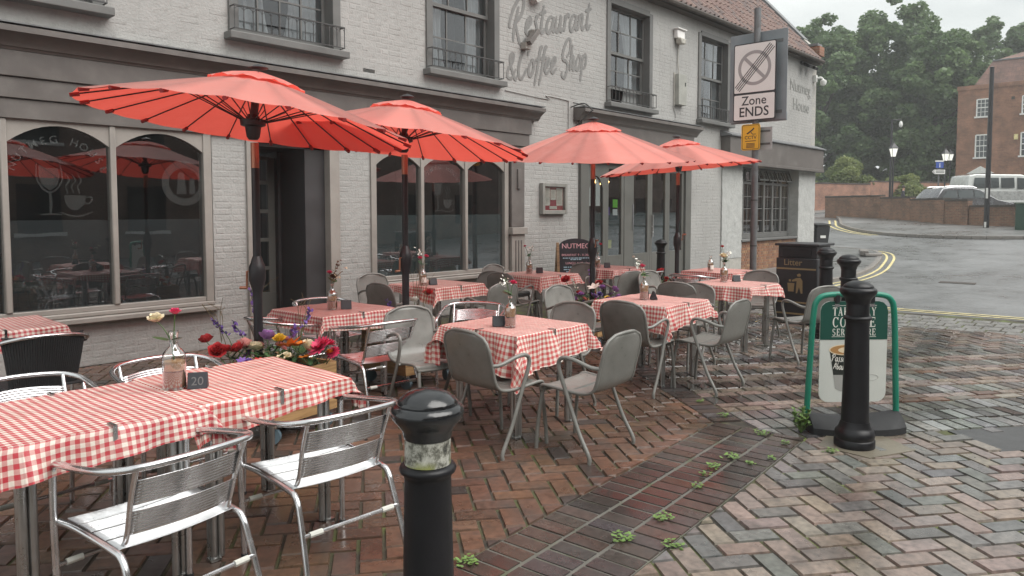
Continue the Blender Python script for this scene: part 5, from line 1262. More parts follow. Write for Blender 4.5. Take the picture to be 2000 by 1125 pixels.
FL = [('T1', off(.01, 0), .36, 'rose', 'pink', .034, 'pink ranunculus standing upright in the bottle by the number twenty card', 2, False), ('T1', off(-.075, -.01), .325, 'rose', 'cream', .048, 'white rose leaning left out of the bottle by the number twenty card', 1, False),
      ('T2', off(-.02, 0), .31, 'rose', 'pink', .03, 'small pink flower on the doorway table', 0, True), ('T2', off(.01, 0), .27, 'rose', 'brown', .042, 'dried brown bloom on the doorway table', 0, True), ('T2', off(.05, .02), .42, 'spray', 'brown', .02, 'tall dry seed head on the doorway table', 0, True), ('T2', off(.09, .02), .33, 'spray', 'cream', .02, 'pale feathery sprig on the doorway table', 3, True),
      ('T3', off(-.03, 0), .30, 'rose', 'pink', .036, 'left pink rose in the labelled bottle', 1, False), ('T3', off(.04, 0), .32, 'rose', 'pink', .034, 'right pink rose in the labelled bottle', 0, False), ('T3', off(-.05, .02), .40, 'spray', 'white', .025, 'white sprig in the labelled bottle', 2, False),
      ('T4', off(-.06, 0), .36, 'rose', 'pink', .026, 'pink bud on the table below the menu case', 3, False), ('T4', off(.05, 0), .36, 'spray', 'white', .022, 'white sprig on the table below the menu case', 3, False),
      ('T5', off(.02, 0), .315, 'rose', 'pink', .034, 'pink rose with large leaves on the middle foreground table', 5, False), ('T5', off(-.04, .02), .36, 'spray', 'white', .018, 'white berry sprig on the middle foreground table', 2, False),
      ('T6', off(-.02, 0), .31, 'rose', 'pink', .036, 'pink rose on the second front table', 4, False), ('T6', off(-.08, .0), .37, 'spray', 'white', .03, 'white blossom sprig on the second front table', 3, False),
      ('T7', off(-.02, -.02), .29, 'rose', 'cream', .06, 'large cream rose on the table nearest the litter bin', 3, False), ('T7', off(-.02, .02), .41, 'rose', 'red', .03, 'small red rose above a cream rose on the table nearest the litter bin', 4, False), ('T7', off(.05, .0), .32, 'spray', 'white', .035, 'pale green and white sprig on the table nearest the litter bin', 4, False),
      ('T9', off(.04, 0), .34, 'rose', 'pink', .035, 'pink rose beside the chalkboard and parasol pole', 1, False), ('T9', off(-.06, 0), .36, 'spray', 'white', .03, 'green sprig in front of the chalkboard edge', 4, False)]
vd = {k: (x, y) for k, x, y, *_ in VS}
for i, (k, (dx, dy), h, kd, cl_, r, lb, nl, dry) in enumerate(FL): flower(*vd[k], dx, dy, h, kd, cl_, r, lb, nl, dry, i)
for (x, y, rz, lb, num) in ((1.575, 3.49, rad(-32), 'black number twenty card leaning against the bottle vase', True), (3.73, 5.36, rad(-30), 'black number card on the doorway table', False), (5.62, 6.37, rad(-20), 'black number card behind the labelled bottle', False), (7.66, 6.5, rad(-40), 'black number card on the table below the menu case', False),
                        (3.93, 3.73, rad(-40), 'black number card behind the vase on the middle foreground table', False), (6.14, 3.77, rad(40), 'black number card on the second front table', False), (8.34, 3.98, rad(-46), 'black number card on the table nearest the litter bin', False), (9.05, 6.36, rad(-45), 'black number card beside the chalkboard', False)):
    card(x, y, rz, lb, num)
# ================================================================== BOLLARDS
def bollard(x, y, label, h=1.12, chipped=False, z=0):
    b = thing('bollard', label, 'bollard', (x, y, z), 0, 'black cast iron bollards', h / 1.12)
    MB().lathe([(.128, .0), (.13, .012), (.13, .05), (.122, .058), (.124, .066), (.128, .085), (.122, .11), (.108, .125), (.1, .14), (.092, .175)], 32).build('base', M_iron, b, smooth=50)
    MB().lathe([(.09, .16), (.088, .2), (.074, .845), (.076, .86), (.088, .868), (.091, .878), (.086, .888), (.074, .893)], 32).build('column', M_iron, b, smooth=50)
    MB().lathe([(.0735, .894), (.0725, .975)], 32).build('neck_band', M_chip if chipped else M_iron, b, smooth=50)
    MB().lathe([(.0745, .975), (.078, .985), (.08, 1.0), (.092, 1.018), (.108, 1.035), (.117, 1.052), (.116, 1.068), (.105, 1.081), (.096, 1.083), (.097, 1.088), (.088, 1.1), (.068, 1.115), (.04, 1.126), (.0, 1.13)], 36, cap=False).build('head', M_iron2 if chipped else M_iron, b, smooth=50)
    return b
def chipmat():
    m, t, b, o = newmat('chipped_paint'); n = noise(t, 28, 7, rough=.7); n2 = noise(t, 9, 4)
    c = ramp(t, n.outputs[0], [(.36, (.03, .03, .028)), (.46, (.16, .16, .13)), (.56, (.42, .42, .37)), (.7, (.6, .6, .54))])
    s = nd(t, 'ShaderNodeSeparateXYZ'); tc_ = nd(t, 'ShaderNodeTexCoord'); t.links.new(tc_.outputs['Object'], s.inputs[0]); f = maprange(t, s.outputs[2], .92, .895, 0, 1)
    mu = nd(t, 'ShaderNodeMath', operation='MULTIPLY'); t.links.new(f, mu.inputs[0]); t.links.new(maprange(t, n2.outputs[0], .45, .55, 0, .9), mu.inputs[1])
    c = mixc(t, mu.outputs[0], c, (.28, .3, .08)); t.links.new(c, b.inputs['Base Color']); b.inputs['Roughness'].default_value = .7; bump(t, b, n.outputs[0], .8, .004); return m
M_chip = chipmat(); M_iron2 = mk('wet_black_iron', (.009, .01, .012), .13, var=.3, vs=8, bmp=.15, bs=55, rv=.05, spec=.8)
bollard(1.435, 1.655, 'black bollard with peeling white neck, nearest the viewer', 1.06, True)
bollard(5.22, 1.62, 'black bollard standing in front of the green swing sign'); bollard(8.05, 2.60, 'black bollard just behind the one at the swing sign', 1.13); bollard(9.45, 3.32, 'black bollard in front of the litter bin', 1.13); bollard(11.4, 6.86, 'black bollard by the folding glass doors', 1.08)

# ================================================================== LITTER BIN
lb = thing('litter_bin', 'black square litter bin with gold lettering behind the bollards', 'litter bin', (10.28, 4.02, 0))
MB().box(0, .56, -.29, .29, .03, .93).build('body', M_black, lb, bevel=.012); MB().box(.03, .53, -.26, .26, 0, .03).build('foot', M_black, lb)
m = MB(); m.box(.02, .54, -.27, .27, .93, 1.1); m.build('hood', M_black, lb, bevel=.01); MB().box(-.02, .6, -.31, .31, 1.1, 1.135).build('lid', M_black, lb, bevel=.012)
MB().box(-.006, .0, -.2, .2, .95, 1.06).build('flap', M_iron, lb, bevel=.003)
for z in (.77, .3, .14): MB().box(-.005, -.001, -.27, .28, z, z + .022).build('gold_band', M_gold, lb)
text('litter', 'lettering', M_gold, lb, (-.004, .05, .83), (0, -1, 0), (0, 0, 1), .115, .12, .002)
e = MB(); Y = lambda s: -s
def flatp(mb, pts, x=-.004): mb.add([(x, -p, q) for p, q in pts], [tuple(range(len(pts)))])
flatp(e, [(-.11, .46), (-.03, .46), (-.02, .58), (-.12, .58)]); flatp(e, [(.0, .44), (.02, .44), (.045, .53), (.07, .44), (.095, .44), (.09, .62), (.06, .66), (.0, .65), (-.06, .62), (-.05, .6), (.01, .61)]); flatp(e, [(.02, .675), (.06, .675), (.07, .7), (.045, .72), (.01, .7)])
flatp(e, [(-.1, .6), (-.07, .6), (-.07, .63), (-.1, .63)]); e.build('tidy_emblem', M_gold, lb, smooth=0)

# ================================================================== TRAFFIC SIGN POLE (faces -x)
sp_ = thing('traffic_sign', 'parking zone ends sign and yellow camera notice on a grey pole', 'traffic sign', (11.38, 5.15, 0))
MB().tube([(0, 0, 0), (0, 0, 4.78)], .052, 16).build('pole', M_galv, sp_, smooth=50)
for z in (1.02, 1.75): MB().tube([(0, 0, z), (0, 0, z + .02)], .056, 16).build('pole_joint', M_ironrail, sp_)
def rrect(w, h, r, n=5):
    out = []
    for cx, cy, a0 in ((w / 2 - r, h / 2 - r, 0), (-w / 2 + r, h / 2 - r, 90), (-w / 2 + r, -h / 2 + r, 180), (w / 2 - r, -h / 2 + r, 270)):
        for k in range(n + 1): a = rad(a0 + 90 * k / n); out.append((cx + r * math.cos(a), cy + r * math.sin(a)))
    return out
def plate(par, w, h, r, yc, zc, x0, x1, name, mat): return MB().prism([(yc - p, zc + q) for p, q in rrect(w, h, r)], x0, x1, 'x').build(name, mat, par)
Yc, Zc = -.0, 3.63
pb = plate(sp_, .70, 1.22, .03, Yc, Zc, -.078, -.066, 'sign_border', M_sign_k); plate(sp_, .665, .755, .02, Yc, Zc + .215, -.082, -.0785, 'sign_face', M_sign_w); plate(sp_, .665, .395, .02, Yc, Zc - .395, -.082, -.0785, 'sign_face', M_sign_w)
rg = MB(); n = 40
rg.add([(-.0836, Yc - r * math.cos(2 * math.pi * k / n), Zc + .215 + r * math.sin(2 * math.pi * k / n)) for r in (.222, .272) for k in range(n)], [(k, (k + 1) % n, n + (k + 1) % n, n + k) for k in range(n)])
def diag(mb, p, q, w, x): 
    d = Vector((q[0] - p[0], q[1] - p[1])).normalized(); nn = Vector((-d.y, d.x)) * w / 2; mb.add([(x, Yc - a, Zc + .215 + b) for a, b in ((p[0] + nn.x, p[1] + nn.y), (p[0] - nn.x, p[1] - nn.y), (q[0] - nn.x, q[1] - nn.y), (q[0] + nn.x, q[1] + nn.y))], [(0, 1, 2, 3)])
diag(rg, (-.157, .157), (.157, -.157), .05, -.0837); rg.build('prohibition_ring', M_sign_g, sp_, smooth=0)
st = MB()
for k in range(4):
    o_ = -.048 + k * .032; px_, pz_ = o_ * .747, -o_ * .665
    diag(st, (-.285 + px_, -.32 + pz_), (.285 + px_, .32 + pz_), .013, -.0845)
st.build('end_stripes', M_sign_k, sp_, smooth=0)
text('zone', 'lettering', M_sign_k, sp_, (-.083, Yc, Zc - .36), (0, -1, 0), (0, 0, 1), .19, .2, .002); text('ends', 'lettering', M_sign_k, sp_, (-.083, Yc, Zc - .54), (0, -1, 0), (0, 0, 1), .2, .21, .002)
cp = plate(sp_, .31, .41, .035, .05, 2.76, -.068, -.06, 'camera_notice', M_yel)
fr_ = MB(); oo = rrect(.285, .385, .028); ii = rrect(.27, .37, .024); N = len(oo); fr_.add([(-.0695, .05 - p, 2.76 + q) for p, q in oo] + [(-.0695, .05 - p, 2.76 + q) for p, q in ii], [(k, (k + 1) % N, N + (k + 1) % N, N + k) for k in range(N)]); fr_.build('notice_border', M_sign_k, sp_, smooth=0)
cm = MB(); flat2 = lambda pts: cm.add([(-.0698, .05 - p, 2.76 + q) for p, q in pts], [tuple(range(len(pts)))])
flat2([(-.07, .06), (.02, .12), (.05, .15), (.06, .13), (.03, .1), (-.05, .045)]); flat2([(0, .07), (.03, .04), (.09, .04), (.09, .05), (.035, .05), (.01, .08)]); cm.build('camera_symbol', M_sign_k, sp_, smooth=0)
text('cctv', 'lettering', M_sign_k, sp_, (-.0695, .05, 2.73), (0, -1, 0), (0, 0, 1), .075, None, .001)
for z in (2.7, 2.66, 2.64, 2.62, 2.6): MB().box(-.0705, -.069, .05 - (.09 if z == 2.7 else .07), .05 + (.09 if z == 2.7 else .07), z - .005, z + .004).build('print_line', M_sign_k, sp_)
MB().box(.058, .064, -.47, .48, 3.02, 4.42).build('rear_sign', M_signback, sp_, bevel=.004)
for z in (3.12, 4.22): MB().box(.053, .0575, -.4, .4, z, z + .05).build('rear_channel', M_galv, sp_)
MB().box(.066, .1, -.47, .46, 3.0, 3.14).build('rear_light_box', M_signback, sp_, bevel=.01)
MB().box(.06, .066, -.25, .2, 2.56, 2.92).build('rear_plate', mk('rear_plate_grey', (.42, .43, .43), .5, var=.1), sp_, bevel=.004)
for z in (2.64, 2.84): MB().box(.054, .0595, -.22, .17, z, z + .03).build('rear_channel', M_galv, sp_)

# ================================================================== SWING SIGN
sw = thing('swing_sign', 'green framed swing sign with a coffee cup panel behind the bollard', 'pavement sign', (5.62, 1.77, 0), rad(-45))
# local x runs to image right, local -y faces the camera
fr2 = sp([(-.335, 0, .1), (-.318, 0, .5), (-.3, 0, .84), (-.275, 0, .945), (-.2, 0, .985), (.0, 0, .99), (.2, 0, .985), (.275, 0, .945), (.3, 0, .84), (.318, 0, .5), (.335, 0, .1)], 6)
MB().tube(fr2, .021, 12).build('frame', M_green, sw, smooth=60)
def basef(u, v):
    x = (u * 2 - 1) * .34; d = .2 * (1 - .35 * abs(u * 2 - 1) ** 3); y = (v * 2 - 1) * d; z = .045 + .09 * (1 - (v * 2 - 1) ** 2) * (.45 + .55 * abs(u * 2 - 1) ** 1.5); return (x, y, z)
m = MB().grid(basef, 20, 14); 
n0 = len(m.v)
ring_ = [basef(u / 20, 0) for u in range(21)] + [basef(1, v / 14) for v in range(1, 15)] + [basef(u / 20, 1) for u in range(19, -1, -1)] + [basef(0, v / 14) for v in range(13, 0, -1)]
m.add(ring_ + [(p[0], p[1], .0) for p in ring_], [(k, (k + 1) % len(ring_), len(ring_) + (k + 1) % len(ring_), len(ring_) + k) for k in range(len(ring_))]); m.build('base', M_rubber, sw, smooth=50)
pw, pz0, pz1 = .25, .2, .94
pn = MB().prism([(p, (pz0 + pz1) / 2 + q) for p, q in rrect(pw * 2, pz1 - pz0, .07)], -.004, .004, 'y').build('panel', M_pwhite, sw)
tp = [(p, q) for p, q in [(pw, .66), (pw, .87)] + [(pw - .07 + .07 * math.cos(rad(a)), .87 + .07 * math.sin(rad(a))) for a in (30, 60, 90)] + [(-pw + .07 + .07 * math.cos(rad(a)), .87 + .07 * math.sin(rad(a))) for a in (90, 120, 150)] + [(-pw, .87), (-pw, .66)]]
MB().prism(tp, -.0062, -.0042, 'y').build('green_header', M_pgreen, sw)
for x in (-.13, .13): MB().box(x - .016, x + .016, -.02, .02, .93, 1.0).build('hanger', M_black, sw, bevel=.004); MB().box(x - .018, x + .018, -.009, -.0065, .9, .922).build('hanger_plate', M_alu, sw)
# serif lettering built from strokes
SG = {'T': [((.5, 0), (.5, 1), .22), ((.05, .95), (.95, .95), .09), ((.07, .78), (.07, .95), .07), ((.93, .78), (.93, .95), .07), ((.3, .03), (.7, .03), .06)], 'A': [((.12, 0), (.48, 1), .09), ((.45, 1), (.82, 0), .2), ((.26, .35), (.68, .35), .08), ((.0, .03), (.3, .03), .06), ((.62, .03), (1, .03), .06)],
      'K': [((.22, 0), (.22, 1), .2), ((.9, 1), (.32, .45), .09), ((.42, .55), (.85, 0), .2), ((.02, .03), (.42, .03), .06), ((.02, .97), (.42, .97), .06), ((.68, .97), (1, .97), .06), ((.65, .03), (1, .03), .06)],
      'E': [((.22, 0), (.22, 1), .2), ((.02, .96), (.85, .96), .09), ((.02, .04), (.88, .04), .09), ((.3, .52), (.65, .52), .08), ((.85, .75), (.85, .98), .07), ((.88, .02), (.88, .28), .07), ((.65, .4), (.65, .64), .06)], 'W': [((.1, 1), (.3, 0), .18), ((.3, 0), (.5, 1), .08), ((.5, 1), (.7, 0), .18), ((.7, 0), (.92, 1), .08), ((0, .97), (.22, .97), .06), ((.8, .97), (1.02, .97), .06)],
      'Y': [((.12, 1), (.5, .45), .18), ((.88, 1), (.5, .45), .08), ((.5, .5), (.5, 0), .2), ((0, .97), (.3, .97), .06), ((.7, .97), (1, .97), .06), ((.32, .03), (.7, .03), .06)], 'F': [((.22, 0), (.22, 1), .2), ((.02, .96), (.85, .96), .09), ((.3, .52), (.65, .52), .08), ((.85, .75), (.85, .98), .07), ((.65, .4), (.65, .64), .06), ((.02, .03), (.45, .03), .06)],
      'V': [((.1, 1), (.5, 0), .19), ((.5, 0), (.9, 1), .08), ((0, .97), (.28, .97), .06), ((.72, .97), (1, .97), .06)], 'H': [((.2, 0), (.2, 1), .2), ((.8, 0), (.8, 1), .2), ((.2, .5), (.8, .5), .08), ((.02, .03), (.38, .03), .06), ((.62, .03), (.98, .03), .06), ((.02, .97), (.38, .97), .06), ((.62, .97), (.98, .97), .06)],
      'R': [((.2, 0), (.2, 1), .2), ((.02, .97), (.4, .97), .06), ((.02, .03), (.4, .03), .06), 'arc', ((.45, .5), (.9, .02), .19)], 'O': ['O'], 'C': ['C'], 'S': ['S'], 'D': [((.2, 0), (.2, 1), .2), 'D']}
def serif(word, cx, z0, wtot, h, y):
    mb = MB(); cw = wtot / len(word)
    def q(x, z, i): return (cx - wtot / 2 + cw * (i + .08 + x * .84), z0 + z * h)
    def seg(a, b, w, i):
        A = Vector(q(*a, i)); Bq = Vector(q(*b, i)); d = (Bq - A).normalized(); hor = abs(d.x) > abs(d.y); ww = w * (h if hor else cw); nn = Vector((-d.y, d.x)) * ww / 2
        mb.add([(v.x, y, v.y) for v in (A + nn, A - nn, Bq - nn, Bq + nn)], [(0, 1, 2, 3)])
    def arc(cx_, cz_, rx, rz, a0, a1, i, w0=.05, w1=.22):
        n = 18; V = []
        for k in range(n + 1):
            a = rad(a0 + (a1 - a0) * k / n); t = w0 + (w1 - w0) * abs(math.cos(a)); V += [(*q(cx_ + (rx) * math.cos(a), cz_ + rz * math.sin(a), i),), (*q(cx_ + (rx - t) * math.cos(a), cz_ + (rz - t * .55 - .03) * math.sin(a), i),)]
        mb.add([(v[0], y, v[1]) for v in V], [(2 * k, 2 * k + 2, 2 * k + 3, 2 * k + 1) for k in range(n)])
    for i, ch in enumerate(word):
        for s in SG[ch]:
            if s == 'O': arc(.5, .5, .5, .53, 0, 360, i)
            elif s == 'C': arc(.52, .5, .5, .53, 45, 315, i); seg((.87, .72), (.87, 1), .08, i)
            elif s == 'S': arc(.48, .74, .38, .28, 20, 270, i, .06, .2); arc(.48, .26, .4, .28, -160, 90, i, .06, .2)
            elif s == 'D': arc(.3, .5, .65, .52, -90, 90, i)
            elif s == 'arc': arc(.35, .72, .5, .29, -90, 90, i)
            else: seg(*s, i)
    return mb.build('lettering', M_cream, sw, smooth=0)
serif('TAKEAWAY', 0, .835, .33, .062, -.0068); serif('COFFEE', 0, .752, .33, .072, -.0068); serif('SERVEDHERE', 0, .69, .33, .05, -.0068)
for z in (.908, .68): MB().box(-.165, .165, -.0068, -.0063, z, z + .003).build('rule_line', M_cream, sw)
cu = MB(); n = 20
def ell(cx, cz, rx, rz, y, mat, name):
    MB().add([(cx + rx * math.cos(2 * math.pi * k / 24), y, cz + rz * math.sin(2 * math.pi * k / 24)) for k in range(24)], [tuple(range(24))]).build(name, mat, sw, smooth=0)
def quad(p, y, mat, name): MB().add([(a, y, b) for a, b in p], [tuple(range(len(p)))]).build(name, mat, sw, smooth=0)
ccx = -.06
quad([(ccx - .115, .58), (ccx + .115, .58), (ccx + .085, .4), (ccx - .085, .4)], -.0052, M_cupdk, 'printed_cup'); quad([(ccx - .085, .4), (ccx + .085, .4), (ccx + .07, .3), (ccx + .03, .28), (ccx - .03, .28), (ccx - .07, .3)], -.0053, M_cupgrey, 'printed_cup_foot')
ell(ccx, .585, .122, .04, -.0056, M_cupfoam, 'printed_rim'); ell(ccx, .585, .112, .034, -.0059, M_cuplid, 'printed_coffee'); ell(ccx + .015, .583, .07, .022, -.0062, M_cupfoam, 'printed_foam'); ell(ccx + .03, .585, .03, .011, -.0065, M_cream, 'printed_foam_heart')
hand = MB()
GL['P'] = (1.1, [[(.3, 1.5), (.2, .6), (.05, -.2)], [(-.1, 1.1), (.1, 1.6), (.7, 1.75), (.85, 1.2), (.3, .85)]]); GL['b'] = (.75, [[(.2, 1.8), (.08, .3), (.3, 0), (.55, .4), (.35, .8), (.1, .5)]]); GL['A'] = (1.0, [[(-.1, 0), (.5, 1.7), (.75, 0)], [(.15, .6), (.75, .65)]]); GL['i'] = (.4, [[(.1, 1), (.1, .2), (.35, .1)]])
def tiny(word, x0, z0, h):
    x = 0
    for ch in word:
        adv, stq = GL[ch]
        for s in stq:
            o0 = len(hand.v); ribbon(hand, [(x0 + (x + a + .2 * b) * h * .8, z0 + b * h + (x + a) * h * -.08) for a, b in s], .006, n=3); hand.v[o0:] = [(v[0], -.0056 + v[1] * .05, v[2]) for v in hand.v[o0:]]
        x += adv
tiny('Passion', ccx - .1, .505, .028); tiny('About', ccx - .085, .445, .028); hand.build('printed_handwriting', M_cream, sw, smooth=0)
rg2 = MB(); rg2.tube([(.14 + .05 * math.cos(a / 10 * 3.6), -.0052, .38 + .022 * math.sin(a / 10 * 3.6)) for a in range(-8, 9)], .0012, 4); rg2.build('printed_ring_stain', M_cupgrey, sw)

# ================================================================== CHALKBOARD
cb = thing('chalkboard', 'arched black chalkboard easel with pink handwriting beside the glass doors', 'chalkboard', (9.95, 7.6, 0), rad(-40))
tb = rad(9); Rb = Matrix.Rotation(-tb, 3, 'X')
def tilt_(mb): mb.v = [tuple(Rb @ Vector(v)) for v in mb.v]; return mb
tilt_(MB().prism([(-.29, .12), (.29, .12), (.29, 1.0)] + [(.29 * math.cos(rad(a)), 1.0 + .13 * math.sin(rad(a))) for a in range(15, 180, 15)] + [(-.29, 1.0)], -.012, .012, 'y')).build('board', M_slate, cb)
for s in (-1, 1):
    tilt_(MB().box(*sorted((s * .29, s * .335)), -.022, .022, 0, 1.06)).build('leg', M_wood2, cb, bevel=.004)
    q = MB().box(*sorted((s * .29, s * .335)), -.02, .02, 0, 1.0); R2 = Matrix.Rotation(rad(14), 3, 'X'); q.v = [tuple(R2 @ Vector(v) + Vector((0, .42, 0))) for v in q.v]; q.build('rear_leg', M_wood2, cb)
def ctext(key, z, x, s, mt): 
    o = text(key, 'chalk_writing', mt, cb, (x, -.0135, z), (1, 0, 0), (0, 0, 1), s, None, .001); o.data.transform(Rb.to_4x4())
ctext('chalk1', .96, 0, .12, M_chalk); ctext('chalk2', .83, -.12, .05, M_chalk); ctext('chalk3', .83, .15, .05, M_chalk); ctext('chalk4', .69, -.1, .05, M_chalk); ctext('chalk5', .69, .13, .05, M_chalk)
for z, w in ((.785, .46), (.76, .2), (.63, .44), (.59, .44), (.55, .36), (.4, .4)):
    lm = MB(); x = -w / 2
    while x < w / 2 - .02: l = random.uniform(.02, .07); lm.box(x, min(w / 2, x + l), -.0142, -.0126, z, z + .016); x += l + .012
    tilt_(lm).build('chalk_writing', M_chalkb if z > .5 else M_cream, cb)

# ================================================================== WHEELIE BIN behind the corner
wbn = thing('wheelie_bin', 'dark grey wheelie bin at the far corner of the building', 'bin', (23.75, 8.66, zg(23.75) + .05), rad(-30))
MB().add([(-.2, -.22, .05), (.2, -.22, .05), (.2, .22, .05), (-.2, .22, .05), (-.26, -.3, .98), (.26, -.3, .98), (.26, .3, .98), (-.26, .3, .98)], [(0, 3, 2, 1), (4, 5, 6, 7), (0, 1, 5, 4), (1, 2, 6, 5), (2, 3, 7, 6), (3, 0, 4, 7)]).build('body', M_rubber, wbn, bevel=.02)
MB().prism([(-.32, .985), (.34, .985), (.34, 1.02), (.1, 1.07), (-.32, 1.03)], -.28, .28, 'x').build('lid', M_rubber, wbn, bevel=.012); MB().tube([(-.22, .36, .97), (.22, .36, .97)], .018, 8).build('handle', M_rubber, wbn)
for s in (-1, 1): c = MB().lathe([(.01, -.03), (.1, -.03), (.1, .03), (.01, .03)], 16); c.v = [(v[2] + s * .22, v[0] + .24, v[1] + .1) for v in c.v]; c.build('wheel', M_rubber, wbn)
MB().box(-.1, .1, -.285, -.28, .6, .68).build('number_sticker', M_white, wbn)
# fallen kerb stones by the bend
fs = thing('loose_kerbstone', 'pale loose stone block lying on the pavement at the road bend', 'stone', (24.9, 7.6, ph(24.9)), rad(20)); MB().box(-.5, .5, -.12, .12, 0, .16).build('block', M_kerb, fs, bevel=.02)
fs = thing('loose_kerbstone', 'low broken stone lying nearest the yellow lines at the road bend', 'stone', (24.6, 7.25, ph(24.6)), rad(-40)); MB().prism([(-.3, -.1), (.25, -.14), (.3, .1), (-.2, .13)], 0, .09, 'z').build('block', M_kerb, fs, bevel=.02)

# ================================================================== ACROSS THE ROAD
def wallrun(path, h, th, mat, name, label, base=zg, cope=None, steps=None):
    t = thing(name, label, 'wall')
    for i in range(len(path) - 1):
        a = Vector((*path[i], 0)); b = Vector((*path[i + 1], 0)); d = b - a; z0 = min(base(a.x), base(b.x)) - .1; hh = h[i] if isinstance(h, list) else h; zt = (base(a.x) + base(b.x)) / 2 + hh
        ang = math.atan2(d.y, d.x)
        o = MB().box(0, d.length, -th / 2, th / 2, 0, zt - z0).build('wall_length', mat, t, smooth=0); o.location = (a.x, a.y, z0); o.rotation_euler = (0, 0, ang)
        c = MB(); x = 0
        while x < d.length: l = min(random.uniform(.22, .3), d.length - x); c.box(x + .004, x + l - .004, -th / 2 - .03, th / 2 + .03, 0, .09 + random.uniform(-.01, .015)); x += l
        co = c.build('coping_bricks', cope or M_cope, t, smooth=0); co.location = (a.x, a.y, zt); co.rotation_euler = (0, 0, ang); tag(co, kind='stuff')
    return t
M_bk_wallx = brickwall('garden_wall_brick_x', (.32, .15, .1), (.24, .12, .09), (.3, .24, .2), 0)
wallrun([(46, 16.2), (43.6, 12.4), (42.0, 10.5), (39.9, 8.5), (39.35, 7.45)], 1.22, .3, M_bk_low, 'low_brick_wall', 'dark mossy brick wall with raised left end in front of the parked vehicles')
wallrun([(39.35, 7.4), (38.6, 5.2), (37.6, 1.5), (37.4, -4)], .98, .3, M_bk_low, 'low_brick_wall', 'lower stretch of mossy brick wall behind the black pole and green cabinet')
wallrun([(41, 25), (45.5, 21.6), (50, 19.0), (55, 16.6), (60, 14.6), (63, 13.2)], 1.75, .35, M_bk_wallx, 'garden_brick_wall', 'long red brick garden wall below the trees across the side street')
# ---- black pole and cabinet
pz = ih(38.0)
pl = thing('utility_pole', 'tall plain black pole standing in front of the low brick wall', 'pole', (37.7, 6.5, pz)); MB().tube([(0, 0, 0), (0, 0, 2), (0, 0, 6.9)], [.11, .1, .085], 14).build('shaft', M_black, pl, smooth=50); MB().lathe([(.09, 0), (.1, .02), (.03, .06)], 14, (0, 0, 6.9)).build('cap', M_black, pl); MB().box(-.12, -.1, -.04, .04, 1.3, 1.75).build('notice_plate', M_white, pl); MB().obox((-.13, .02, .16), (.05, .07, .24)).build('foot_cover', M_white, pl)
gc = thing('street_cabinet', 'dark green telecom cabinet on the pavement at the right edge', 'cabinet', (37.0, 4.9, ih(37)), rad(10)); MB().box(-.3, .3, -.75, .45, 0, 1.1).build('body', mk('cabinet_green', (.02, .06, .04), .4, var=.15, vs=4), gc, bevel=.015); MB().box(-.34, .34, -.8, .5, 1.1, 1.15).build('lid', mk('cabinet_lid', (.13, .17, .13), .4), gc, bevel=.01); MB().box(-.308, -.302, -.02, .16, .85, 1.03).build('sticker', M_white, gc); MB().box(-.315, -.302, -.17, -.14, .4, .6).build('latch', M_galv, gc)
for y in (-.15,): MB().box(-.304, -.3005, y - .006, y + .006, .05, 1.08).build('door_seam', M_black, gc)
# ---- vehicles: drawn as side profiles, nose towards local +x
M_carw = mk('van_white', (.6, .62, .6), .25, var=.03, coat=.6); M_vansilver = mk('van_silver', (.42, .43, .42), .28, .3, var=.03, coat=.6); M_carg = mk('car_grey', (.16, .165, .175), .25, .6, var=.04, coat=.7); M_carglass = mk('vehicle_glass', (.03, .04, .042), .08, var=.1, coat=.8); M_tyre = M_rubber
def body(prof, w, taper, zb):
    """loft a side profile (x, z) across the width with tumblehome above the belt"""
    ws = [-1, -.93, -.6, 0, .6, .93, 1]; V = []; n = len(prof)
    for s in ws:
        for (x, z) in prof:
            t = max(0, (z - zb)) * taper; k = 1 if abs(s) < .98 else .965; zz = z if abs(s) < .98 else zb + (z - zb) * .97
            V.append((x * (1 if abs(s) < .98 else .985), s * (w - t), zz))
    m = MB(); F = [(i * n + k, i * n + (k + 1) % n, (i + 1) * n + (k + 1) % n, (i + 1) * n + k) for i in range(len(ws) - 1) for k in range(n)]
    F += [tuple(range(n)), tuple((len(ws) - 1) * n + k for k in range(n))]; m.add(V, F); return m
def sidewin(poly, w, taper, zb, name, par, mat=None, outset=.012):
    for s in (-1, 1): MB().add([(x, s * (w - max(0, z - zb) * taper + outset - .0), z) for x, z in poly], [tuple(range(len(poly)))]).build(name, mat or M_carglass, par, smooth=0)
def wheels(par, xs_, w, r):
    for x in xs_:
        for s in (-1, 1):
            c = MB().lathe([(.1, -.1), (r * .98, -.1), (r, -.06), (r, .06), (r * .98, .1), (.1, .1)], 24); c.v = [(v[0] + x, v[2] + s * (w - .1), v[1] + r) for v in c.v]; ty = c.build('wheel', M_tyre, par)
            c = MB().lathe([(.02, .0), (r * .62, .0), (r * .66, .03)], 20); c.v = [(v[0] + x, s * (w + .004 + v[2] * 0), v[1] + r) for v in c.v]; c.build('rim', M_alu, ty)
van = thing('passenger_van', 'white and silver passenger van parked behind the low brick wall', 'van', (50.8, 8.2, 1.7), rad(-47))
vp = [(-2.42, .3), (2.3, .3), (2.44, .5), (2.4, .85), (2.25, 1.02), (1.75, 1.12), (1.05, 1.82), (.7, 1.93), (-1.9, 1.95), (-2.3, 1.86), (-2.44, 1.05)]
body(vp, .95, .12, 1.1).build('body', M_carw, van, bevel=.04)
for s in (-1, 1): MB().box(-2.38, 1.3, *sorted((s * .953, s * .965)), .5, .98).build('silver_side', M_vansilver, van, bevel=.01)
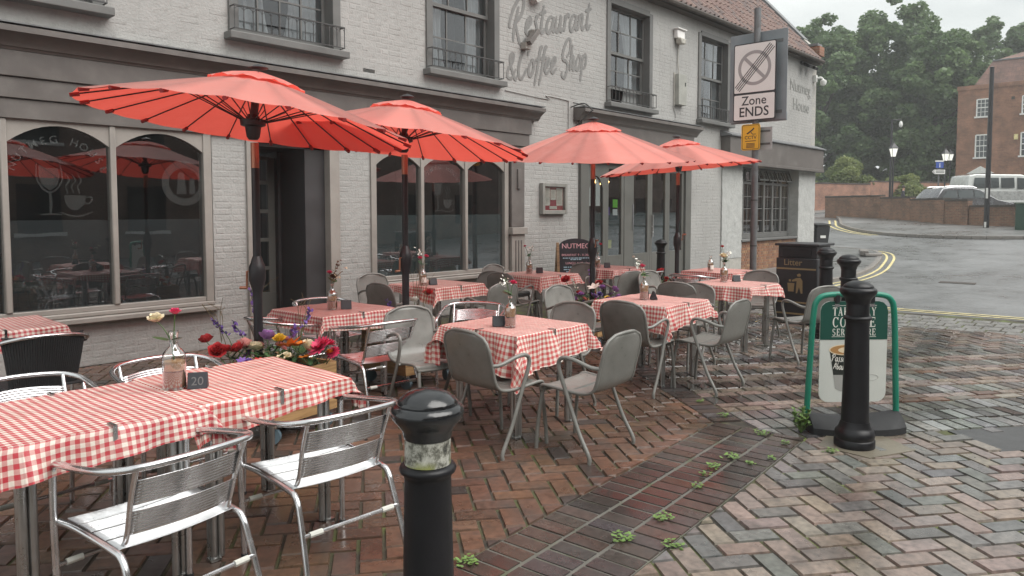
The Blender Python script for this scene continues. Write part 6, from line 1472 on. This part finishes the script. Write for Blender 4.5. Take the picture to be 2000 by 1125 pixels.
sidewin([(-2.1, 1.16), (-.62, 1.16), (-.62, 1.74), (-2.0, 1.74)], .955, .12, 1.1, 'side_window', van); sidewin([(-.5, 1.16), (.26, 1.16), (.26, 1.74), (-.5, 1.74)], .955, .12, 1.1, 'side_window', van); sidewin([(.42, 1.1), (1.4, 1.1), (1.3, 1.3), (.95, 1.7), (.42, 1.74)], .955, .12, 1.1, 'side_window', van)
MB().add([(1.76, -.8, 1.14), (1.76, .8, 1.14), (1.09, .75, 1.82), (1.09, -.75, 1.82)], [(0, 1, 2, 3)]).build('windscreen', M_carglass, van, smooth=0)
wheels(van, (-1.55, 1.5), .95, .33)
for s in (-1, 1): MB().obox((1.25, s * 1.08, 1.18), (.1, .16, .22)).build('wing_mirror', M_carw, van, bevel=.03); MB().box(.36, .376, *sorted((s * .956, s * .967)), .45, 1.78).build('door_seam', M_cupgrey, van); MB().box(.5, .66, *sorted((s * .966, s * .985)), 1.0, 1.03).build('door_handle', M_carw, van)
for s in (-1, 1): MB().box(2.36, 2.43, *sorted((s * .5, s * .85)), .68, .85).build('headlight', M_alu, van, bevel=.02)
car = thing('parked_car', 'grey estate car with roof rails parked behind the low brick wall', 'car', (45.3, 8.9, 1.18), rad(-42))
cpf = [(-2.2, .3), (2.15, .3), (2.25, .5), (2.2, .78), (1.25, .98), (.35, 1.5), (-.1, 1.6), (-1.3, 1.62), (-1.75, 1.55), (-2.2, 1.0), (-2.26, .6)]
body(cpf, .91, .22, .95).build('body', M_carg, car, bevel=.03)
sidewin([(-1.85, 1.06), (-1.0, 1.06), (-1.0, 1.44), (-1.5, 1.44)], .915, .22, .95, 'side_window', car); sidewin([(-.92, 1.06), (-.1, 1.06), (-.1, 1.47), (-.92, 1.46)], .915, .22, .95, 'side_window', car); sidewin([(-.03, 1.06), (.9, 1.06), (.3, 1.4), (-.03, 1.47)], .915, .22, .95, 'side_window', car)
MB().add([(1.22, -.72, 1.02), (1.22, .72, 1.02), (.37, .66, 1.5), (.37, -.66, 1.5)], [(0, 1, 2, 3)]).build('windscreen', M_carglass, car, smooth=0)
for s in (-1, 1): MB().tube(sp([(-1.6, s * .68, 1.6), (-1.4, s * .68, 1.66), (-.2, s * .69, 1.655), (.2, s * .7, 1.58)], 4), .025, 6).build('roof_rail', M_alu, car); MB().obox((.75, s * .98, 1.08), (.1, .16, .12)).build('wing_mirror', M_carg, car, bevel=.02); MB().box(2.1, 2.22, *sorted((s * .5, s * .82)), .62, .76).build('headlight', M_alu, car, bevel=.02)
wheels(car, (-1.35, 1.4), .9, .33)
# ---- person beyond the wall
ps = thing('person', 'person in dark clothes standing beyond the brick walls, only head and shoulders showing', 'person', (46.7, 12.2, 1.25), rad(200))
sk = [(0, 0, .95), (0, 0, 1.2), (0, 0, 1.42), (0, .0, 1.5), (0, .02, 1.58), (0, .03, 1.7), (-.19, 0, 1.4), (-.25, 0, 1.12), (-.25, .08, .88), (.19, 0, 1.4), (.25, 0, 1.12), (.25, .08, .88), (-.1, 0, .9), (-.11, .02, .48), (-.12, 0, .07), (-.12, .12, .04), (.1, 0, .9), (.11, .02, .48), (.12, 0, .07), (.12, .12, .04), (-.25, .1, .78), (.25, .1, .78)]
ed = [(0, 1), (1, 2), (2, 3), (3, 4), (4, 5), (2, 6), (6, 7), (7, 8), (8, 20), (2, 9), (9, 10), (10, 11), (11, 21), (0, 12), (12, 13), (13, 14), (14, 15), (0, 16), (16, 17), (17, 18), (18, 19)]
rdi = [.15, .15, .15, .06, .085, .075, .075, .055, .04, .075, .055, .04, .1, .07, .05, .04, .1, .07, .05, .04, .035, .035]
me = bpy.data.meshes.new('body'); me.from_pydata(sk, ed, []); po = link('body', me, ps); mo = po.modifiers.new('skin', 'SKIN'); 
for v, r in zip(me.skin_vertices[0].data, rdi): v.radius = (r, r * .85)
me.skin_vertices[0].data[0].use_root = True; po.modifiers.new('sub', 'SUBSURF').render_levels = 1
def personmat():
    m, t, b, o = newmat('person_skin_and_clothes'); c = nd(t, 'ShaderNodeTexCoord'); s = nd(t, 'ShaderNodeSeparateXYZ'); t.links.new(c.outputs['Object'], s.inputs[0])
    r = nd(t, 'ShaderNodeValToRGB'); r.color_ramp.interpolation = 'CONSTANT'; e_ = r.color_ramp.elements; e_[0].color = (.03, .03, .04, 1); e_[1].position = .845; e_[1].color = (.5, .3, .22, 1)
    t.links.new(maprange(t, s.outputs[2], 0, 1.75, 0, 1), r.inputs[0]); t.links.new(r.outputs[0], b.inputs['Base Color']); b.inputs['Roughness'].default_value = .7; return m
me.materials.append(personmat()); MB().lathe([(.0, .1), (.06, .09), (.09, .04), (.095, -.02), (.085, -.06)], 14, (0, .0, 1.69), cap=False).build('hair', M_bark, ps, smooth=60)
# ---- lamps and signs
M_lamp = flat('lamp_glass_lit', (.8, .8, .72), .3, .35)
def lantern(x, y, zt, label, s=1.0):
    t = thing('street_lantern', label, 'street lamp', (x, y, zg(x)), 0, 'black lantern street lamps'); h = zt - zg(x); z0 = h - .95
    MB().lathe([(.12, 0), (.12, .3), (.07, .4), (.055, 1.2), (.045, z0)], 12).build('post', M_black, t, smooth=50); MB().box(-.28, .28, -.02, .02, z0 - .25, z0 - .21).build('ladder_bar', M_black, t)
    MB().lathe([(.13, z0 + .03), (.24, z0 + .5)], 4, cap=True).build('glass', M_lamp, t, smooth=0); m = MB().lathe([(.28, z0 + .5), (.26, z0 + .55), (.1, z0 + .75), (.06, z0 + .8), (.04, z0 + .86), (.01, z0 + .95)], 4); m.build('roof', M_black, t, smooth=0)
    for k in range(4): a = math.pi / 2 * k; MB().tube([(.13 * math.cos(a), .13 * math.sin(a), z0 + .02), (.245 * math.cos(a), .245 * math.sin(a), z0 + .5)], .014, 5).build('lantern_bar', M_black, t)
    MB().lathe([(.05, z0 - .03), (.15, z0 + .025)], 8).build('cradle', M_black, t); return t
lantern(47.7, 13.05, 5.68, 'black lantern lamp post standing alone in front of the dark trees'); lantern(58.6, 12.68, 5.96, 'nearer of two black lantern lamp posts left of the brick house'); lantern(66, 13.95, 6.4, 'farther small lantern lamp post by the corner of the brick house')
cp_ = thing('camera_pole', 'slim dark pole with a white camera hanging from its arm in front of the trees', 'camera pole', (51.2, 14.15, zg(51.2))); hh = 7.35 - zg(51.2); MB().tube([(0, 0, 0), (0, 0, hh)], .07, 8).build('pole', M_black, cp_); MB().tube([(0, 0, hh - .05), (.38, -.42, hh - .02)], .03, 6).build('arm', M_black, cp_); MB().lathe([(.02, .28), (.08, .22), (.12, .05), (.1, -.05), (.04, -.12)], 12, (.38, -.42, hh - .38)).build('camera_dome', M_white, cp_)
inf = thing('information_sign', 'white direction arm with blue information plate on a thin post', 'sign', (51.8, 11.55, zg(51.8)), rad(-42)); hh = 4.65 - zg(51.8); MB().tube([(0, 0, 0), (0, 0, hh)], .045, 8).build('post', M_galv, inf); MB().box(-.25, .25, -.08, -.06, hh - .45, hh - .08).build('blue_plate', flat('info_blue', (.03, .08, .35), .4), inf); text('i', 'lettering', M_white, inf, (0, -.083, hh - .4), (1, 0, 0), (0, 0, 1), .38, .38, .002); MB().box(-.3, .25, -.07, -.055, hh - .06, hh + .02).build('top_plate', M_white, inf)
MB().prism([(-.5, hh - .68), (-.32, hh - .55), (.36, hh - .55), (.36, hh - .82), (-.32, hh - .82)], -.08, -.06, 'y').build('direction_arm', M_white, inf)
for z in (.63, .71): MB().box(-.25, .3, -.084, -.081, hh - z - .02, hh - z + .02).build('print_line', M_sign_k, inf)
MB().tube([(-.33, -.083, hh - .6), (-.42, -.083, hh - .68), (-.33, -.083, hh - .76)], .012, 5).build('arrow', M_sign_k, inf)
# ---- brick house
hs_ = thing('brick_house', 'tall red brick house with tiled mansard roof and white sash windows', 'house', (66.2, 0, 1.85)); HZ = 9.3
MB().box(0, 9, -8, 13.6, 0, HZ).build('wall', M_bk_house, hs_, smooth=0); MB().box(-.06, 0, -8, 13.66, HZ - .32, HZ).build('parapet_band', M_bk_house, hs_, smooth=0)
M_mans = brickwall('mansard_tiles', (.2, .12, .1), (.16, .1, .09), (.08, .06, .055), 1, .5, .35)
MB().add([(.3, -8, HZ), (.3, 12.6, HZ), (1.3, 11.6, HZ + 1.9), (1.3, -8, HZ + 1.9), (4.5, 8.8, HZ + 3.2), (4.5, -8, HZ + 3.2), (9, 12.6, HZ), (8, 11.6, HZ + 1.9), (9, -8, HZ), (8, -8, HZ + 1.9)], [(0, 1, 2, 3), (3, 2, 4, 5), (1, 6, 7, 2), (2, 7, 4), (7, 6, 8, 9), (4, 7, 9, 5)]).build('roof', M_mans, hs_, smooth=0)
MB().box(4, 5.2, 5.5, 9.6, HZ + 1.9, HZ + 3.9).build('chimney', M_bk_house, hs_, smooth=0); MB().bar((1.28, 11.62, HZ + 1.92), (1.28, -8, HZ + 1.92), .12, .1).build('roof_curb', M_lead, hs_)
for (yc, zc, w, h) in ((11.9, 7.55, .8, 1.3), (11.9, 4.65, .8, 1.7), (9.0, 7.55, .8, 1.3), (9.0, 4.65, .8, 1.7)):
    m = MB(); m.box(-.05, .02, yc - w / 2 - .05, yc - w / 2 + .04, zc - h / 2, zc + h / 2); m.box(-.05, .02, yc + w / 2 - .04, yc + w / 2 + .05, zc - h / 2, zc + h / 2); m.box(-.05, .02, yc - w / 2, yc + w / 2, zc + h / 2 - .06, zc + h / 2 + .03); m.box(-.05, .02, yc - w / 2, yc + w / 2, zc - .03, zc + .04); wn_ = m.build('window', M_white, hs_)
    for k in (-1, 1): MB().box(-.04, .02, yc + k * w / 6 - .015, yc + k * w / 6 + .015, zc - h / 2, zc + h / 2).build('glazing_bar', M_white, wn_)
    for k in (-1, 1): MB().box(-.035, .02, yc - w / 2, yc + w / 2, zc + k * h / 4 - .015, zc + k * h / 4 + .015).build('glazing_bar', M_white, wn_)
    MB().box(-.15, .02, yc - w / 2 - .15, yc + w / 2 + .15, zc - h / 2 - .12, zc - h / 2).build('sill', M_white, wn_); MB().add([(-.015, yc - w / 2, zc - h / 2), (-.015, yc + w / 2, zc - h / 2), (-.015, yc + w / 2, zc + h / 2), (-.015, yc - w / 2, zc + h / 2)], [(0, 1, 2, 3)]).build('pane', M_carglass, wn_, smooth=0)
pd = MB(); pd.prism([(11.0, 2.55), (12.8, 2.55), (11.9, 3.1)], -.3, 0, 'x'); pd.build('door_pediment', M_white, hs_); MB().box(-.25, 0, 11.15, 11.3, 0, 2.548).build('door_pillar', M_white, hs_); MB().box(-.25, 0, 12.5, 12.65, 0, 2.548).build('door_pillar', M_white, hs_); MB().box(-.04, 0, 11.32, 12.48, 0, 2.3).build('door', M_dark, hs_)
MB().box(-.1, 0, 9.6, 9.85, 5.0, 5.4).build('alarm_box', M_yellow, hs_); MB().box(-.05, 0, 9.9, 10.1, 8.0, 8.2).build('air_brick', M_bark, hs_)

# ================================================================== TREES AND SHRUBS
def crown(clumps, per, size, mat, name, parent, seed, flat_=.0, squash=.8):
    r = np.random.RandomState(seed); P = []; C = []
    for (cx, cy, cz, rr, tone) in clumps:
        n = int(per * 2.3 * rr * rr)
        d = r.normal(size=(n, 3)); d /= np.linalg.norm(d, axis=1)[:, None]; rad_ = rr * (r.uniform(.25, 1.08, n) ** .45); p = d * rad_[:, None] * np.array([1, 1, squash]) + np.array([cx, cy, cz])
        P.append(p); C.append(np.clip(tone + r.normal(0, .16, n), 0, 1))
    P = np.concatenate(P); C = np.concatenate(C); n = len(P)
    a = r.normal(size=(n, 3)); a /= np.linalg.norm(a, axis=1)[:, None]; a[:, 2] *= .6; b = r.normal(size=(n, 3)); b -= a * (a * b).sum(1)[:, None] / ((a * a).sum(1)[:, None] + 1e-9); b /= np.linalg.norm(b, axis=1)[:, None]
    s = size * r.uniform(.6, 1.25, n)[:, None]
    V = np.stack([P - a * s * .6, P + b * s * .42, P + a * s * .6, P - b * s * .42], 1).reshape(-1, 3)
    me = bpy.data.meshes.new(name); me.vertices.add(4 * n); me.vertices.foreach_set('co', V.astype(np.float32).ravel()); me.loops.add(4 * n); me.loops.foreach_set('vertex_index', np.arange(4 * n, dtype=np.int32)); me.polygons.add(n); me.polygons.foreach_set('loop_start', np.arange(n, dtype=np.int32) * 4); me.update(calc_edges=True)
    me.materials.append(mat); c4 = np.repeat(np.stack([C, C, C, np.ones(n)], 1), 4, 0); colattr(me, c4)
    return link(name, me, parent)
def tree(x, y, z0, h, rx, label, seed, size=.34, per=95, base=.18, ry=None):
    t = thing('broadleaf_tree', label, 'tree', (x, y, z0), 0, 'large trees behind the garden wall'); r = random.Random(seed); ry = ry or rx; cl = []
    for k in range(int(60 + rx * 5)):
        a = r.uniform(0, 6.28); q = r.random(); zz = base * h + (h - base * h) * (.06 + .9 * q); prof = math.sin(math.pi * min(1, .16 + .8 * q)) ** .65; e = r.uniform(.55, 1.0) ** .6 * prof
        cl.append((rx * e * math.cos(a), ry * e * math.sin(a), zz, r.uniform(.8, 1.5) * (rx / 6.5) ** .5, r.uniform(.15, .85)))
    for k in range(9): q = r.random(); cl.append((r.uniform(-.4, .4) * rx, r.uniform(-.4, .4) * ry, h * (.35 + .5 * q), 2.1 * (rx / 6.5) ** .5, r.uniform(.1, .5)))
    for k in range(70):
        a = r.uniform(0, 6.28); q = r.random(); zz = base * h + (h - base * h) * (.06 + .97 * q); prof = math.sin(math.pi * min(1, .16 + .82 * q)) ** .65; e = r.uniform(.95, 1.16) * prof
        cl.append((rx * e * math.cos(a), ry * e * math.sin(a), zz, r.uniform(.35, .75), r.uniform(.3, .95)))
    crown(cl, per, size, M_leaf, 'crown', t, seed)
    m = MB(); m.tube(sp([(0, 0, -.2), (.15, .1, h * .2), (0, .2, h * .45), (.2, 0, h * .75)], 5), [.45 - .36 * k / 15 for k in range(16)], 8)
    for k in range(7):
        a = r.uniform(0, 6.28); z1 = h * r.uniform(.2, .5); m.tube(sp([(0, .1, z1), (rx * .35 * math.cos(a), ry * .35 * math.sin(a), z1 + h * .13), (rx * .7 * math.cos(a), ry * .7 * math.sin(a), z1 + h * .24)], 4), [.2 - .016 * q for q in range(9)], 6)
    m.build('trunk', M_bark, t); return t
tree(70.5, 25.6, 1.85, 16.8, 5.0, 'left tree of the dense group, beside the end of the restaurant roof', 21, .36, 120, .04)
tree(75.5, 20.8, 1.85, 18.6, 5.6, 'tallest central tree of the group behind the lamp post', 22, .36, 120, .04)
tree(72.5, 16.4, 1.85, 15.0, 4.2, 'shorter full tree between the central tree and the brick house', 23, .36, 120, .03)
tree(88.5, 14.4, 1.85, 18.2, 5.4, 'tree rising behind the roof of the brick house', 24, .4, 110, .2)
tree(80, 30.5, 1.85, 16.0, 5.0, 'dark tree filling the gap behind the left tree', 25, .4, 110, .04)
tree(84, 22.0, 1.85, 15.5, 6.5, 'dark low tree filling in behind the central trees', 26, .42, 110, .02)
def shrub(x, y, z0, rx, ry, h, label, seed, size=.16, per=620):
    t = thing('shrub', label, 'shrub', (x, y, z0), 0, 'shrubs above the garden wall'); r = random.Random(seed); cl = []
    for k in range(26):
        a = r.uniform(0, 6.28); q = r.random() ** .7; cl.append((rx * q * math.cos(a), ry * q * math.sin(a), h * (.2 + .62 * (1 - q * q) * r.uniform(.6, 1.05)), r.uniform(.5, .8), r.uniform(.3, .95)))
    crown(cl, per, size, M_leaf2, 'crown', t, seed); MB().tube([(0, 0, 0), (.1, 0, h * .6)], [.08, .03], 6).build('trunk', M_bark, t); return t
shrub(52.6, 20.7, 1.7, 2.0, 2.4, 4.5, 'big rounded bush on the left above the garden wall', 31); shrub(55.6, 18.3, 1.8, 1.9, 1.9, 4.0, 'yellow-green bush to the right of the big rounded bush', 32); shrub(50.6, 22.6, 1.6, 2.0, 2.0, 4.6, 'bush half hidden behind the end of the restaurant', 35); shrub(58.5, 14.9, 1.8, 1.3, 1.2, 2.3, 'low straggly bush beside the information sign', 33); shrub(61.5, 16.4, 1.85, 1.4, 1.4, 2.4, 'dark low bush behind the lantern lamp post', 34)
# ---- weeds in the joints
def weed(x, y, s, label, seed):
    r = random.Random(seed); t = thing('weed', label, 'weed', (x, y, 0), 0, 'weeds in the paving joints'); m = MB()
    for k in range(int(26 * s + 10)): petal(m, (r.uniform(-.05, .05) * s, r.uniform(-.05, .05) * s, r.uniform(.002, .02)), r.uniform(0, 6.28), r.uniform(.0, .3), r.uniform(.014, .03) * (.6 + s * .3), .008, .1)
    m.build('leaves', M_weed, t, smooth=60, recalc=False); return t
M_weed = mk('weed_green', (.13, .22, .055), .5, var=.3, vs=25)
WD = [(2.27, 2.36), (4.02, 2.1), (4.18, 2.12), (4.42, 2.13), (3.82, 2.04), (4.58, 1.92), (3.05, 1.75), (5.05, 2.2), (5.55, 2.95), (5.3, 2.62), (2.95, 1.98), (4.95, 1.98), (4.4, 1.98), (4.98, 1.68), (3.3, 1.95)]
for i, (x, y) in enumerate(WD): weed(x, y, [.9, .45, .7, 1.0, .55, .4, .8][i % 7], 'green weed at the foot of the near bollard' if i == 0 else ('small green weed where the dark brick band turns away' if x > 5 and y > 2.5 else 'small green weed in the joint of the dark brick band'), i)
bw_ = thing('weed', 'leafy weed clump growing against the base of the green swing sign', 'weed', (5.27, 2.0, 0), 0, 'taller weeds'); r = random.Random(3); m = MB()
for k in range(14):
    a = r.uniform(0, 6.28); hx, hy, hz = .06 * math.cos(a), .06 * math.sin(a), r.uniform(.08, .2); m.tube([(0, 0, 0), (hx, hy, hz)], .002, 4)
    for q in range(9): tq = r.uniform(.3, 1); petal(m, (hx * tq, hy * tq, hz * tq), r.uniform(0, 6.28), r.uniform(.1, .7), .035, .011, .1)
m.build('leaves', M_weed, bw_, smooth=60, recalc=False)

# ================================================================== THE STREET BEHIND THE VIEWER (seen in the shop glass, right-hand terrace added)
o2 = thing('offscreen_terrace', 'long unseen brick terrace added behind the viewer on the right to darken window reflections', 'building', (15, -11.5, 0)); MB().box(0, 60, -8, 0, 0, 6.0).build('wall', M_bk_opp, o2, smooth=0); MB().add([(0, .3, 6.0), (60, .3, 6.0), (60, -4, 9), (0, -4, 9), (0, -8, 6.0), (60, -8, 6.0)], [(0, 1, 2, 3), (3, 2, 5, 4)]).build('roof', TB[1], o2, smooth=0)  # terrace added out of view to block bright sky and street in the windows
for k in range(17):
    for z in (.9, 3.7): MB().box(1.2 + k * 3.4, 2.4 + k * 3.4, 0, .05, z, z + 1.5).build('window', M_carglass, o2)
op = thing('offscreen_terrace', 'brown brick terrace across the street, behind the viewer', 'building', (-14, -9.5, 0)); MB().box(0, 27, -8, 0, 0, 6.2).build('wall', M_bk_opp, op, smooth=0); MB().add([(0, .3, 6.2), (27, .3, 6.2), (27, -4, 9), (0, -4, 9), (0, -8, 6.2), (27, -8, 6.2)], [(0, 1, 2, 3), (3, 2, 5, 4)]).build('roof', TB[1], op, smooth=0)
for k in range(8):
    for z in (.9, 3.7):
        w_ = MB().box(1.2 + k * 3.2, 2.4 + k * 3.2, 0, .05, z, z + 1.5).build('window', M_carglass, op); MB().box(1.1 + k * 3.2, 2.5 + k * 3.2, .0, .12, z - .1, z).build('sill', M_white, w_)
wc = thing('white_car', 'white hatchback parked on the street behind the viewer', 'car', (-1.0, -5.2, 0), 0); body(cpf, .88, .22, .95).build('body', M_carw, wc, bevel=.03); sidewin([(-1.8, 1.06), (.85, 1.06), (.3, 1.42), (-1.5, 1.44)], .885, .22, .95, 'side_window', wc); wheels(wc, (-1.35, 1.4), .87, .32)

# ================================================================== DAMP AIR
hz = MB().box(-45, 150, -60, 90, -1.2, 24).build('haze', None, smooth=0); tag(hz, kind='stuff')
m = bpy.data.materials.new('damp_air'); m.use_nodes = True; t = m.node_tree; t.nodes.clear(); o = nd(t, 'ShaderNodeOutputMaterial'); pvn = nd(t, 'ShaderNodeVolumePrincipled', {'Density': .0014, 'Anisotropy': .2}); pvn.inputs['Color'].default_value = (.93, .96, .97, 1); t.links.new(pvn.outputs[0], o.inputs['Volume']); hz.data.materials.append(m)
sc.cycles.volume_bounces = 1
